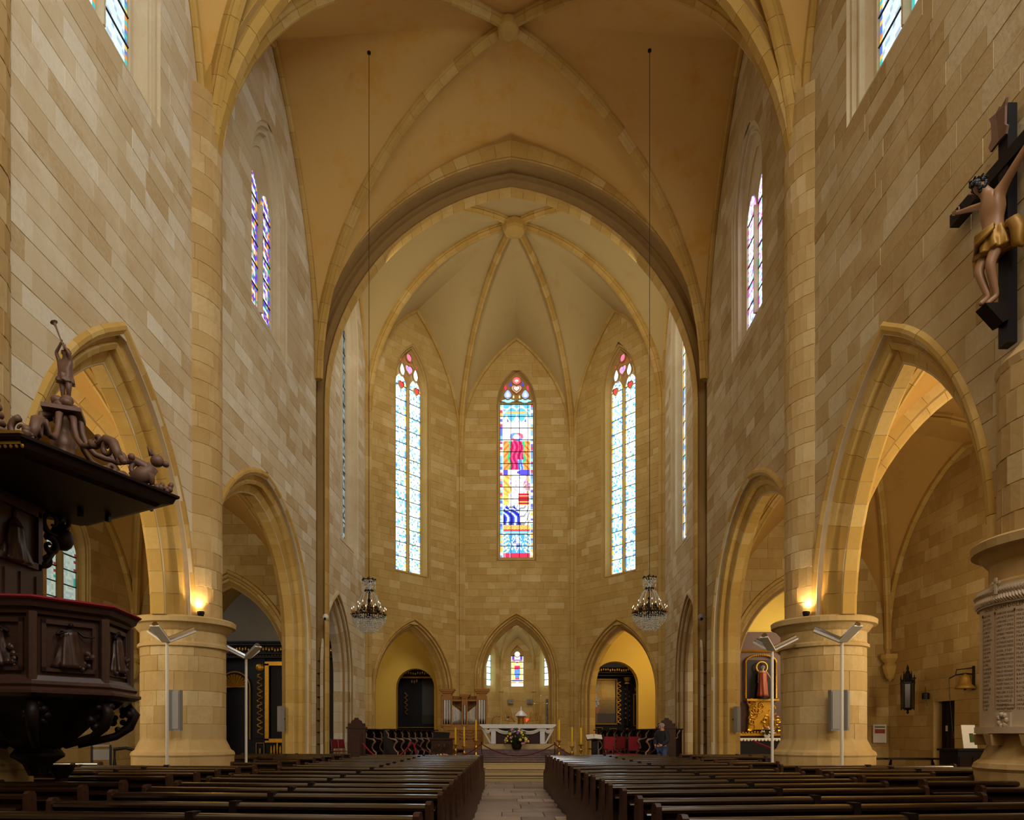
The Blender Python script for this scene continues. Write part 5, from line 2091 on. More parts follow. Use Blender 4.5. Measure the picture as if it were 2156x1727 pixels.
def text_mesh(body, size):
    if (body, size) in TEXTS:
        return TEXTS[(body, size)]
    cu = bpy.data.curves.new('lettering', 'FONT')
    cu.body = body
    cu.size = size
    cu.resolution_u = 1
    o = bpy.data.objects.new('lettering', cu)
    COL.objects.link(o)
    dg = bpy.context.evaluated_depsgraph_get()
    me = bpy.data.meshes.new_from_object(o.evaluated_get(dg))
    bpy.data.objects.remove(o)
    vs = [tuple(v.co) for v in me.vertices]
    fs = [tuple(p.vertices) for p in me.polygons]
    bpy.data.meshes.remove(me)
    return vs, fs


def curved_text(name, body, size, ph, z, par, r1=.962, mat=None, maxw=None):
    vs, fs = text_mesh(body, size)
    if not vs:
        return
    w_ = max(v[0] for v in vs)
    k = min(1.0, maxw / w_) if maxw else 1.0
    mb = MB()
    for lift, rev in ((.0, 1),):
        mb.add([tcyl(ph + math.degrees(v[0] * k / r1), z + v[1], r1) for v in vs], fs)
    return mb.build(name, mat or M['engrave'], par)


NAMES1 = 'ANTOINE|BAPTISTE|BESSE JEAN|BOUYSSOU|CAMBOU|CARRIER|CHAMBON|DELMAS P|DELPECH|DESCAMP|DUBOIS|ESCANDE|FAURE J|FOURNIER|GARRIGUE|GAUSSEN|GENESTE|GIRARD|GRANGER|GRIFFOUL|HUGON|JARDEL|JAUBERT|JOUVE'.split('|')
NAMES2 = 'LAVERGNE HENRI|LAPORTE JEAN|LAVERGNE LOUIS|LABATUT EMILE|LABATUT JOSEPH|LAMBERT PIERRE|LACOMBE LOUIS|LESTRADE RENE|LAVERGNE PIERRE|LEGAL JULES|LACOMBE GERMAIN|LASSERRE JULIEN|LAFFITTE FRANCOIS|MARATUEL EMILE|MARLAT FERNAND|MARTIN VINCENT|MERLE HENRI|MONTET FRANCOIS|MAZE CHARLES|MERCIER JULES|MILLAC MARCEL|MEYNARDIE|MONMEJA|MOURET JEAN'.split('|')
NAMES3 = 'MERCADIER|MAGNE JEAN|MAZET LOUIS|PENARD|PERRIER|PILOT JEAN|PARROT|PASQUET|PELE|PRADEL|PLANCHE|PELISSIER|PHILIPPE|PAVET|PRUNIER|RAFFY|ROUX|RAYNAL|ROQUES|ROUGIER|SALVIAT|SARLAT|SANFOURCHE|TEYSSIER'.split('|')
prepare_texts([(x, .042) for x in NAMES1 + NAMES2 + NAMES3] + [('PATRIS QUAM DOLENDI', .066), ('PIE JESU DOMINE', .032), ('DONA EIS REQUIEM', .032), ('SEMPITERNAM', .032)])
for ph, nm, mw in ((164, NAMES1, .25), (181.5, NAMES2, .25), (198.5, NAMES3, .3)):
    for i, s_ in enumerate(nm):
        curved_text('name_line', s_, .042, ph, 2.99 - i * .0515, slab, maxw=mw)
for ph in (180.2, 197.2, 163, 214):
    tslab('red_rule', ph - .12, ph + .12, 1.82, 3.0, .955, .9625, M['robe_red'], 1, slab)
    mb = MB()
    mb.ball(tcyl(ph, 3.02, .963), (.012, .012, .02), 6, 4)
    mb.build('rule_finial', M['engrave'], slab)
curved_text('heading', 'PATRIS QUAM DOLENDI', .066, 166, 3.06, slab)
curved_text('epitaph_line', 'PIE JESU DOMINE', .032, 183, 1.885 - .03, slab, maxw=.24)
curved_text('epitaph_line', 'DONA EIS REQUIEM', .032, 183, 1.845 - .03, slab, maxw=.24)
curved_text('epitaph_line', 'SEMPITERNAM', .032, 184, 1.805 - .03, slab, maxw=.18)


# ---------------------------------------------------------------- lamp standards
def make_standard():
    t = thing('lamp_standard', '', 'lamp', group='white lamp standards beside the piers')
    mb = MB()
    mb.lathe((0, 0, 0), [(.13, 0), (.13, .02), (.03, .04)], 16)
    mb.build('base_plate', M['white_metal'], t)
    mb = MB()
    mb.tube([(0, 0, .03), (0, 0, 3.26)], .03, 8)
    mb.build('pole', M['white_metal'], t)
    for a in (-8, 112, 232):
        a = math.radians(a - 90 + 8)
        d = Vector((math.cos(a), math.sin(a), 0))
        s = Vector((-d.y, d.x, 0))
        p0, p1 = d * .04 + Vector((0, 0, 3.28)), d * .5 + Vector((0, 0, 3.51))
        u = (p1 - p0).normalized()
        n_ = s.cross(u)
        R3 = Matrix((u, s, n_)).transposed()
        mb = MB()
        mb.box((p0 + p1) / 2, ((p1 - p0).length, .17, .03), R3)
        hd = mb.build('lamp_head', M['white_metal'], t)
        mb = MB()
        mb.tube([p0 - n_ * .045, p1 - n_ * .045], .055, 8)
        mb.build('reflector', M['steel'], hd)
    return t


std = make_standard()
for i, (x, y, rz, lb) in enumerate(((-6.42, 13.6, 0, 'white lamp standard with three heads in front of the middle left pier'),
                                    (-5.96, 16.5, .9, 'white lamp standard left of the nave, behind the middle left pier edge'),
                                    (6.46, 13.6, .15, 'white lamp standard with three heads in front of the middle right pier'),
                                    (5.66, 15.0, 1.4, 'white lamp standard at the inner edge of the middle right pier'))):
    o = std if i == 0 else copy_tree(std)
    o.location = (x, y, 0)
    o.rotation_euler = (0, 0, rz)
    o['label'] = lb

# ---------------------------------------------------------------- chandeliers
def make_chandelier():
    t = thing('chandelier', '', 'chandelier', group='crystal chandeliers on long wires')
    mb = MB()
    mb.tube([(0, 0, 1.55), (0, 0, 15.85)], .008, 5)
    mb.build('suspension_wire', M['black'], t)
    mb = MB()
    mb.lathe((0, 0, 15.82), [(.01, 0), (.05, .02), (.05, .06)], 10)
    mb.build('ceiling_hook', M['black'], t)
    mb = MB()
    mb.tube([(0, 0, .35), (0, 0, 1.6)], [.02] * 2, 8)
    mb.lathe((0, 0, 0), [(.02, .4), (.08, .45), (.05, .55), (.12, .6), (.05, .68), (.03, .9), (.06, .95), (.02, 1.0)], 10)
    mb.build('stem', M['bronze'], t)
    for (r_, z, nn, th) in ((.17, 1.5, 8, .012), (.44, .52, 20, .016), (.28, .64, 14, .013), (.1, 1.2, 8, .01)):
        mb = MB()
        pts = [(r_ * math.cos(2 * PI * k / 24), r_ * math.sin(2 * PI * k / 24), z) for k in range(25)]
        mb.tube(pts, th, 5, caps=False)
        for k in range(nn):
            a = 2 * PI * k / nn
            mb.ball((r_ * math.cos(a), r_ * math.sin(a), z + .01), (.03, .03, .035), 6, 4)
            mb.tube([(0, 0, z + .03), (r_ * .5 * math.cos(a), r_ * .5 * math.sin(a), z - .05), (r_ * math.cos(a), r_ * math.sin(a), z)], .007, 4)
        mb.build('ring', M['bronze'], t)
    mb = MB()
    for q in range(150):
        a = rnd.uniform(0, 2 * PI)
        rr = rnd.choice((.44, .4, .3, .2))
        mb.ball((rr * math.cos(a), rr * math.sin(a), .5 + rnd.uniform(0, .06) + (.46 - rr) * .9), (.02, .02, .028), 5, 3)
    mb.build('bronze_foliage', M['bronze'], t)['kind'] = 'stuff'
    for n, r_, z in ((14, .46, .55), (8, .3, .72)):
        for k in range(n):
            a = 2 * PI * (k + .5) / n
            x, y = r_ * math.cos(a), r_ * math.sin(a)
            mb = MB()
            mb.lathe((x, y, z), [(.035, 0), (.04, .02), (.014, .03), (.014, .14)], 7)
            c = mb.build('candle', M['wax'] if False else M['gold_dull'], t)
            mb = MB()
            mb.ball((x, y, z + .165), (.012, .012, .028), 6, 4)
            mb.build('bulb', M['bulb'], c)
    r_ = random.Random(6)
    mb = MB()

    def bead(p, s):
        x, y, z = p
        mb.add([(x - s, y, z), (x + s, y, z), (x, y - s, z), (x, y + s, z), (x, y, z - s * 1.7), (x, y, z + s * 1.4)],
               [(0, 2, 5), (2, 1, 5), (1, 3, 5), (3, 0, 5), (2, 0, 4), (1, 2, 4), (3, 1, 4), (0, 3, 4)])
    # basket below: hanging strings
    for k in range(44):
        a = 2 * PI * k / 44
        for j in range(9):
            rr = .46 * (1 - (j / 9.5) ** 1.8 * .8)
            if r_.random() < .93:
                bead((rr * math.cos(a), rr * math.sin(a), .5 - j * .052 + r_.uniform(-.02, .02)), .012)
    for ring_ in (.36, .24, .12):
        n = int(ring_ * 130)
        for k in range(n):
            a = 2 * PI * k / n
            for j in range(int(2 + (.46 - ring_) * 16)):
                bead((ring_ * math.cos(a), ring_ * math.sin(a), .46 - j * .05 - (.46 - ring_) * .22), .013)
    for k in range(12):
        a = 2 * PI * k / 12
        for j in range(26):
            s_ = j / 25
            z = 1.48 - .82 * s_
            rr = .15 - .11 * math.sin(min(1, s_ * 2.2) * PI) * (1 if s_ < .45 else .4) + max(0, s_ - .35) * .35
            bead((rr * math.cos(a), rr * math.sin(a), z), .014)
    for k in range(110):
        a = r_.uniform(0, 2 * PI)
        bead((.17 * math.cos(a), .17 * math.sin(a), 1.48 - r_.uniform(0, .24)), .014)
    o = mb.build('crystal_drops', M['crystal'], t)
    o['kind'] = 'stuff'
    return t


ch = make_chandelier()
ch.location = (-3.66, 19.4, 4.22)
ch['label'] = 'crystal chandelier with candle bulbs hanging left of the apse'
c2 = copy_tree(ch, loc=(3.98, 19.4, 4.28), rz=.4, label='crystal chandelier with candle bulbs hanging right of the apse')
M['stall_light'] = wood('worn_stall_oak', (104, 78, 58), (140, 108, 84), .35)
# ================================================================ CHANCEL FURNISHINGS
ZC = .46                       # chancel floor
def X(px, D):
    return (px - 1060) / 1500 * D


def Z(py, D):
    return 1.5 + (1548 - py) / 1500 * D


# ---- high altar table
AX = X(1090, 28.9)
alt = thing('altar', 'white marble altar table with white cloth swags and dark red panels on the marble steps', 'altar', (AX, 28.9, .94))
mb = MB()
mb.box((0, 0, .10), (2.9, .9, .2))
mb.build('plinth', M['step'], alt)
mb = MB()
mb.prism([(-1.52, 0), (-1.45, -.05), (-1.38, -.11), (1.38, -.11), (1.45, -.05), (1.52, 0), (1.52, .05), (-1.52, .05)], lambda a, b: (a, -.5, b + .94), lambda a, b: (a, .5, b + .94))
mb.build('table_top', M['marble'], alt)
mb = MB()
mb.prism([(-.95, 0), (.95, 0), (1.22, .62), (-1.22, .62)], lambda a, b: (a, -.3, b + .2), lambda a, b: (a, .3, b + .2))
mb.build('front_panel', simple('dark_red_marble', (56, 26, 24), .3, noise=.3, nscale=3), alt)
for x in (-.98, .98):
    mb = MB()
    mb.box((x, -.34, .52), (.19, .14, .62))
    mb.box((x, -.34, .78), (.24, .18, .1))
    mb.build('pilaster', M['marble'], alt)
for s in (-1, 1):
    mb = MB()
    mb.tube([(s * 1.1, -.33, .22), (s * 1.28, -.33, .55), (s * 1.4, -.33, .82)], [.035, .04, .06], 6)
    mb.build('raking_leg', M['marble'], alt)
for x0, x1 in ((-1.34, -1.08), (-.86, -.05), (.05, .86), (1.08, 1.34)):
    mb = MB()
    n = 10
    for r__ in range(3):
        pts = [(x0 + (x1 - x0) * i / n, -.42 + .02 * r__, .82 - .04 * r__ - .13 * (1 - (2 * i / n - 1) ** 2) * (1 if x1 - x0 > .5 else .7)) for i in range(n + 1)]
        mb.tube(pts, .03, 6)
    mb.build('cloth_swag', M['white'], alt)


def bouquet(name, label, loc, w, h, cols, pot=True, n=60, seed=1, cat='flowers'):
    t = thing(name, label, cat, loc)
    r_ = random.Random(seed)
    if pot:
        mb = MB()
        mb.lathe((0, 0, 0), [(w * .16, 0), (w * .2, h * .1), (w * .24, h * .26), (w * .22, h * .27)], 12)
        mb.build('pot', M['white'] if 'white' in label else M['bronze'], t)
    mb = MB()
    for i in range(n):
        a, e, q = r_.uniform(0, 2 * PI), r_.uniform(-.3, 1), r_.uniform(.3, 1)
        p = Vector((w * .5 * q * math.cos(a) * math.cos(e), w * .4 * q * math.sin(a) * math.cos(e), h * (.45 + .5 * q * math.sin(e))))
        b = Vector((0, 0, h * .25))
        s_ = Vector((r_.uniform(-1, 1), r_.uniform(-1, 1), r_.uniform(-.3, .3))).normalized() * w * .05
        mb.add([b.lerp(p, .5) - s_, b.lerp(p, .5) + s_, p + s_ * .3, p], [(0, 1, 2, 3)])
        mb.tube([b, b.lerp(p, .6) + Vector((0, 0, h * .04)), p], w * .008, 3)
    mb.build('leaves', M['green'], t)['kind'] = 'stuff'
    for i in range(max(8, n // 3)):
        a, e = r_.uniform(PI, 2 * PI), r_.uniform(-.5, 1.4)
        p = Vector((w * .5 * math.cos(a) * math.cos(e), w * .42 * math.sin(a) * math.cos(e), h * (.48 + .5 * math.sin(e))))
        mb = MB()
        mb.ball(p, (w * r_.uniform(.035, .07),) * 3, 7, 4)
        mb.build('bloom', M[r_.choice(cols)], t)
    return t


bouquet('bouquet', 'large mixed bouquet of yellow and purple flowers standing before the altar', (X(1088, 28.3), 28.15, .94), .95, .82, ['yellow', 'purple', 'white', 'pink', 'yellow', 'green'], n=150, seed=2)
bouquet('bouquet', 'pink and yellow flowers at the foot of the carved ambo', (X(928, 25.0), 24.95, .33), .95, .5, ['pink', 'pink', 'yellow', 'purple'], n=80, seed=3)
bouquet('flower_vase', 'small white vase of pale flowers on the left of the rear altar', (X(1069, 37), 36.65, Z(1518, 37)), .28, .38, ['white', 'purple', 'white'], n=30, seed=4)


# ---- tall candlesticks
def make_candlestick(h, ch_):
    t = thing('candlestick', '', 'candlestick', group='gilt candlesticks flanking the altar')
    mb = MB()
    k = h
    mb.lathe((0, 0, 0), [(.17, 0), (.17, .03), (.12, .07 * k), (.13, .12 * k), (.07, .2 * k), (.05, .28 * k), (.08, .32 * k), (.04, .38 * k), (.035, .55 * k), (.07, .62 * k), (.035, .7 * k), (.03, .86 * k), (.06, .9 * k), (.1, .96 * k), (.1, .98 * k), (.03, k)], 14)
    mb.build('shaft', M['brass'], t, smooth=True)
    for a in (0, 2.1, 4.2):
        mb = MB()
        mb.ball((.15 * math.cos(a), .15 * math.sin(a), .04), (.05, .05, .04), 7, 5)
        mb.build('foot', M['brass'], t)
    mb = MB()
    mb.lathe((0, 0, 0), [(.034, h - .02), (.034, h + ch_), (.006, h + ch_ + .01), (.004, h + ch_ + .03)], 10)
    mb.build('candle', M['wax'], t)
    return t


cs = make_candlestick(.62, .52)
spots = [(959, 1532, 1587, 'left row, smallest, nearest the carved ambo'), (979, 1523, 1590, 'left row, the middle one'), (1002, 1515, 1583, 'left row, tallest, nearest the altar'),
         (1177, 1515, 1584, 'right row, tallest, nearest the altar'), (1201, 1524, 1590, 'right row, the middle one'), (1223, 1532, 1587, 'right row, smallest, farthest from the altar')]
for i, (px, py0, py1, lb) in enumerate(spots):
    D = 26.8
    zb = {0: .46, 1: .33, 2: .46}.get(i % 3 if i < 3 else 5 - i, .46)
    hgt = Z(py0, D) - .46
    o = cs if i == 0 else copy_tree(cs)
    o.location = (X(px, D), D if i not in (1, 4) else 26.2, .46 if i not in (1, 4) else .33)
    k = hgt / 1.16
    o.scale = (1, 1, k)
    o['label'] = 'gilt candlestick with yellow candle, ' + lb

# ---- organ
og = thing('chamber_organ', 'oak chamber organ with pipe towers standing left of the altar', 'organ', (X(978, 30.2), 30.2, ZC))
OW = 1.92
mb = MB()
mb.box((0.02, .2, .62), (1.5, .7, 1.24))
low = mb.build('lower_case', M['organ'], og)
for x0, x1, z0, z1 in ((-.3, .3, .86, .9), (-.3, .3, 1.14, 1.18), (-.3, -.26, .86, 1.18), (.26, .3, .86, 1.18), (-.02, .02, .86, 1.18), (-.3, .3, 1.0, 1.03)):
    mb = MB()
    mb.box(((x0 + x1) / 2 + .1, -.17, (z0 + z1) / 2), (x1 - x0, .04, z1 - z0))
    mb.build('panel_frame', M['organ'], low)
mb = MB()
mb.box((.05, -.25, .42), (1.0, .3, .05))
mb.build('keyboard_shelf', M['stall'], og)
mb = MB()
mb.prism([(-.75, 1.24), (.75, 1.24), (.96, 1.42), (-.96, 1.42)], lambda a, b: (a, -.2, b), lambda a, b: (a, .5, b))
mb.build('upper_base', M['organ'], og)
mb = MB()
mb.box((0, .36, 2.05), (1.86, .3, 1.3))
mb.build('rear_case', M['organ'], og)
for cx_, w_, zt_, np_, name in ((-.72, .36, 2.86, 3, 'tower'), (.74, .36, 2.86, 3, 'tower'), (0.02, .16, 2.64, 1, 'centre_tower')):
    mb = MB()
    for sx in (-1, 1):
        mb.box((cx_ + sx * (w_ / 2 + .015), .02, 2.05), (.05, .5, 1.3))
    mb.box((cx_, .02, zt_ - .2), (w_, .46, .28))
    mb.box((cx_, .02, 1.45), (w_, .5, .08))
    tw = mb.build(name, M['organ'], og)
    mb = MB()
    mb.box((cx_, 0, zt_ - .03), (w_ + .1, .56, .06))
    mb.box((cx_, 0, zt_ + .04), (w_ + .22, .66, .07))
    mb.box((cx_, 0, zt_ + .1), (w_ + .3, .72, .05))
    mb.build('cornice', M['organ'], tw)
    for p in range(np_):
        x = cx_ + (p - (np_ - 1) / 2) * w_ / (np_ + .2)
        mb = MB()
        rr = w_ / (np_ + .3) / 2
        mb.tube([(x, -.14, 1.5), (x, -.14, 1.72), (x, -.14, zt_ - .34)], [rr * .25, rr, rr], 10)
        mb.build('pipe', M['tin'], tw)
for s in (-1, 1):
    xm = .01 + s * .32
    mb = MB()
    mb.box((xm, .0, 2.5), (.44, .3, .07))
    mb.box((xm, .0, 1.45), (.44, .3, .07))
    fl = mb.build('pipe_field', M['organ'], og)
    for p in range(8):
        x = xm + (p - 3.5) * .052
        top = 2.3 - (.04 * (7 - p) if s > 0 else .04 * p)
        mb = MB()
        mb.tube([(x, -.1, 1.5), (x, -.1, 1.6 + .02 * (p if s < 0 else 7 - p)), (x, -.1, top)], [.006, .022, .022], 8)
        mb.build('pipe', M['tin'], fl)
    mb = MB()
    for q in range(7):
        xx = xm + (q - 3) * .06
        zz = 2.42 - (.05 * q if s < 0 else .05 * (6 - q)) * .6
        scroll(mb, (xx, -.13, zz), .05, 1.2, .012, (1, 0, 0), a0=q)
    mb.build('fretwork', M['pew_end'], fl)
mb = MB()
mb.box((-.97, .1, 2.05), (.05, .56, 1.4))
sp = mb.build('side_case', M['organ'], og)
for k in range(3):
    for q in range(2):
        mb = MB()
        mb.box((-1.0, -.02 + q * .25, 1.62 + k * .43), (.02, .2, .36))
        mb.build('side_panel', M['grey'], sp)

# ---- ambo (carved reading desk) left
am = thing('ambo', 'carved dark wooden ambo with fretwork front left of the candlesticks', 'lectern', (X(931, 25.6), 25.6, .33))
mb = MB()
mb.box((0, 0, .5), (.74, .5, 1.0))
bd = mb.build('body', M['stall'], am)
mb = MB()
mb.box((0, 0, 1.03), (.86, .6, .06))
mb.box((0, 0, .03), (.84, .6, .06))
mb.build('cornice', M['stall'], am)
mb = MB()
mb.prism([(-.3, 1.06), (.26, 1.06), (.3, 1.26), (-.3, 1.3)], lambda a, b: (a - .02, -.14, b), lambda a, b: (a - .02, .12, b))
mb.build('book_desk', M['dark_wood'], am)
mb = MB()
for q in range(14):
    scroll(mb, (rnd.uniform(-.26, .26), -.26, rnd.uniform(.15, .85)), .08, 1.3, .014, (1, 0, 0), a0=q)
for s in (-1, 1):
    mb.ball((s * .1, -.26, .76), (.06, .02, .09), 8, 6)
mb.build('fretwork', M['pew_end'], bd)


# ---- choir stalls
def make_stall():
    t = thing('choir_stall', '', 'choir stall', group='carved choir stalls')
    mb = MB()
    mb.box((0, .26, .85), (.62, .05, .75))
    mb.build('back', M['dark_wood'], t)
    mb = MB()
    mb.box((0, .2, 1.24), (.64, .26, .04))
    mb.build('top_shelf', M['dark_wood'], t)
    mb = MB()
    mb.box((0, .02, .46), (.56, .4, .04))
    st = mb.build('seat', M['stall'], t)
    mb = MB()
    mb.ball((0, -.05, .4), (.1, .1, .07), 8, 5)
    mb.build('misericord', M['pew_end'], st)
    pr_ = [(.28, 0), (.28, 1.22), (.2, 1.2), (.12, .9), (-.1, .8), (-.12, .5), (-.2, .42), (-.18, 0)]
    mb = MB()
    mb.prism(pr_, lambda a, b: (-.32, a, b), lambda a, b: (-.28, a, b))
    mb.build('divider', M['dark_wood'], t)
    mb = MB()
    mb.tube([(-.3, .2, 1.2), (-.3, .1, 1.06), (-.3, .12, .95), (-.3, 0, .9), (-.3, -.16, .88), (-.3, -.22, .81), (-.3, -.14, .72), (-.3, -.1, .6), (-.3, -.16, .5), (-.3, -.26, .42), (-.3, -.22, .25), (-.3, -.26, .02)],
            [.03, .025, .025, .03, .045, .045, .03, .025, .03, .035, .025, .03], 7)
    mb.build('armrest', M['stall_light'], t, smooth=True)
    mb = MB()
    mb.ball((-.3, .12, 1.2), (.035, .05, .05), 7, 5)
    mb.build('arm_knob', M['gold_dull'] if False else M['pew'], t)
    return t


stall = make_stall()
first = True
for side, p0, p1, n, nm in ((-1, (-4.7, 24.9), (-3.1, 31.2), 10, 'left'), (1, (5.95, 24.7), (4.1, 31.2), 10, 'right')):
    for row in range(2):
        for i in range(n - row * 2):
            t_ = (i + .5) / n
            x = p0[0] + (p1[0] - p0[0]) * t_ + (.75 * row if side < 0 else -.75 * row)
            y = p0[1] + (p1[1] - p0[1]) * t_ + row * .1
            o = stall if first else copy_tree(stall)
            first = False
            o.location = (x, y, ZC + (.0 if row else .0))
            ang = math.atan2(p1[1] - p0[1], p1[0] - p0[0])
            o.rotation_euler = (0, 0, ang if side < 0 else ang + PI)
            if side > 0:
                o.scale = (-1, 1, 1)
            if side < 0:
                o.rotation_euler = (0, 0, ang)
                o.scale = (1, 1, 1)
            o['label'] = 'carved oak choir stall, %s side, %s row, %s seat from the nave' % (nm, 'front' if row else 'back', ORD[i])
for s, px, lb in ((-1, 752, 'left'), (1, 1402, 'right')):
    D = 24.6
    t = thing('stall_end_panel', 'tall carved walnut end panel with scrolled crest closing the %s choir stalls' % lb, 'panel', (X(px, D), D - .1, .33))
    mb = MB()
    mb.box((0, 0, .72), (.62, .09, 1.36))
    bd = mb.build('panel_board', M['stall'], t)
    mb = MB()
    mb.box((0, -.06, .75), (.4, .03, 1.0))
    mb.box((0, -.08, .75), (.3, .03, .86))
    mb.build('raised_field', M['stall'], bd)
    mb = MB()
    mb.box((0, 0, 1.42), (.7, .16, .06))
    mb.box((0, 0, .04), (.7, .18, .1))
    mb.build('cornice', M['stall'], t)
    mb = MB()
    mb.prism([(-.3, 1.45), (.3, 1.45), (.27, 1.55), (.2, 1.57), (.17, 1.66), (.08, 1.7), (.06, 1.76), (-.06, 1.76), (-.08, 1.7), (-.17, 1.66), (-.2, 1.57), (-.27, 1.55)], lambda a, b: (a, -.04, b), lambda a, b: (a, .04, b))
    for q in (-.26, .26):
        mb.ball((q, 0, 1.52), (.05, .05, .06), 8, 6)
    mb.build('crest', M['stall'], t)

# ---- rear altar, tabernacle, cross
RX = X(1098, 36.3)
ra_ = thing('rear_altar', 'white stone altar slab behind the main altar with a dark base', 'altar', (X(1098, 36.0), 36.1, .45))
mb = MB()
mb.box((0, 0, .55), (1.3, .5, 1.1))
mb.build('base', M['black_paint'], ra_)
mb = MB()
mb.prism([(-.85, .3), (.85, .3), (.75, 0), (-.75, 0)], lambda a, b: (a, -.35, b + 1.1), lambda a, b: (a, .35, b + 1.1))
mb.build('slab', M['marble'], ra_)
tb = thing('tabernacle', 'small gilt round tabernacle with domed lid on the rear altar', 'tabernacle', (X(1097, 36.4), 36.2, 1.86))
mb = MB()
mb.lathe((0, 0, 0), [(.2, 0), (.22, .04), (.17, .1), (.17, .5), (.24, .55), (.24, .6)], 10)
mb.build('body', M['gold_dull'], tb)
mb = MB()
mb.lathe((0, 0, 0), [(.33, .6), (.3, .66), (.18, .78), (.12, .84), (.05, .88), (.02, 1.1)], 10)
mb.build('lid', M['marble'], tb)
for s in (-1, 1):
    mb = MB()
    for q in range(6):
        mb.tube([(s * .3, 0, .3), (s * (.45 + .09 * q), 0, .5 + .12 * math.sin(q)), (s * (.5 + .1 * q), 0, .72 + .06 * math.cos(q * 2))], .012, 4)
        mb.ball((s * (.5 + .1 * q), 0, .74 + .06 * math.cos(q * 2)), (.025,) * 3, 6, 4)
    mb.build('flower_spray', M['gold'], tb)
for px in (1086, 1105):
    mb = MB()
    mb.lathe((X(px, 36), 35.9, 1.86), [(.03, 0), (.018, .02), (.018, .2), (.004, .22)], 8)
    tag(mb.build('short_candle', M['white']), 'short white candle on the rear altar, %s of the tabernacle' % ('left' if px < 1095 else 'right'), 'candle')
lp = thing('sanctuary_lamp', 'small glowing red lamp right of the tabernacle', 'lamp', (X(1110, 36.4), 36.3, 2.18))
mb = MB()
mb.lathe((0, 0, 0), [(.05, 0), (.07, .03), (.07, .13), (.04, .15)], 10)
mb.build('glass', M['red_glow'], lp)
mb = MB()
mb.tube([(0, 0, 0), (0, .02, -.3)], .012, 6)
mb.build('stem', M['brass'], lp)
xs_ = thing('altar_cross', 'tall gilt standing cross behind the right end of the altar', 'cross', (X(1138, 31.2), 31.2, ZC))
mb = MB()
mb.lathe((0, 0, 0), [(.22, 0), (.22, .95), (.18, 1.0), (.12, 1.12), (.1, 1.2), (.06, 1.3), (.09, 1.4), (.04, 1.5), (.035, 1.9)], 10)
mb.build('foot', M['brass'], xs_)
mb = MB()
mb.box((0, 0, 2.3), (.03, .03, .9))
mb.box((0, 0, 2.42), (.56, .03, .03))
for p in ((-.28, 2.42), (.28, 2.42), (0, 2.76)):
    mb.ball((p[0], 0, p[1]), (.035, .03, .035), 7, 5)
mb.build('cross', M['brass'], xs_)
for px in (1075, 1115):
    t = thing('wall_relief', 'small weathered stone relief on the chapel wall, %s of the altar axis' % ('left' if px < 1100 else 'right'), 'relief', (X(px, 40.2), 40.15, Z(1477, 40)))
    mb = MB()
    mb.box((0, .04, 0), (.32, .1, .26))
    mb.build('block', M['grey'], t)
    mb = MB()
    for q in range(6):
        mb.ball((rnd.uniform(-.12, .12), -.02, rnd.uniform(-.09, .09)), (.04, .03, .05), 6, 4)
    mb.build('carving', M['grey'], t)
t = thing('carved_screen', 'grey carved upright panel at the right wall of the axial chapel', 'panel', (X(1157, 36.6), 36.6, .45))
mb = MB()
mb.box((0, 0, 1.45), (.42, .1, 2.9))
bd = mb.build('board', M['grey'], t)
mb = MB()
for q in range(16):
    scroll(mb, (rnd.choice((-.1, .1)), -.06, .9 + q * .12), .07, 1.2, .015, (1, 0, 0), a0=q)
mb.build('fretwork', M['marble_name'], bd)
t = thing('small_chest', 'small dark wooden house-shaped box left of the rear altar', 'box', (X(1053, 34.0), 34.0, ZC))
mb = MB()
mb.prism([(-.2, 0), (.2, 0), (.2, 1.38), (.13, 1.52), (-.13, 1.52), (-.2, 1.38)], lambda a, b: (a, -.15, b), lambda a, b: (a, .15, b))
mb.build('body', M['stall'], t)
mb = MB()
mb.box((0, 0, 1.37), (.48, .36, .03))
mb.build('lid_edge', M['stall'], t)
t = thing('microphone', 'thin gooseneck microphone rising from the left end of the altar', 'microphone', (X(1036, 28.8), 28.9, 1.93))
mb = MB()
mb.tube([(0, 0, 0), (-.01, 0, .15), (.05, 0, .27), (.15, 0, .32), (.28, 0, .31)], .008, 5)
mb.build('gooseneck', M['black'], t)
mb = MB()
mb.ball((.3, 0, .31), (.03, .015, .015), 7, 5)
mb.build('capsule', M['black'], t)


# ---- rope barrier
def rope(p0, p1, sag, label, mat=None, r_=.022, n=14):
    p0, p1 = Vector(p0), Vector(p1)
    mb = MB()
    pts = []
    for i in range(n + 1):
        t_ = i / n
        p = p0.lerp(p1, t_)
        p.z -= sag * 4 * t_ * (1 - t_)
        pts.append(p)
    mb.tube(pts, r_, 6)
    return tag(mb.build('barrier_rope', mat or M['rope'], smooth=True), label, 'rope', 'red barrier ropes')


def post(x, y, z, h, label):
    t = thing('rope_stanchion', label, 'stanchion', (x, y, z), group='thin black rope stanchions')
    mb = MB()
    mb.lathe((0, 0, 0), [(.14, 0), (.14, .015), (.012, .03), (.012, h), (.025, h + .01), (.02, h + .04)], 10)
    mb.build('pole', M['black'], t)
    return Vector((x, y, z + h - .02))


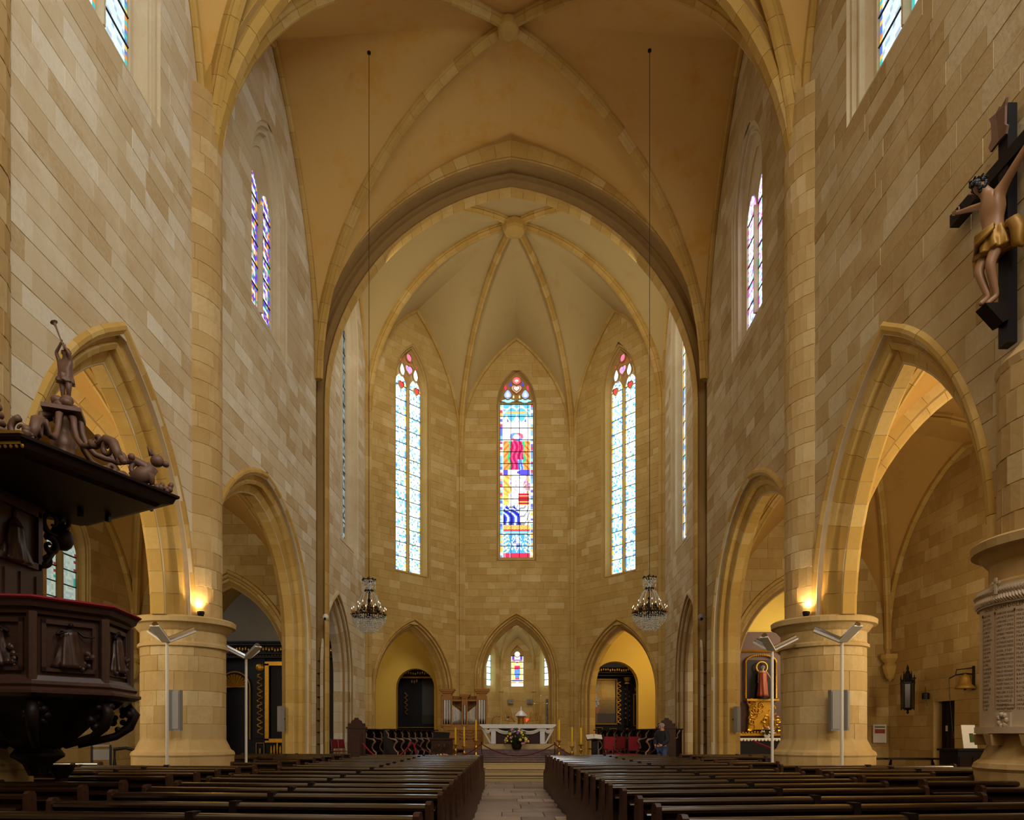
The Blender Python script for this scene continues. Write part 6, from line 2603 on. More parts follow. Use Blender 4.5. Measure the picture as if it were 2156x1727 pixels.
DR_ = 24.9
pa = post(X(1014, DR_), DR_, .33, .88, 'black rope stanchion in front of the altar, left one')
pb = post(X(1168, DR_), DR_, .33, .88, 'black rope stanchion in front of the altar, right one')
pc = post(X(880, 24.6), 24.3, .33, .88, 'black rope stanchion before the left stalls, nearest the ambo')
pd = post(X(868, 24.3), 24.1, .33, .92, 'black rope stanchion before the left stalls, behind the ambo rope')
pe = post(X(764, 24.0), 23.95, .33, .92, 'black rope stanchion at the left stall end panel')
pf_ = post(X(1290, 24.5), 24.3, .33, .75, 'black rope stanchion before the right stalls')
pg = post(X(1384, 24.2), 24.0, .33, .82, 'black rope stanchion at the right stall end panel')
rope(pa, pb, .42, 'dark red rope sagging in front of the altar')
rope(pc, pa, .48, 'dark red rope between the ambo flowers and the altar')
rope(pb, pf_, .42, 'dark red rope right of the altar candlesticks')
rope(pe, pd, .56, 'bright red rope in front of the left stalls', M['red_cloth'], .03)
rope(pd, (X(880, 24), 24.1, .38), -.25, 'bright red rope end falling beside the stanchion', M['red_cloth'], .03)
rope(pf_, pg, .4, 'dark red rope before the right stalls')


# ---- red chairs
def make_chair():
    t = thing('armchair', '', 'chair', group='red upholstered celebrant chairs')
    mb = MB()
    mb.box((0, 0, .46), (.5, .46, .09))
    mb.build('seat', M['red_cloth'], t)
    mb = MB()
    mb.box((0, .2, .86), (.42, .05, .5))
    mb.build('backrest', M['red_cloth'], t)
    for x in (-.23, .23):
        for y in (-.2, .21):
            mb = MB()
            mb.tube([(x, y, 0), (x, y, .42 if y < 0 else 1.2)], .025, 6)
            mb.build('leg', M['pew_end'], t)
        mb = MB()
        mb.tube([(x, .2, .68), (x, -.15, .66), (x, -.2, .6), (x, -.2, .42)], .02, 6)
        mb.build('armrest', M['pew_end'], t)
    mb = MB()
    mb.box((0, 0, .38), (.46, .42, .05))
    mb.build('frame', M['pew_end'], t)
    return t


chair = make_chair()
for i, (px, D, rz, lb) in enumerate(((1332, 25.4, -.5, 'red upholstered armchair nearest the right end panel'), (1300, 26.2, -.9, 'red upholstered armchair behind the front one'), (1288, 25.2, .3, 'red upholstered armchair beside the lectern'))):
    o = chair if i == 0 else copy_tree(chair)
    o.location = (X(px, D), D, .33 if D < 26.5 else ZC)
    o.rotation_euler = (0, 0, rz)
    o['label'] = lb
for px, D, nm in ((1336, 24.6, 'first'), (1290, 24.6, 'second')):
    t = thing('stool', 'low stool with red cushion before the right stalls, %s from the right' % nm, 'stool', (X(px, D), D, .33))
    mb = MB()
    mb.box((0, 0, .42), (.62, .36, .08))
    mb.build('cushion', M['red_cloth'], t)
    mb = MB()
    mb.box((0, 0, .35), (.6, .34, .06))
    mb.build('frame', M['organ'], t)
    for x in (-.26, .26):
        for y in (-.13, .13):
            mb = MB()
            mb.tube([(x, y, 0), (x, y, .33)], .022, 6)
            mb.build('leg', M['organ'], t)
# lectern with open book on the right
t = thing('lectern', 'dark slender lectern with open white book at the right of the apse pier', 'lectern', (X(1252, 25.2), 25.2, .33))
mb = MB()
mb.box((0, 0, .03), (.36, .36, .06))
mb.box((0, 0, .52), (.22, .16, .98))
mb.build('stand', M['dark_wood'], t)
mb = MB()
mb.box((-.02, -.02, 1.08), (.56, .36, .03), (.5, 0, 0))
mb.build('desk', M['dark_wood'], t)
for s in (-1, 1):
    mb = MB()
    mb.box((-.02 + s * .14, -.03, 1.11), (.27, .3, .02), (.5, s * .12, 0))
    mb.build('open_page', M['paper'], t)
mb = MB()
mb.tube([(.12, .05, 0), (.12, .05, 1.0)], .018, 6)
mb.build('white_strut', M['white_metal'], t)

# ---- visitor at the right stalls
pt = thing('person', 'grey-haired person in a dark jacket and blue jeans standing by the right stall end panel', 'person', (X(1392, 23.6), 23.45, .165), -.9)
pose = dict(head=(0, -.04, 1.60, .085), top=(0, -.03, 1.70, .07), elL=(.25, -.02, 1.14, .05), wrL=(.14, -.2, 1.0, .032), haL=(.08, -.25, .99, .035), elR=(-.25, -.02, 1.14, .05), wrR=(-.13, -.2, 1.0, .032), haR=(-.07, -.25, .98, .035))
fb, J, sc_ = figure('body', M['skin'], pt, pose, 2)
face_parts(fb, J['head'][:3], (0, -1, -.15), 1.0, M['skin'], M['grey_hair'])
jk = {k: v for k, v in dict(BASEJ, **pose).items()}
def fat(k, d):
    v = jk[k]
    r_ = v[3]
    return v[:3] + (((r_[0] + d, r_[1] + d) if isinstance(r_, tuple) else r_ + d),)
JK = {k: fat(k, .034) for k in ('hip', 'belly', 'chest', 'shL', 'elL', 'wrL', 'shR', 'elR', 'wrR')}
JK['collar'] = (0, .01, 1.46, .075)
bake_skin('jacket', JK, [('hip', 'belly'), ('belly', 'chest'), ('chest', 'collar'), ('chest', 'shL'), ('shL', 'elL'), ('elL', 'wrL'), ('chest', 'shR'), ('shR', 'elR'), ('elR', 'wrR')], M['jacket'], pt, 2)
JT = {k: fat(k, .018) for k in ('hpL', 'knL', 'anL', 'hpR', 'knR', 'anR')}
JT['hip'] = (0, 0, .93, (.155, .12))
bake_skin('jeans', JT, [('hip', 'hpL'), ('hpL', 'knL'), ('knL', 'anL'), ('hip', 'hpR'), ('hpR', 'knR'), ('knR', 'anR')], M['blue'], pt, 2)
for s in (-1, 1):
    mb = MB()
    mb.tube([(s * .1, .07, .05), (s * .105, -.05, .055), (s * .11, -.17, .04)], [.05, .052, .04], 8)
    mb.build('shoe', M['black'], pt, smooth=True)


# ---------------------------------------------------------------- retables
def gilt_column(mb, x, y, z0, z1, r_=.09):
    mb.lathe((x, y, 0), [(r_ * 1.3, z0), (r_ * 1.3, z0 + .06), (r_ * .8, z0 + .1), (r_ * .8, z1 - .3), (r_ * 1.2, z1 - .22), (r_ * 1.0, z1 - .18), (r_ * 1.5, z1 - .04), (r_ * 1.6, z1)], 10)


def vine(mb, x, y, z0, z1, r_=.1, seed=0):
    q = random.Random(seed)
    n = int((z1 - z0) / .03)
    for i in range(n):
        z = z0 + (z1 - z0) * i / n
        a = i * .75
        mb.ball((x + r_ * math.cos(a) * .9, y - abs(math.sin(a)) * r_ * .6, z), (q.uniform(.03, .07), .04, q.uniform(.02, .045)), 6, 4)


def frieze(mb, x0, x1, y, z, h=.1, seed=0):
    q = random.Random(seed)
    n = int((x1 - x0) / .12)
    for i in range(n):
        x = x0 + (x1 - x0) * (i + .5) / n
        mb.ball((x, y, z + q.uniform(-.2, .2) * h), (.045, .025, h * .4), 6, 4)


def frame_rect(mb, x0, x1, z0, z1, y, w_=.05, d=.05):
    mb.box(((x0 + x1) / 2, y, z0), (x1 - x0 + w_, d, w_))
    mb.box(((x0 + x1) / 2, y, z1), (x1 - x0 + w_, d, w_))
    mb.box((x0, y, (z0 + z1) / 2), (w_, d, z1 - z0))
    mb.box((x1, y, (z0 + z1) / 2), (w_, d, z1 - z0))


def paint_picture(x0, x1, z0, z1, y, fn, parent, nx=28, nz=40):
    mb = MB()
    q = random.Random(5)
    for i in range(nx):
        for j in range(nz):
            a0, a1 = x0 + (x1 - x0) * i / nx, x0 + (x1 - x0) * (i + 1) / nx
            b0, b1 = z0 + (z1 - z0) * j / nz, z0 + (z1 - z0) * (j + 1) / nz
            mb.col = fn((i + .5) / nx, (j + .5) / nz, q)
            mb.add([(a0, y, b0), (a1, y, b0), (a1, y, b1), (a0, y, b1)], [(0, 1, 2, 3)])
    return mb.build('painting', M['print'], parent)


def angel_pic(u, v, q):
    base = (.42, .24, .05) if v > .55 else (.16 + .5 * max(0, v - .25), .10 + .3 * max(0, v - .25), .04)
    if v > .6 and u > .45:
        base = (.5, .3, .06)
    if v < .22 and u > .3:
        base = (.06, .045, .035)
    d = ((u - .2) / .17) ** 2 + ((v - .5) / .13) ** 2
    if d < 1:
        return (.42, .40, .38) if q.random() < .7 else (.2, .16, .14)
    d = ((u - .28) / .1) ** 2 + ((v - .36) / .13) ** 2
    if d < 1:
        return (.3, .14, .06)
    if abs((v - .62) - (u - .1) * 1.2) < .05 and u < .35:
        return (.35, .3, .24)
    if (u - .22) ** 2 + ((v - .66) * 1.4) ** 2 < .003:
        return (.5, .32, .2)
    return tuple(c * q.uniform(.85, 1.15) for c in base)


# right chapel behind the right opening of the apse
t = thing('retable', 'dark retable with gilt carving and an angel painting seen through the right apse opening', 'altarpiece', (6.25, 38.5, .4))
mb = MB()
mb.box((0, .2, 2.4), (4.4, .2, 4.8))
mb.build('back_board', M['black_paint'], t)
pnt = paint_picture(-1.55, -.2, 1.75, 4.05, .05, angel_pic, t)
mb = MB()
frame_rect(mb, -1.6, -.12, 1.7, 4.1, 0, .07)
mb.build('picture_frame', M['gold_dull'], t)
mb = MB()
vine(mb, .0, 0, 1.7, 4.0, .09, 1)
mb.build('gilt_vine', M['gold'], t)
mb = MB()
gilt_column(mb, .42, -.15, 1.6, 4.2, .13)
cc = mb.build('column', M['black_paint'], t)
mb = MB()
mb.lathe((.42, -.15, 0), [(.15, 3.85), (.13, 3.95), (.2, 4.15), (.22, 4.2)], 10)
vine(mb, .42, -.15, 1.9, 3.6, .1, 2)
mb.build('capital', M['gold_dull'], cc)
mb = MB()
frame_rect(mb, .8, 1.08, 1.6, 3.3, .05, .05)
frieze(mb, .82, 1.06, .05, 3.6, .3, 3)
mb.build('side_frame', M['gold'], t)
mb = MB()
for z, x0 in ((4.3, -2.1), (4.45, -2.1), (4.75, -2.1)):
    mb.box((-.2, -.1, z), (3.6, .3, .06))
mb.build('cornice', M['dark_wood'], t)
mb = MB()
frieze(mb, -1.9, 1.5, -.2, 4.6, .2, 5)
mb.build('gilt_frieze', M['gold'], t)
mb = MB()
frame_rect(mb, -1.6, -.9, 1.05, 1.5, 0, .03)
frame_rect(mb, -1.35, -1.2, 1.15, 1.4, 0, .04)
frame_rect(mb, -.5, -.15, 1.05, 1.45, 0, .03)
mb.ball((.45, 0, 1.3), (.1, .03, .2), 7, 5)
mb.build('predella_ornament', M['gold_dull'], t)
mb = MB()
mb.box((-.3, -.4, .45), (3.0, .8, .9))
mb.build('altar_block', M['black_paint'], t)

# left one
t = thing('retable', 'nearly black retable with gilt cornice and dim painting seen through the left apse opening', 'altarpiece', (-4.3, 38.5, .4))
mb = MB()
mb.box((0, .2, 2.4), (4.4, .2, 4.8))
mb.build('back_board', M['black_paint'], t)


def dim_pic(u, v, q):
    if ((u - .75) / .2) ** 2 + ((v - .5) / .35) ** 2 < 1:
        return (.015, .02, .03) if v < .7 else (.09, .09, .1)
    return (.055, .05, .045) if v > .2 else (.02, .02, .02)


paint_picture(-.1, 1.35, 1.7, 4.2, .05, dim_pic, t)
mb = MB()
for z in (4.5, 4.95, 5.1):
    mb.box((.1, -.1, z - .3), (3.0, .25, .08))
mb.build('gilt_cornice', M['gold'], t)
mb = MB()
frieze(mb, -1.0, 1.5, -.15, 4.42, .2, 6)
frieze(mb, -.7, -.3, -.15, 4.0, .25, 7)
mb.build('gilt_frieze', M['gold_dull'], t)
mb = MB()
vine(mb, -.95, -.05, 2.2, 3.4, .06, 7)
mb.build('gilt_drop', M['gold_dull'], t)
mb = MB()
mb.box((-.1, -.4, .6), (2.8, .8, 1.2))
mb.build('altar_block', M['black_paint'], t)
mb = MB()
mb.box((-.1, -.05, 1.5), (3.0, .3, .04))
mb.build('ledge', M['gold_dull'], t)

# big black and gold retable in the left side chapel
t = thing('retable', 'wide black retable with gilt vine pilasters, shell niche and framed panel in the left chapel', 'altarpiece', (-9.35, 29.2, .32))
mb = MB()
mb.box((-.2, .2, 2.4), (5.5, .16, 4.8))
mb.build('back_board', M['black_paint'], t)
for x in (-.62, 1.95, -2.5):
    mb = MB()
    mb.box((x, .06, 2.7), (.42, .1, 3.3))
    pl = mb.build('pilaster', M['black_paint'], t)
    mb = MB()
    vine(mb, x, -.02, 1.2, 3.7, .1, int(x * 10))
    mb.ball((x, -.02, 3.95), (.2, .08, .17), 10, 7)
    mb.build('gilt_vine', M['gold'], pl)
    mb = MB()
    frame_rect(mb, x - .16, x + .16, .3, .85, 0, .025)
    frieze(mb, x - .1, x + .1, -.03, .55, .35, 3)
    mb.build('gilt_panel', M['gold_dull'], pl)
mb = MB()
for k in range(13):
    a = PI * k / 12
    mb.tube([(-1.65, 0, 3.15), (-1.65 + .52 * math.cos(a), -.06, 3.15 + .52 * math.sin(a))], [.02, .06], 6)
mb.build('shell_niche', M['gold'], t)
mb = MB()
for s in (-1, 1):
    mb.tube([(-1.65 + s * .62, -.03, 1.0), (-1.65 + s * .62, -.03, 3.15)], .035, 6)
mb.tube([(-1.65 + .62 * math.cos(PI * k / 12), -.03, 3.15 + .62 * math.sin(PI * k / 12)) for k in range(13)], .035, 6)
mb.build('niche_frame', M['gold_dull'], t)
mb = MB()
frame_rect(mb, -.32, 1.6, .95, 4.1, -.05, .16, .1)
mb.build('picture_frame', M['gold'], t)
mb = MB()
for z, d in ((4.35, .3), (4.5, .36), (4.85, .42), (4.95, .5)):
    mb.box((-.2, 0 - d * .3, z), (5.5, d, .07))
mb.build('cornice', M['black_paint'], t)
mb = MB()
frieze(mb, -2.9, 2.5, -.16, 4.68, .2, 9)
frieze(mb, -2.9, 2.5, -.16, 4.42, .07, 10)
mb.build('gilt_frieze', M['gold'], t)
mb = MB()
frieze(mb, -.2, 1.9, -.1, .5, .7, 11)
mb.build('gilt_scrolls', M['gold'], t)

# gilt altar with statue in the right side chapel
t = thing('altar', 'gilt baroque altar with curled supports in the right side chapel', 'altar', (10.4, 28.9, .32))
mb = MB()
mb.box((.6, .35, 2.7), (4.6, .12, 5.4))
mb.build('back_board', simple('purple_brown_panel', (92, 66, 56), .7), t)
mb = MB()
mb.box((.4, -.1, .5), (3.2, .8, 1.0))
mb.build('altar_block', M['black_paint'], t)
mb = MB()
mb.box((.4, -.1, 1.03), (3.3, .86, .05))
for i in range(24):
    mb.ball((-1.2 + i * .14, -.53, .98), (.06, .02, .05), 6, 4)
mb.build('lace_cloth', M['white'], t)
mb = MB()
mb.box((.4, .12, 1.2), (3.2, .2, .1))
frieze(mb, -1.1, 1.9, 0, 1.28, .12, 12)
mb.build('gilt_step', M['gold'], t)
mb = MB()
for q in range(26):
    scroll(mb, (rnd.uniform(-.5, .85), .05 + rnd.uniform(-.06, .06), rnd.uniform(1.45, 2.5)), rnd.uniform(.1, .22), 1.3, .045, (1, 0, 0), a0=q)
mb.box((.1, .15, 2.0), (1.1, .2, 1.2), None, .8)
mb.box((.1, .1, 2.6), (1.3, .4, .08))
mb.build('gilt_tabernacle', M['gold'], t)
mb = MB()
for sx in (-1, 1):
    for i in range(40):
        mb.ball((.12 + sx * .62, .2, 2.7 + i * .037), (.05, .05, .035), 6, 4)
for i in range(26):
    a = PI * i / 25
    mb.ball((.12 + .62 * math.cos(a), .2, 4.15 + .3 * math.sin(a)), (.05, .05, .05), 6, 4)
mb.build('beaded_frame', M['gold'], t)
mb = MB()
mb.tube([(-.9, .2, 4.62), (.85, .2, 4.62)], .05, 4)
mb.tube([(.85, .2, 4.62), (1.08, .2, 4.42), (1.1, .2, 1.9)], .05, 4)
mb.build('gilt_border', M['gold'], t)
mb = MB()
mb.box((.12, .28, 3.45), (1.2, .06, 1.6))
mb.build('niche_board', M['dark_wood'], t)
stt = thing('statue', 'painted standing saint in brown red robe on the gilt altar of the right chapel', 'statue', (10.52, 28.9, 2.96))
mb = MB()
mb.lathe((0, 0, 0), [(.26, 0), (.26, .09), (.22, .1)], 14)
mb.build('pedestal', M['black_paint'], stt)
XS = lambda p: Vector((p[0] * .72, p[1] * .72, .1 + p[2] * .72))
fb, J, sc_ = figure('body', M['flesh'], stt, dict(elL=(.3, -.1, 1.16, .06), wrL=(.34, -.26, 1.0, .035), haL=(.36, -.3, .98, .03)), 1, XS)
face_parts(fb, J['head'][:3], (0, -1, 0), sc_, M['flesh'], M['grey_hair'], 'long')
mb = MB()
robe(mb, (0, 0, .1), .97, .21, .15, 8, .14, 36, 7)
mb.build('robe', M['robe_red'], stt, smooth=True)
mb = MB()
mb.tube([(.22 * math.cos(2 * PI * k / 24), .1, 1.3 + .22 * math.sin(2 * PI * k / 24)) for k in range(25)], .035, 6)
mb.build('halo', M['gold'], stt)
bouquet('flower_pot', 'white flowering plant in white pot on the right chapel altar', (10.6, 28.65, 1.38), .55, .45, ['white', 'white', 'pink'], n=60, seed=9)
rope((8.6, 24.6, 1.3), (10.6, 24.8, .65), .05, 'red rope slanting across the right side chapel', M['red_cloth'], .035)

# ---------------------------------------------------------------- aisle walls
# wall lanterns
def make_lantern():
    t = thing('wall_lantern', '', 'lantern', group='black gothic wall lanterns')
    mb = MB()
    mb.lathe((0, 0, 0), [(.02, -.18), (.05, -.12), (.03, -.06), (.16, 0), (.2, .04)], 6)
    mb.build('drop', M['black'], t)
    mb = MB()
    mb.lathe((0, 0, 0), [(.17, .04), (.19, .9)], 6)
    mb.build('panes', simple('dark_lantern_glass', (56, 48, 36), .3), t)
    for k in range(6):
        a = 2 * PI * k / 6
        mb = MB()
        mb.tube([(.2 * math.cos(a), .2 * math.sin(a), -.04), (.21 * math.cos(a), .21 * math.sin(a), .95), (.21 * math.cos(a), .21 * math.sin(a), 1.08), (.21 * math.cos(a), .21 * math.sin(a), 1.28)], [.02, .02, .025, .003], 5)
        mb.build('pinnacle', M['black'], t)
    mb = MB()
    mb.lathe((0, 0, 0), [(.24, .92), (.24, .97), (.14, 1.1), (.08, 1.3), (.03, 1.4), (.05, 1.46), (.01, 1.6)], 6)
    for k in range(8):
        a = 2 * PI * k / 8
        mb.tube([(.14 * math.cos(a), .14 * math.sin(a), 1.05), (.13 * math.cos(a), .13 * math.sin(a), 1.38)], [.025, .003], 5)
    mb.build('crown', M['black'], t)
    mb = MB()
    mb.tube([(0, 0, 1.1), (.0, .3, 1.12)], .02, 6)
    mb.build('bracket', M['black'], t)
    return t


ln = make_lantern()
ln.location = (X(1911, 21.9), 21.9, Z(1500, 21.9) + .1)
ln.rotation_euler = (0, 0, -PI / 2)
ln.scale = (.85, .85, .85)
ln['label'] = 'black gothic lantern on the right aisle wall left of the doorway'
l2 = copy_tree(ln, loc=(X(264, 22.9), 22.9, Z(1500, 22.9) + .1), rz=PI / 2, label='black gothic lantern on the left aisle wall behind the pulpit')

# door leaf in its recess
xw = WO + cx(21)
dr = MB()
q = MB()
for (a0, a1, z0, z1) in ((20.46, 20.5, 0, 2.6), (21.5, 21.54, 0, 2.6)):
    q.box((xw + .2, (a0 + a1) / 2, (z0 + z1) / 2), (.4, a1 - a0, z1 - z0))
q.box((xw + .2, 21.0, 2.62), (.4, 1.08, .04))
struct(q.build('trim_1', M['aisle']))
d_ = MB()
d_.box((xw + .3, 21.0, 1.3), (.05, 1.02, 2.6))
dob = struct(d_.build('door_1', M['dark_wood']))
for k in range(5):
    mb = MB()
    mb.box((xw + .262, 20.6 + k * .2, 1.3), (.03, .17, 2.5))
    mb.build('plank', M['dark_wood'], dob)
mb = MB()
mb.ball((xw + .23, 20.6, 1.15), (.03, .03, .03), 8, 6)
mb.build('handle', M['bronze'], dob)
mb = MB()
mb.box((xw + .24, 21.25, Z(1534, 21.2)), (.005, .1, .17))
tag(mb.build('notice', M['paper']), 'small white paper notice on the dark doorway', 'notice')

# bell with bracket and chain
BY = X(2040, 1) and 19.4
bl = thing('wall_bell', 'bronze bell on an iron bracket with pull chain, right of the doorway', 'bell', (WO + cx(19.5), 19.55, Z(1452, 19.5)))
mb = MB()
mb.box((-.03, 0, .32), (.05, .05, .66))
mb.tube([(-.03, 0, .42), (-.25, 0, .44), (-.5, 0, .4)], .022, 6)
mb.tube([(-.03, 0, .6), (-.5, 0, .54), (-.52, 0, .4), (-.7, 0, .3)], .016, 6)
mb.build('bracket', M['black'], bl)
mb = MB()
mb.lathe((-.27, 0, 0), [(.24, .02), (.25, .06), (.17, .14), (.13, .3), (.12, .36), (.06, .41), (.02, .44)], 16)
mb.build('bell_body', M['gold_dull'], bl, smooth=True)
mb = MB()
mb.tube([(-.27, 0, .2), (-.27, 0, -.02)], [.01, .035], 6)
mb.build('clapper', M['black'], bl)
mb = MB()
for i in range(36):
    mb.ball((-.7 + .12 * (i / 36) ** 1.5, 0, .28 - i * .046), (.012, .012, .024), 5, 4)
mb.build('pull_chain', M['black'], bl)
# wall lamp sensor
sn = thing('wall_siren', 'small black round sounder box on the right aisle wall beside the doorway', 'device', (WO + cx(21.8) - .12, 21.75, Z(1466, 21.7)))
mb = MB()
mb.lathe((0, 0, 0), [(.1, -.09), (.1, .09), (.05, .11)], 12)
mb.build('housing', M['black'], sn)
mb = MB()
mb.tube([(0, 0, .1), (.03, .06, .3)], .008, 5)
mb.tube([(0, 0, -.1), (.04, -.03, -.3)], .008, 5)
mb.build('cable', M['black'], sn)
# dark cabinet with picture stand
cb = thing('cabinet', 'black wooden cabinet with panelled side standing under the bell', 'cabinet', (11.4, 17.6, 0), .15)
mb = MB()
mb.box((0, 0, .57), (.9, .6, 1.1))
bd = mb.build('body', M['black_paint'], cb)
mb = MB()
mb.box((0, 0, 1.14), (.98, .68, .05))
mb.build('top', M['black_paint'], cb)
for x in (-.42, -.06):
    mb = MB()
    mb.box((x + .14, -.31, .55), (.3, .03, .85))
    mb.build('door', M['dark_wood'], cb)
pst = thing('display_card', 'white display card with a small green picture standing on the black cabinet', 'card', (11.5, 17.6, 1.17), .15)
mb = MB()
mb.box((0, 0, .29), (.38, .02, .58), (-.15, 0, 0))
mb.build('card', M['paper'], pst)
mb = MB()
mb.box((.05, -.03, .26), (.1, .01, .22), (-.15, 0, 0))
mb.build('picture', M['green'], pst)
# poster on the wall and trestle tables
mb = MB()
mb.box((X(1857, 23.95) + 0, 24.1, Z(1545, 23.95)), (.45, .02, .62))
ps = tag(mb.build('poster', M['paper']), 'pale poster with a dark red heading on the far wall of the right aisle', 'poster')
mb = MB()
mb.box((X(1857, 23.95), 24.08, Z(1540, 23.95)), (.34, .01, .14))
mb.build('printed_block', M['robe_red'], ps)
mb = MB()
mb.box((X(1857, 23.95), 24.08, Z(1531, 23.95)), (.34, .01, .03))
mb.build('printed_line', M['black'], ps)
for i, (x, y, lb) in enumerate(((9.3, 19.2, 'left'), (11.0, 19.2, 'right'))):
    t = thing('trestle_table', 'dark low trestle table against the right aisle wall, the %s one' % lb, 'table', (x, y, 0), group='trestle tables in the right aisle')
    mb = MB()
    mb.box((0, 0, .86), (1.6, .6, .04))
    mb.build('table_top', M['black_paint'], t)
    for sx in (-1, 1):
        for sy in (-1, 1):
            mb = MB()
            mb.tube([(sx * .55, 0, .84), (sx * .7, sy * .25, 0)], .025, 6)
            mb.build('leg', M['black_paint'], t)
# left aisle: black chair and cloth covered bench
t = thing('side_chair', 'black wooden chair with square back by the left aisle wall', 'chair', (-10.55, 18.6, 0), .3)
for x in (-.22, .22):
    for y in (-.2, .2):
        mb = MB()
        mb.box((x, y, .25 if y < 0 else .62), (.05, .05, .5 if y < 0 else 1.24))
        mb.build('leg', M['black_paint'], t)
mb = MB()
mb.box((0, 0, .48), (.5, .46, .05))
mb.build('seat', M['black_paint'], t)
mb = MB()
mb.box((0, .2, 1.22), (.5, .05, .05))
mb.box((0, .2, .98), (.42, .02, .28))
mb.build('backrest', M['grey'], t)
t = thing('prayer_bench', 'black turned wooden bench beside the black chair in the left aisle', 'bench', (-9.6, 18.7, 0), .1)
mb = MB()
mb.tube([(-.6, 0, 1.12), (-.3, 0, 1.16), (0, 0, 1.08), (.3, 0, 1.16), (.6, 0, 1.12)], .04, 8)
mb.build('top_rail', M['black_paint'], t)
mb = MB()
mb.box((0, -.1, .5), (1.25, .4, .06))
mb.build('seat', M['black_paint'], t)
for x in (-.58, 0, .58):
    mb = MB()
    mb.lathe((x, 0, 0), [(.03, 0), (.05, .2), (.03, .4), (.05, .7), (.025, .9), (.03, 1.12)], 8)
    mb.build('leg', M['black_paint'], t)
for i in range(3):
    t = thing('chest', 'low black padded chest in the left aisle, %s from the left' % ORD[i], 'chest', (-8.65 + i * .5, 19.1, 0), -.1, 'black chests in the left aisle')
    mb = MB()
    mb.box((0, 0, .5), (.46, .5, .96))
    mb.build('body', M['black_paint'], t)
    mb = MB()
    mb.tube([(-.23, -.22, .98), (.23, -.22, .96)], .06, 8)
    mb.build('padded_edge', M['black'], t)
# chairs in left chapel arch
for i in range(5):
    t = thing('folding_chair', 'folding chair seen edge-on in the left chancel arch, %s from the left, %s' % (ORD[i], 'red' if i > 2 else 'black'), 'chair', (-6.8 + i * .14, 25.3 + i * .5, .46), .5, 'folding chairs in the left chancel arch')
    m_ = M['red_cloth'] if i > 2 else M['black_paint']
    mb = MB()
    mb.box((0, .15, .7), (.4, .03, .35))
    mb.build('backrest', m_, t)
    mb = MB()
    mb.box((0, 0, .42), (.4, .38, .03))
    mb.build('seat', m_, t)
    for sx in (-.18, .18):
        mb = MB()
        mb.tube([(sx, -.18, 0), (sx, .16, .9)], .012, 5)
        mb.build('leg', M['steel'], t)

# ---------------------------------------------------------------- loudspeakers, spotlights
def speaker(x, y, z, rz, label, tilt=.0, h=.82):
    t = thing('column_speaker', label, 'loudspeaker', (x, y, z), rz, 'grey column loudspeakers')
    mb = MB()
    mb.box((0, 0, 0), (.19, .12, h), (tilt, 0, 0))
    b = mb.build('cabinet', M['grey'], t)
    mb = MB()
    mb.box((0, -.066, 0), (.15, .012, h - .06), (tilt, 0, 0))
    mb.build('grille', simple('speaker_grille', (140, 136, 130), .8), b)
    mb = MB()
    mb.box((0, .1, 0), (.04, .12, .04))
    mb.build('wall_bracket', M['black'], t)


for (px, py, cx_, cy, lb, rz) in ((372, 1496, -6.95, D1, 'wide grey column loudspeaker on the middle left pier', -.1), (358, 1496, -6.95, D1, 'narrow grey column loudspeaker beside it on the middle left pier', -.9),
                                  (1756, 1496, 6.95, D1, 'wide grey column loudspeaker on the middle right pier', .1), (1779, 1496, 6.95, D1, 'narrow grey column loudspeaker behind the lamp pole on the middle right pier', .9)):
    D = 14.42
    speaker(X(px, D), D, Z(py, D), rz, lb)
speaker(X(591, 22.3), 22.3, Z(1514, 22.3), -.6, 'slim grey loudspeaker on the last left arch jamb', h=.8)
speaker(X(1552, 22.3), 22.3, Z(1515, 22.3), .6, 'slim grey loudspeaker on the last right arch jamb', h=.8)


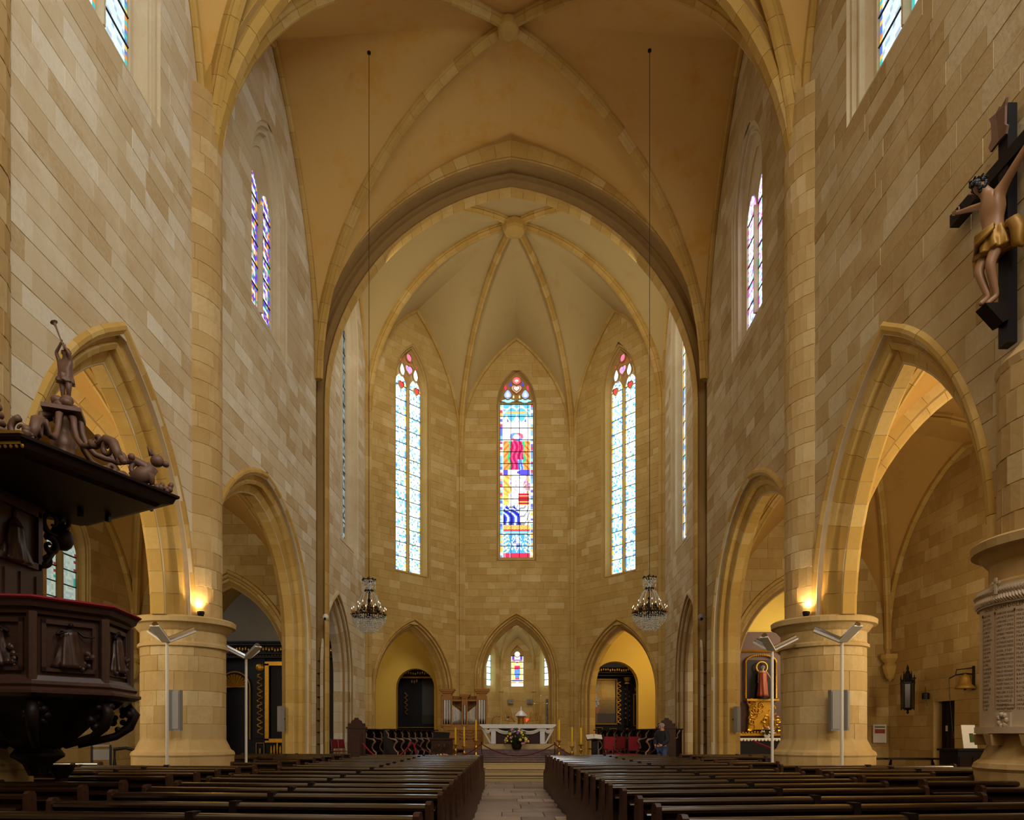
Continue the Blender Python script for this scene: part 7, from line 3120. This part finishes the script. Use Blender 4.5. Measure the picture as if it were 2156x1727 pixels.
def spot_fixture(loc, aim, energy, label, color=WARM, angle=110, glow=True):
    loc, aim = Vector(loc), Vector(aim)
    d = (aim - loc).normalized()
    t = thing('uplight', label, 'lamp', loc)
    mb = MB()
    mb.tube([-d * .03, d * .02, d * .06], [.05, .07, .075], 12)
    mb.build('housing', M['black'], t)
    if glow:
        mb = MB()
        mb.tube([d * .061, d * .064], [.06, .06], 12)
        mb.build('lens', M['lamp_glow'], t)
    lamp('SPOT', tuple(loc + d * .09), energy, color, .05, target=aim, spot=angle, blend=.7)


for s, nm in ((-1, 'left'), (1, 'right')):
    spot_fixture((s * 6.31, 14.86, ZR + .06), (s * 6.5, 15.05, 6), 60, 'small glowing uplight on the ring of the middle %s pier' % nm)
for s, px, py in ((-1, 678, 1300), (1, 1483, 1300)):
    D = 23.6
    t = thing('security_camera', 'small round camera on the chancel arch jamb, %s side' % ('left' if s < 0 else 'right'), 'camera', (X(px, D) - s * .12, D, Z(py, D)), group='round cameras on the chancel arch jambs')
    mb = MB()
    mb.ball((0, 0, 0), (.1, .1, .12), 10, 7)
    mb.build('housing', M['white_metal'] if s < 0 else M['grey'], t, smooth=True)
    mb = MB()
    mb.tube([(0, -.06, -.04), (0, -.13, -.08)], .04, 8)
    mb.build('lens_tube', M['black'], t)
    mb = MB()
    mb.tube([(0, 0, 0), (s * .2, .05, .02)], .02, 6)
    mb.build('bracket', M['grey'], t)

# clusters of carving, beads and foliage too small to pick apart
for o in bpy.data.objects:
    if o.type == 'MESH' and o.parent is not None and o.name.split('.')[0] in (
            'bolt', 'arm_knob', 'ring', 'carved_ornament', 'carved_garland', 'relief_ground', 'fretwork', 'gilt_frieze', 'gilt_vine', 'gilt_panel', 'hair', 'flower_spray',
            'crown_of_thorns', 'beaded_frame', 'lace_cloth', 'pull_chain', 'carving', 'cloud_base', 'gilt_beading', 'gilt_scrolls', 'gilt_step', 'gilt_tabernacle', 'gilt_drop',
            'predella_ornament', 'shell_niche', 'capital', 'scroll_arm', 'scroll_bracket', 'leaf_finial', 'carved_cartouche'):
        o['kind'] = 'stuff'
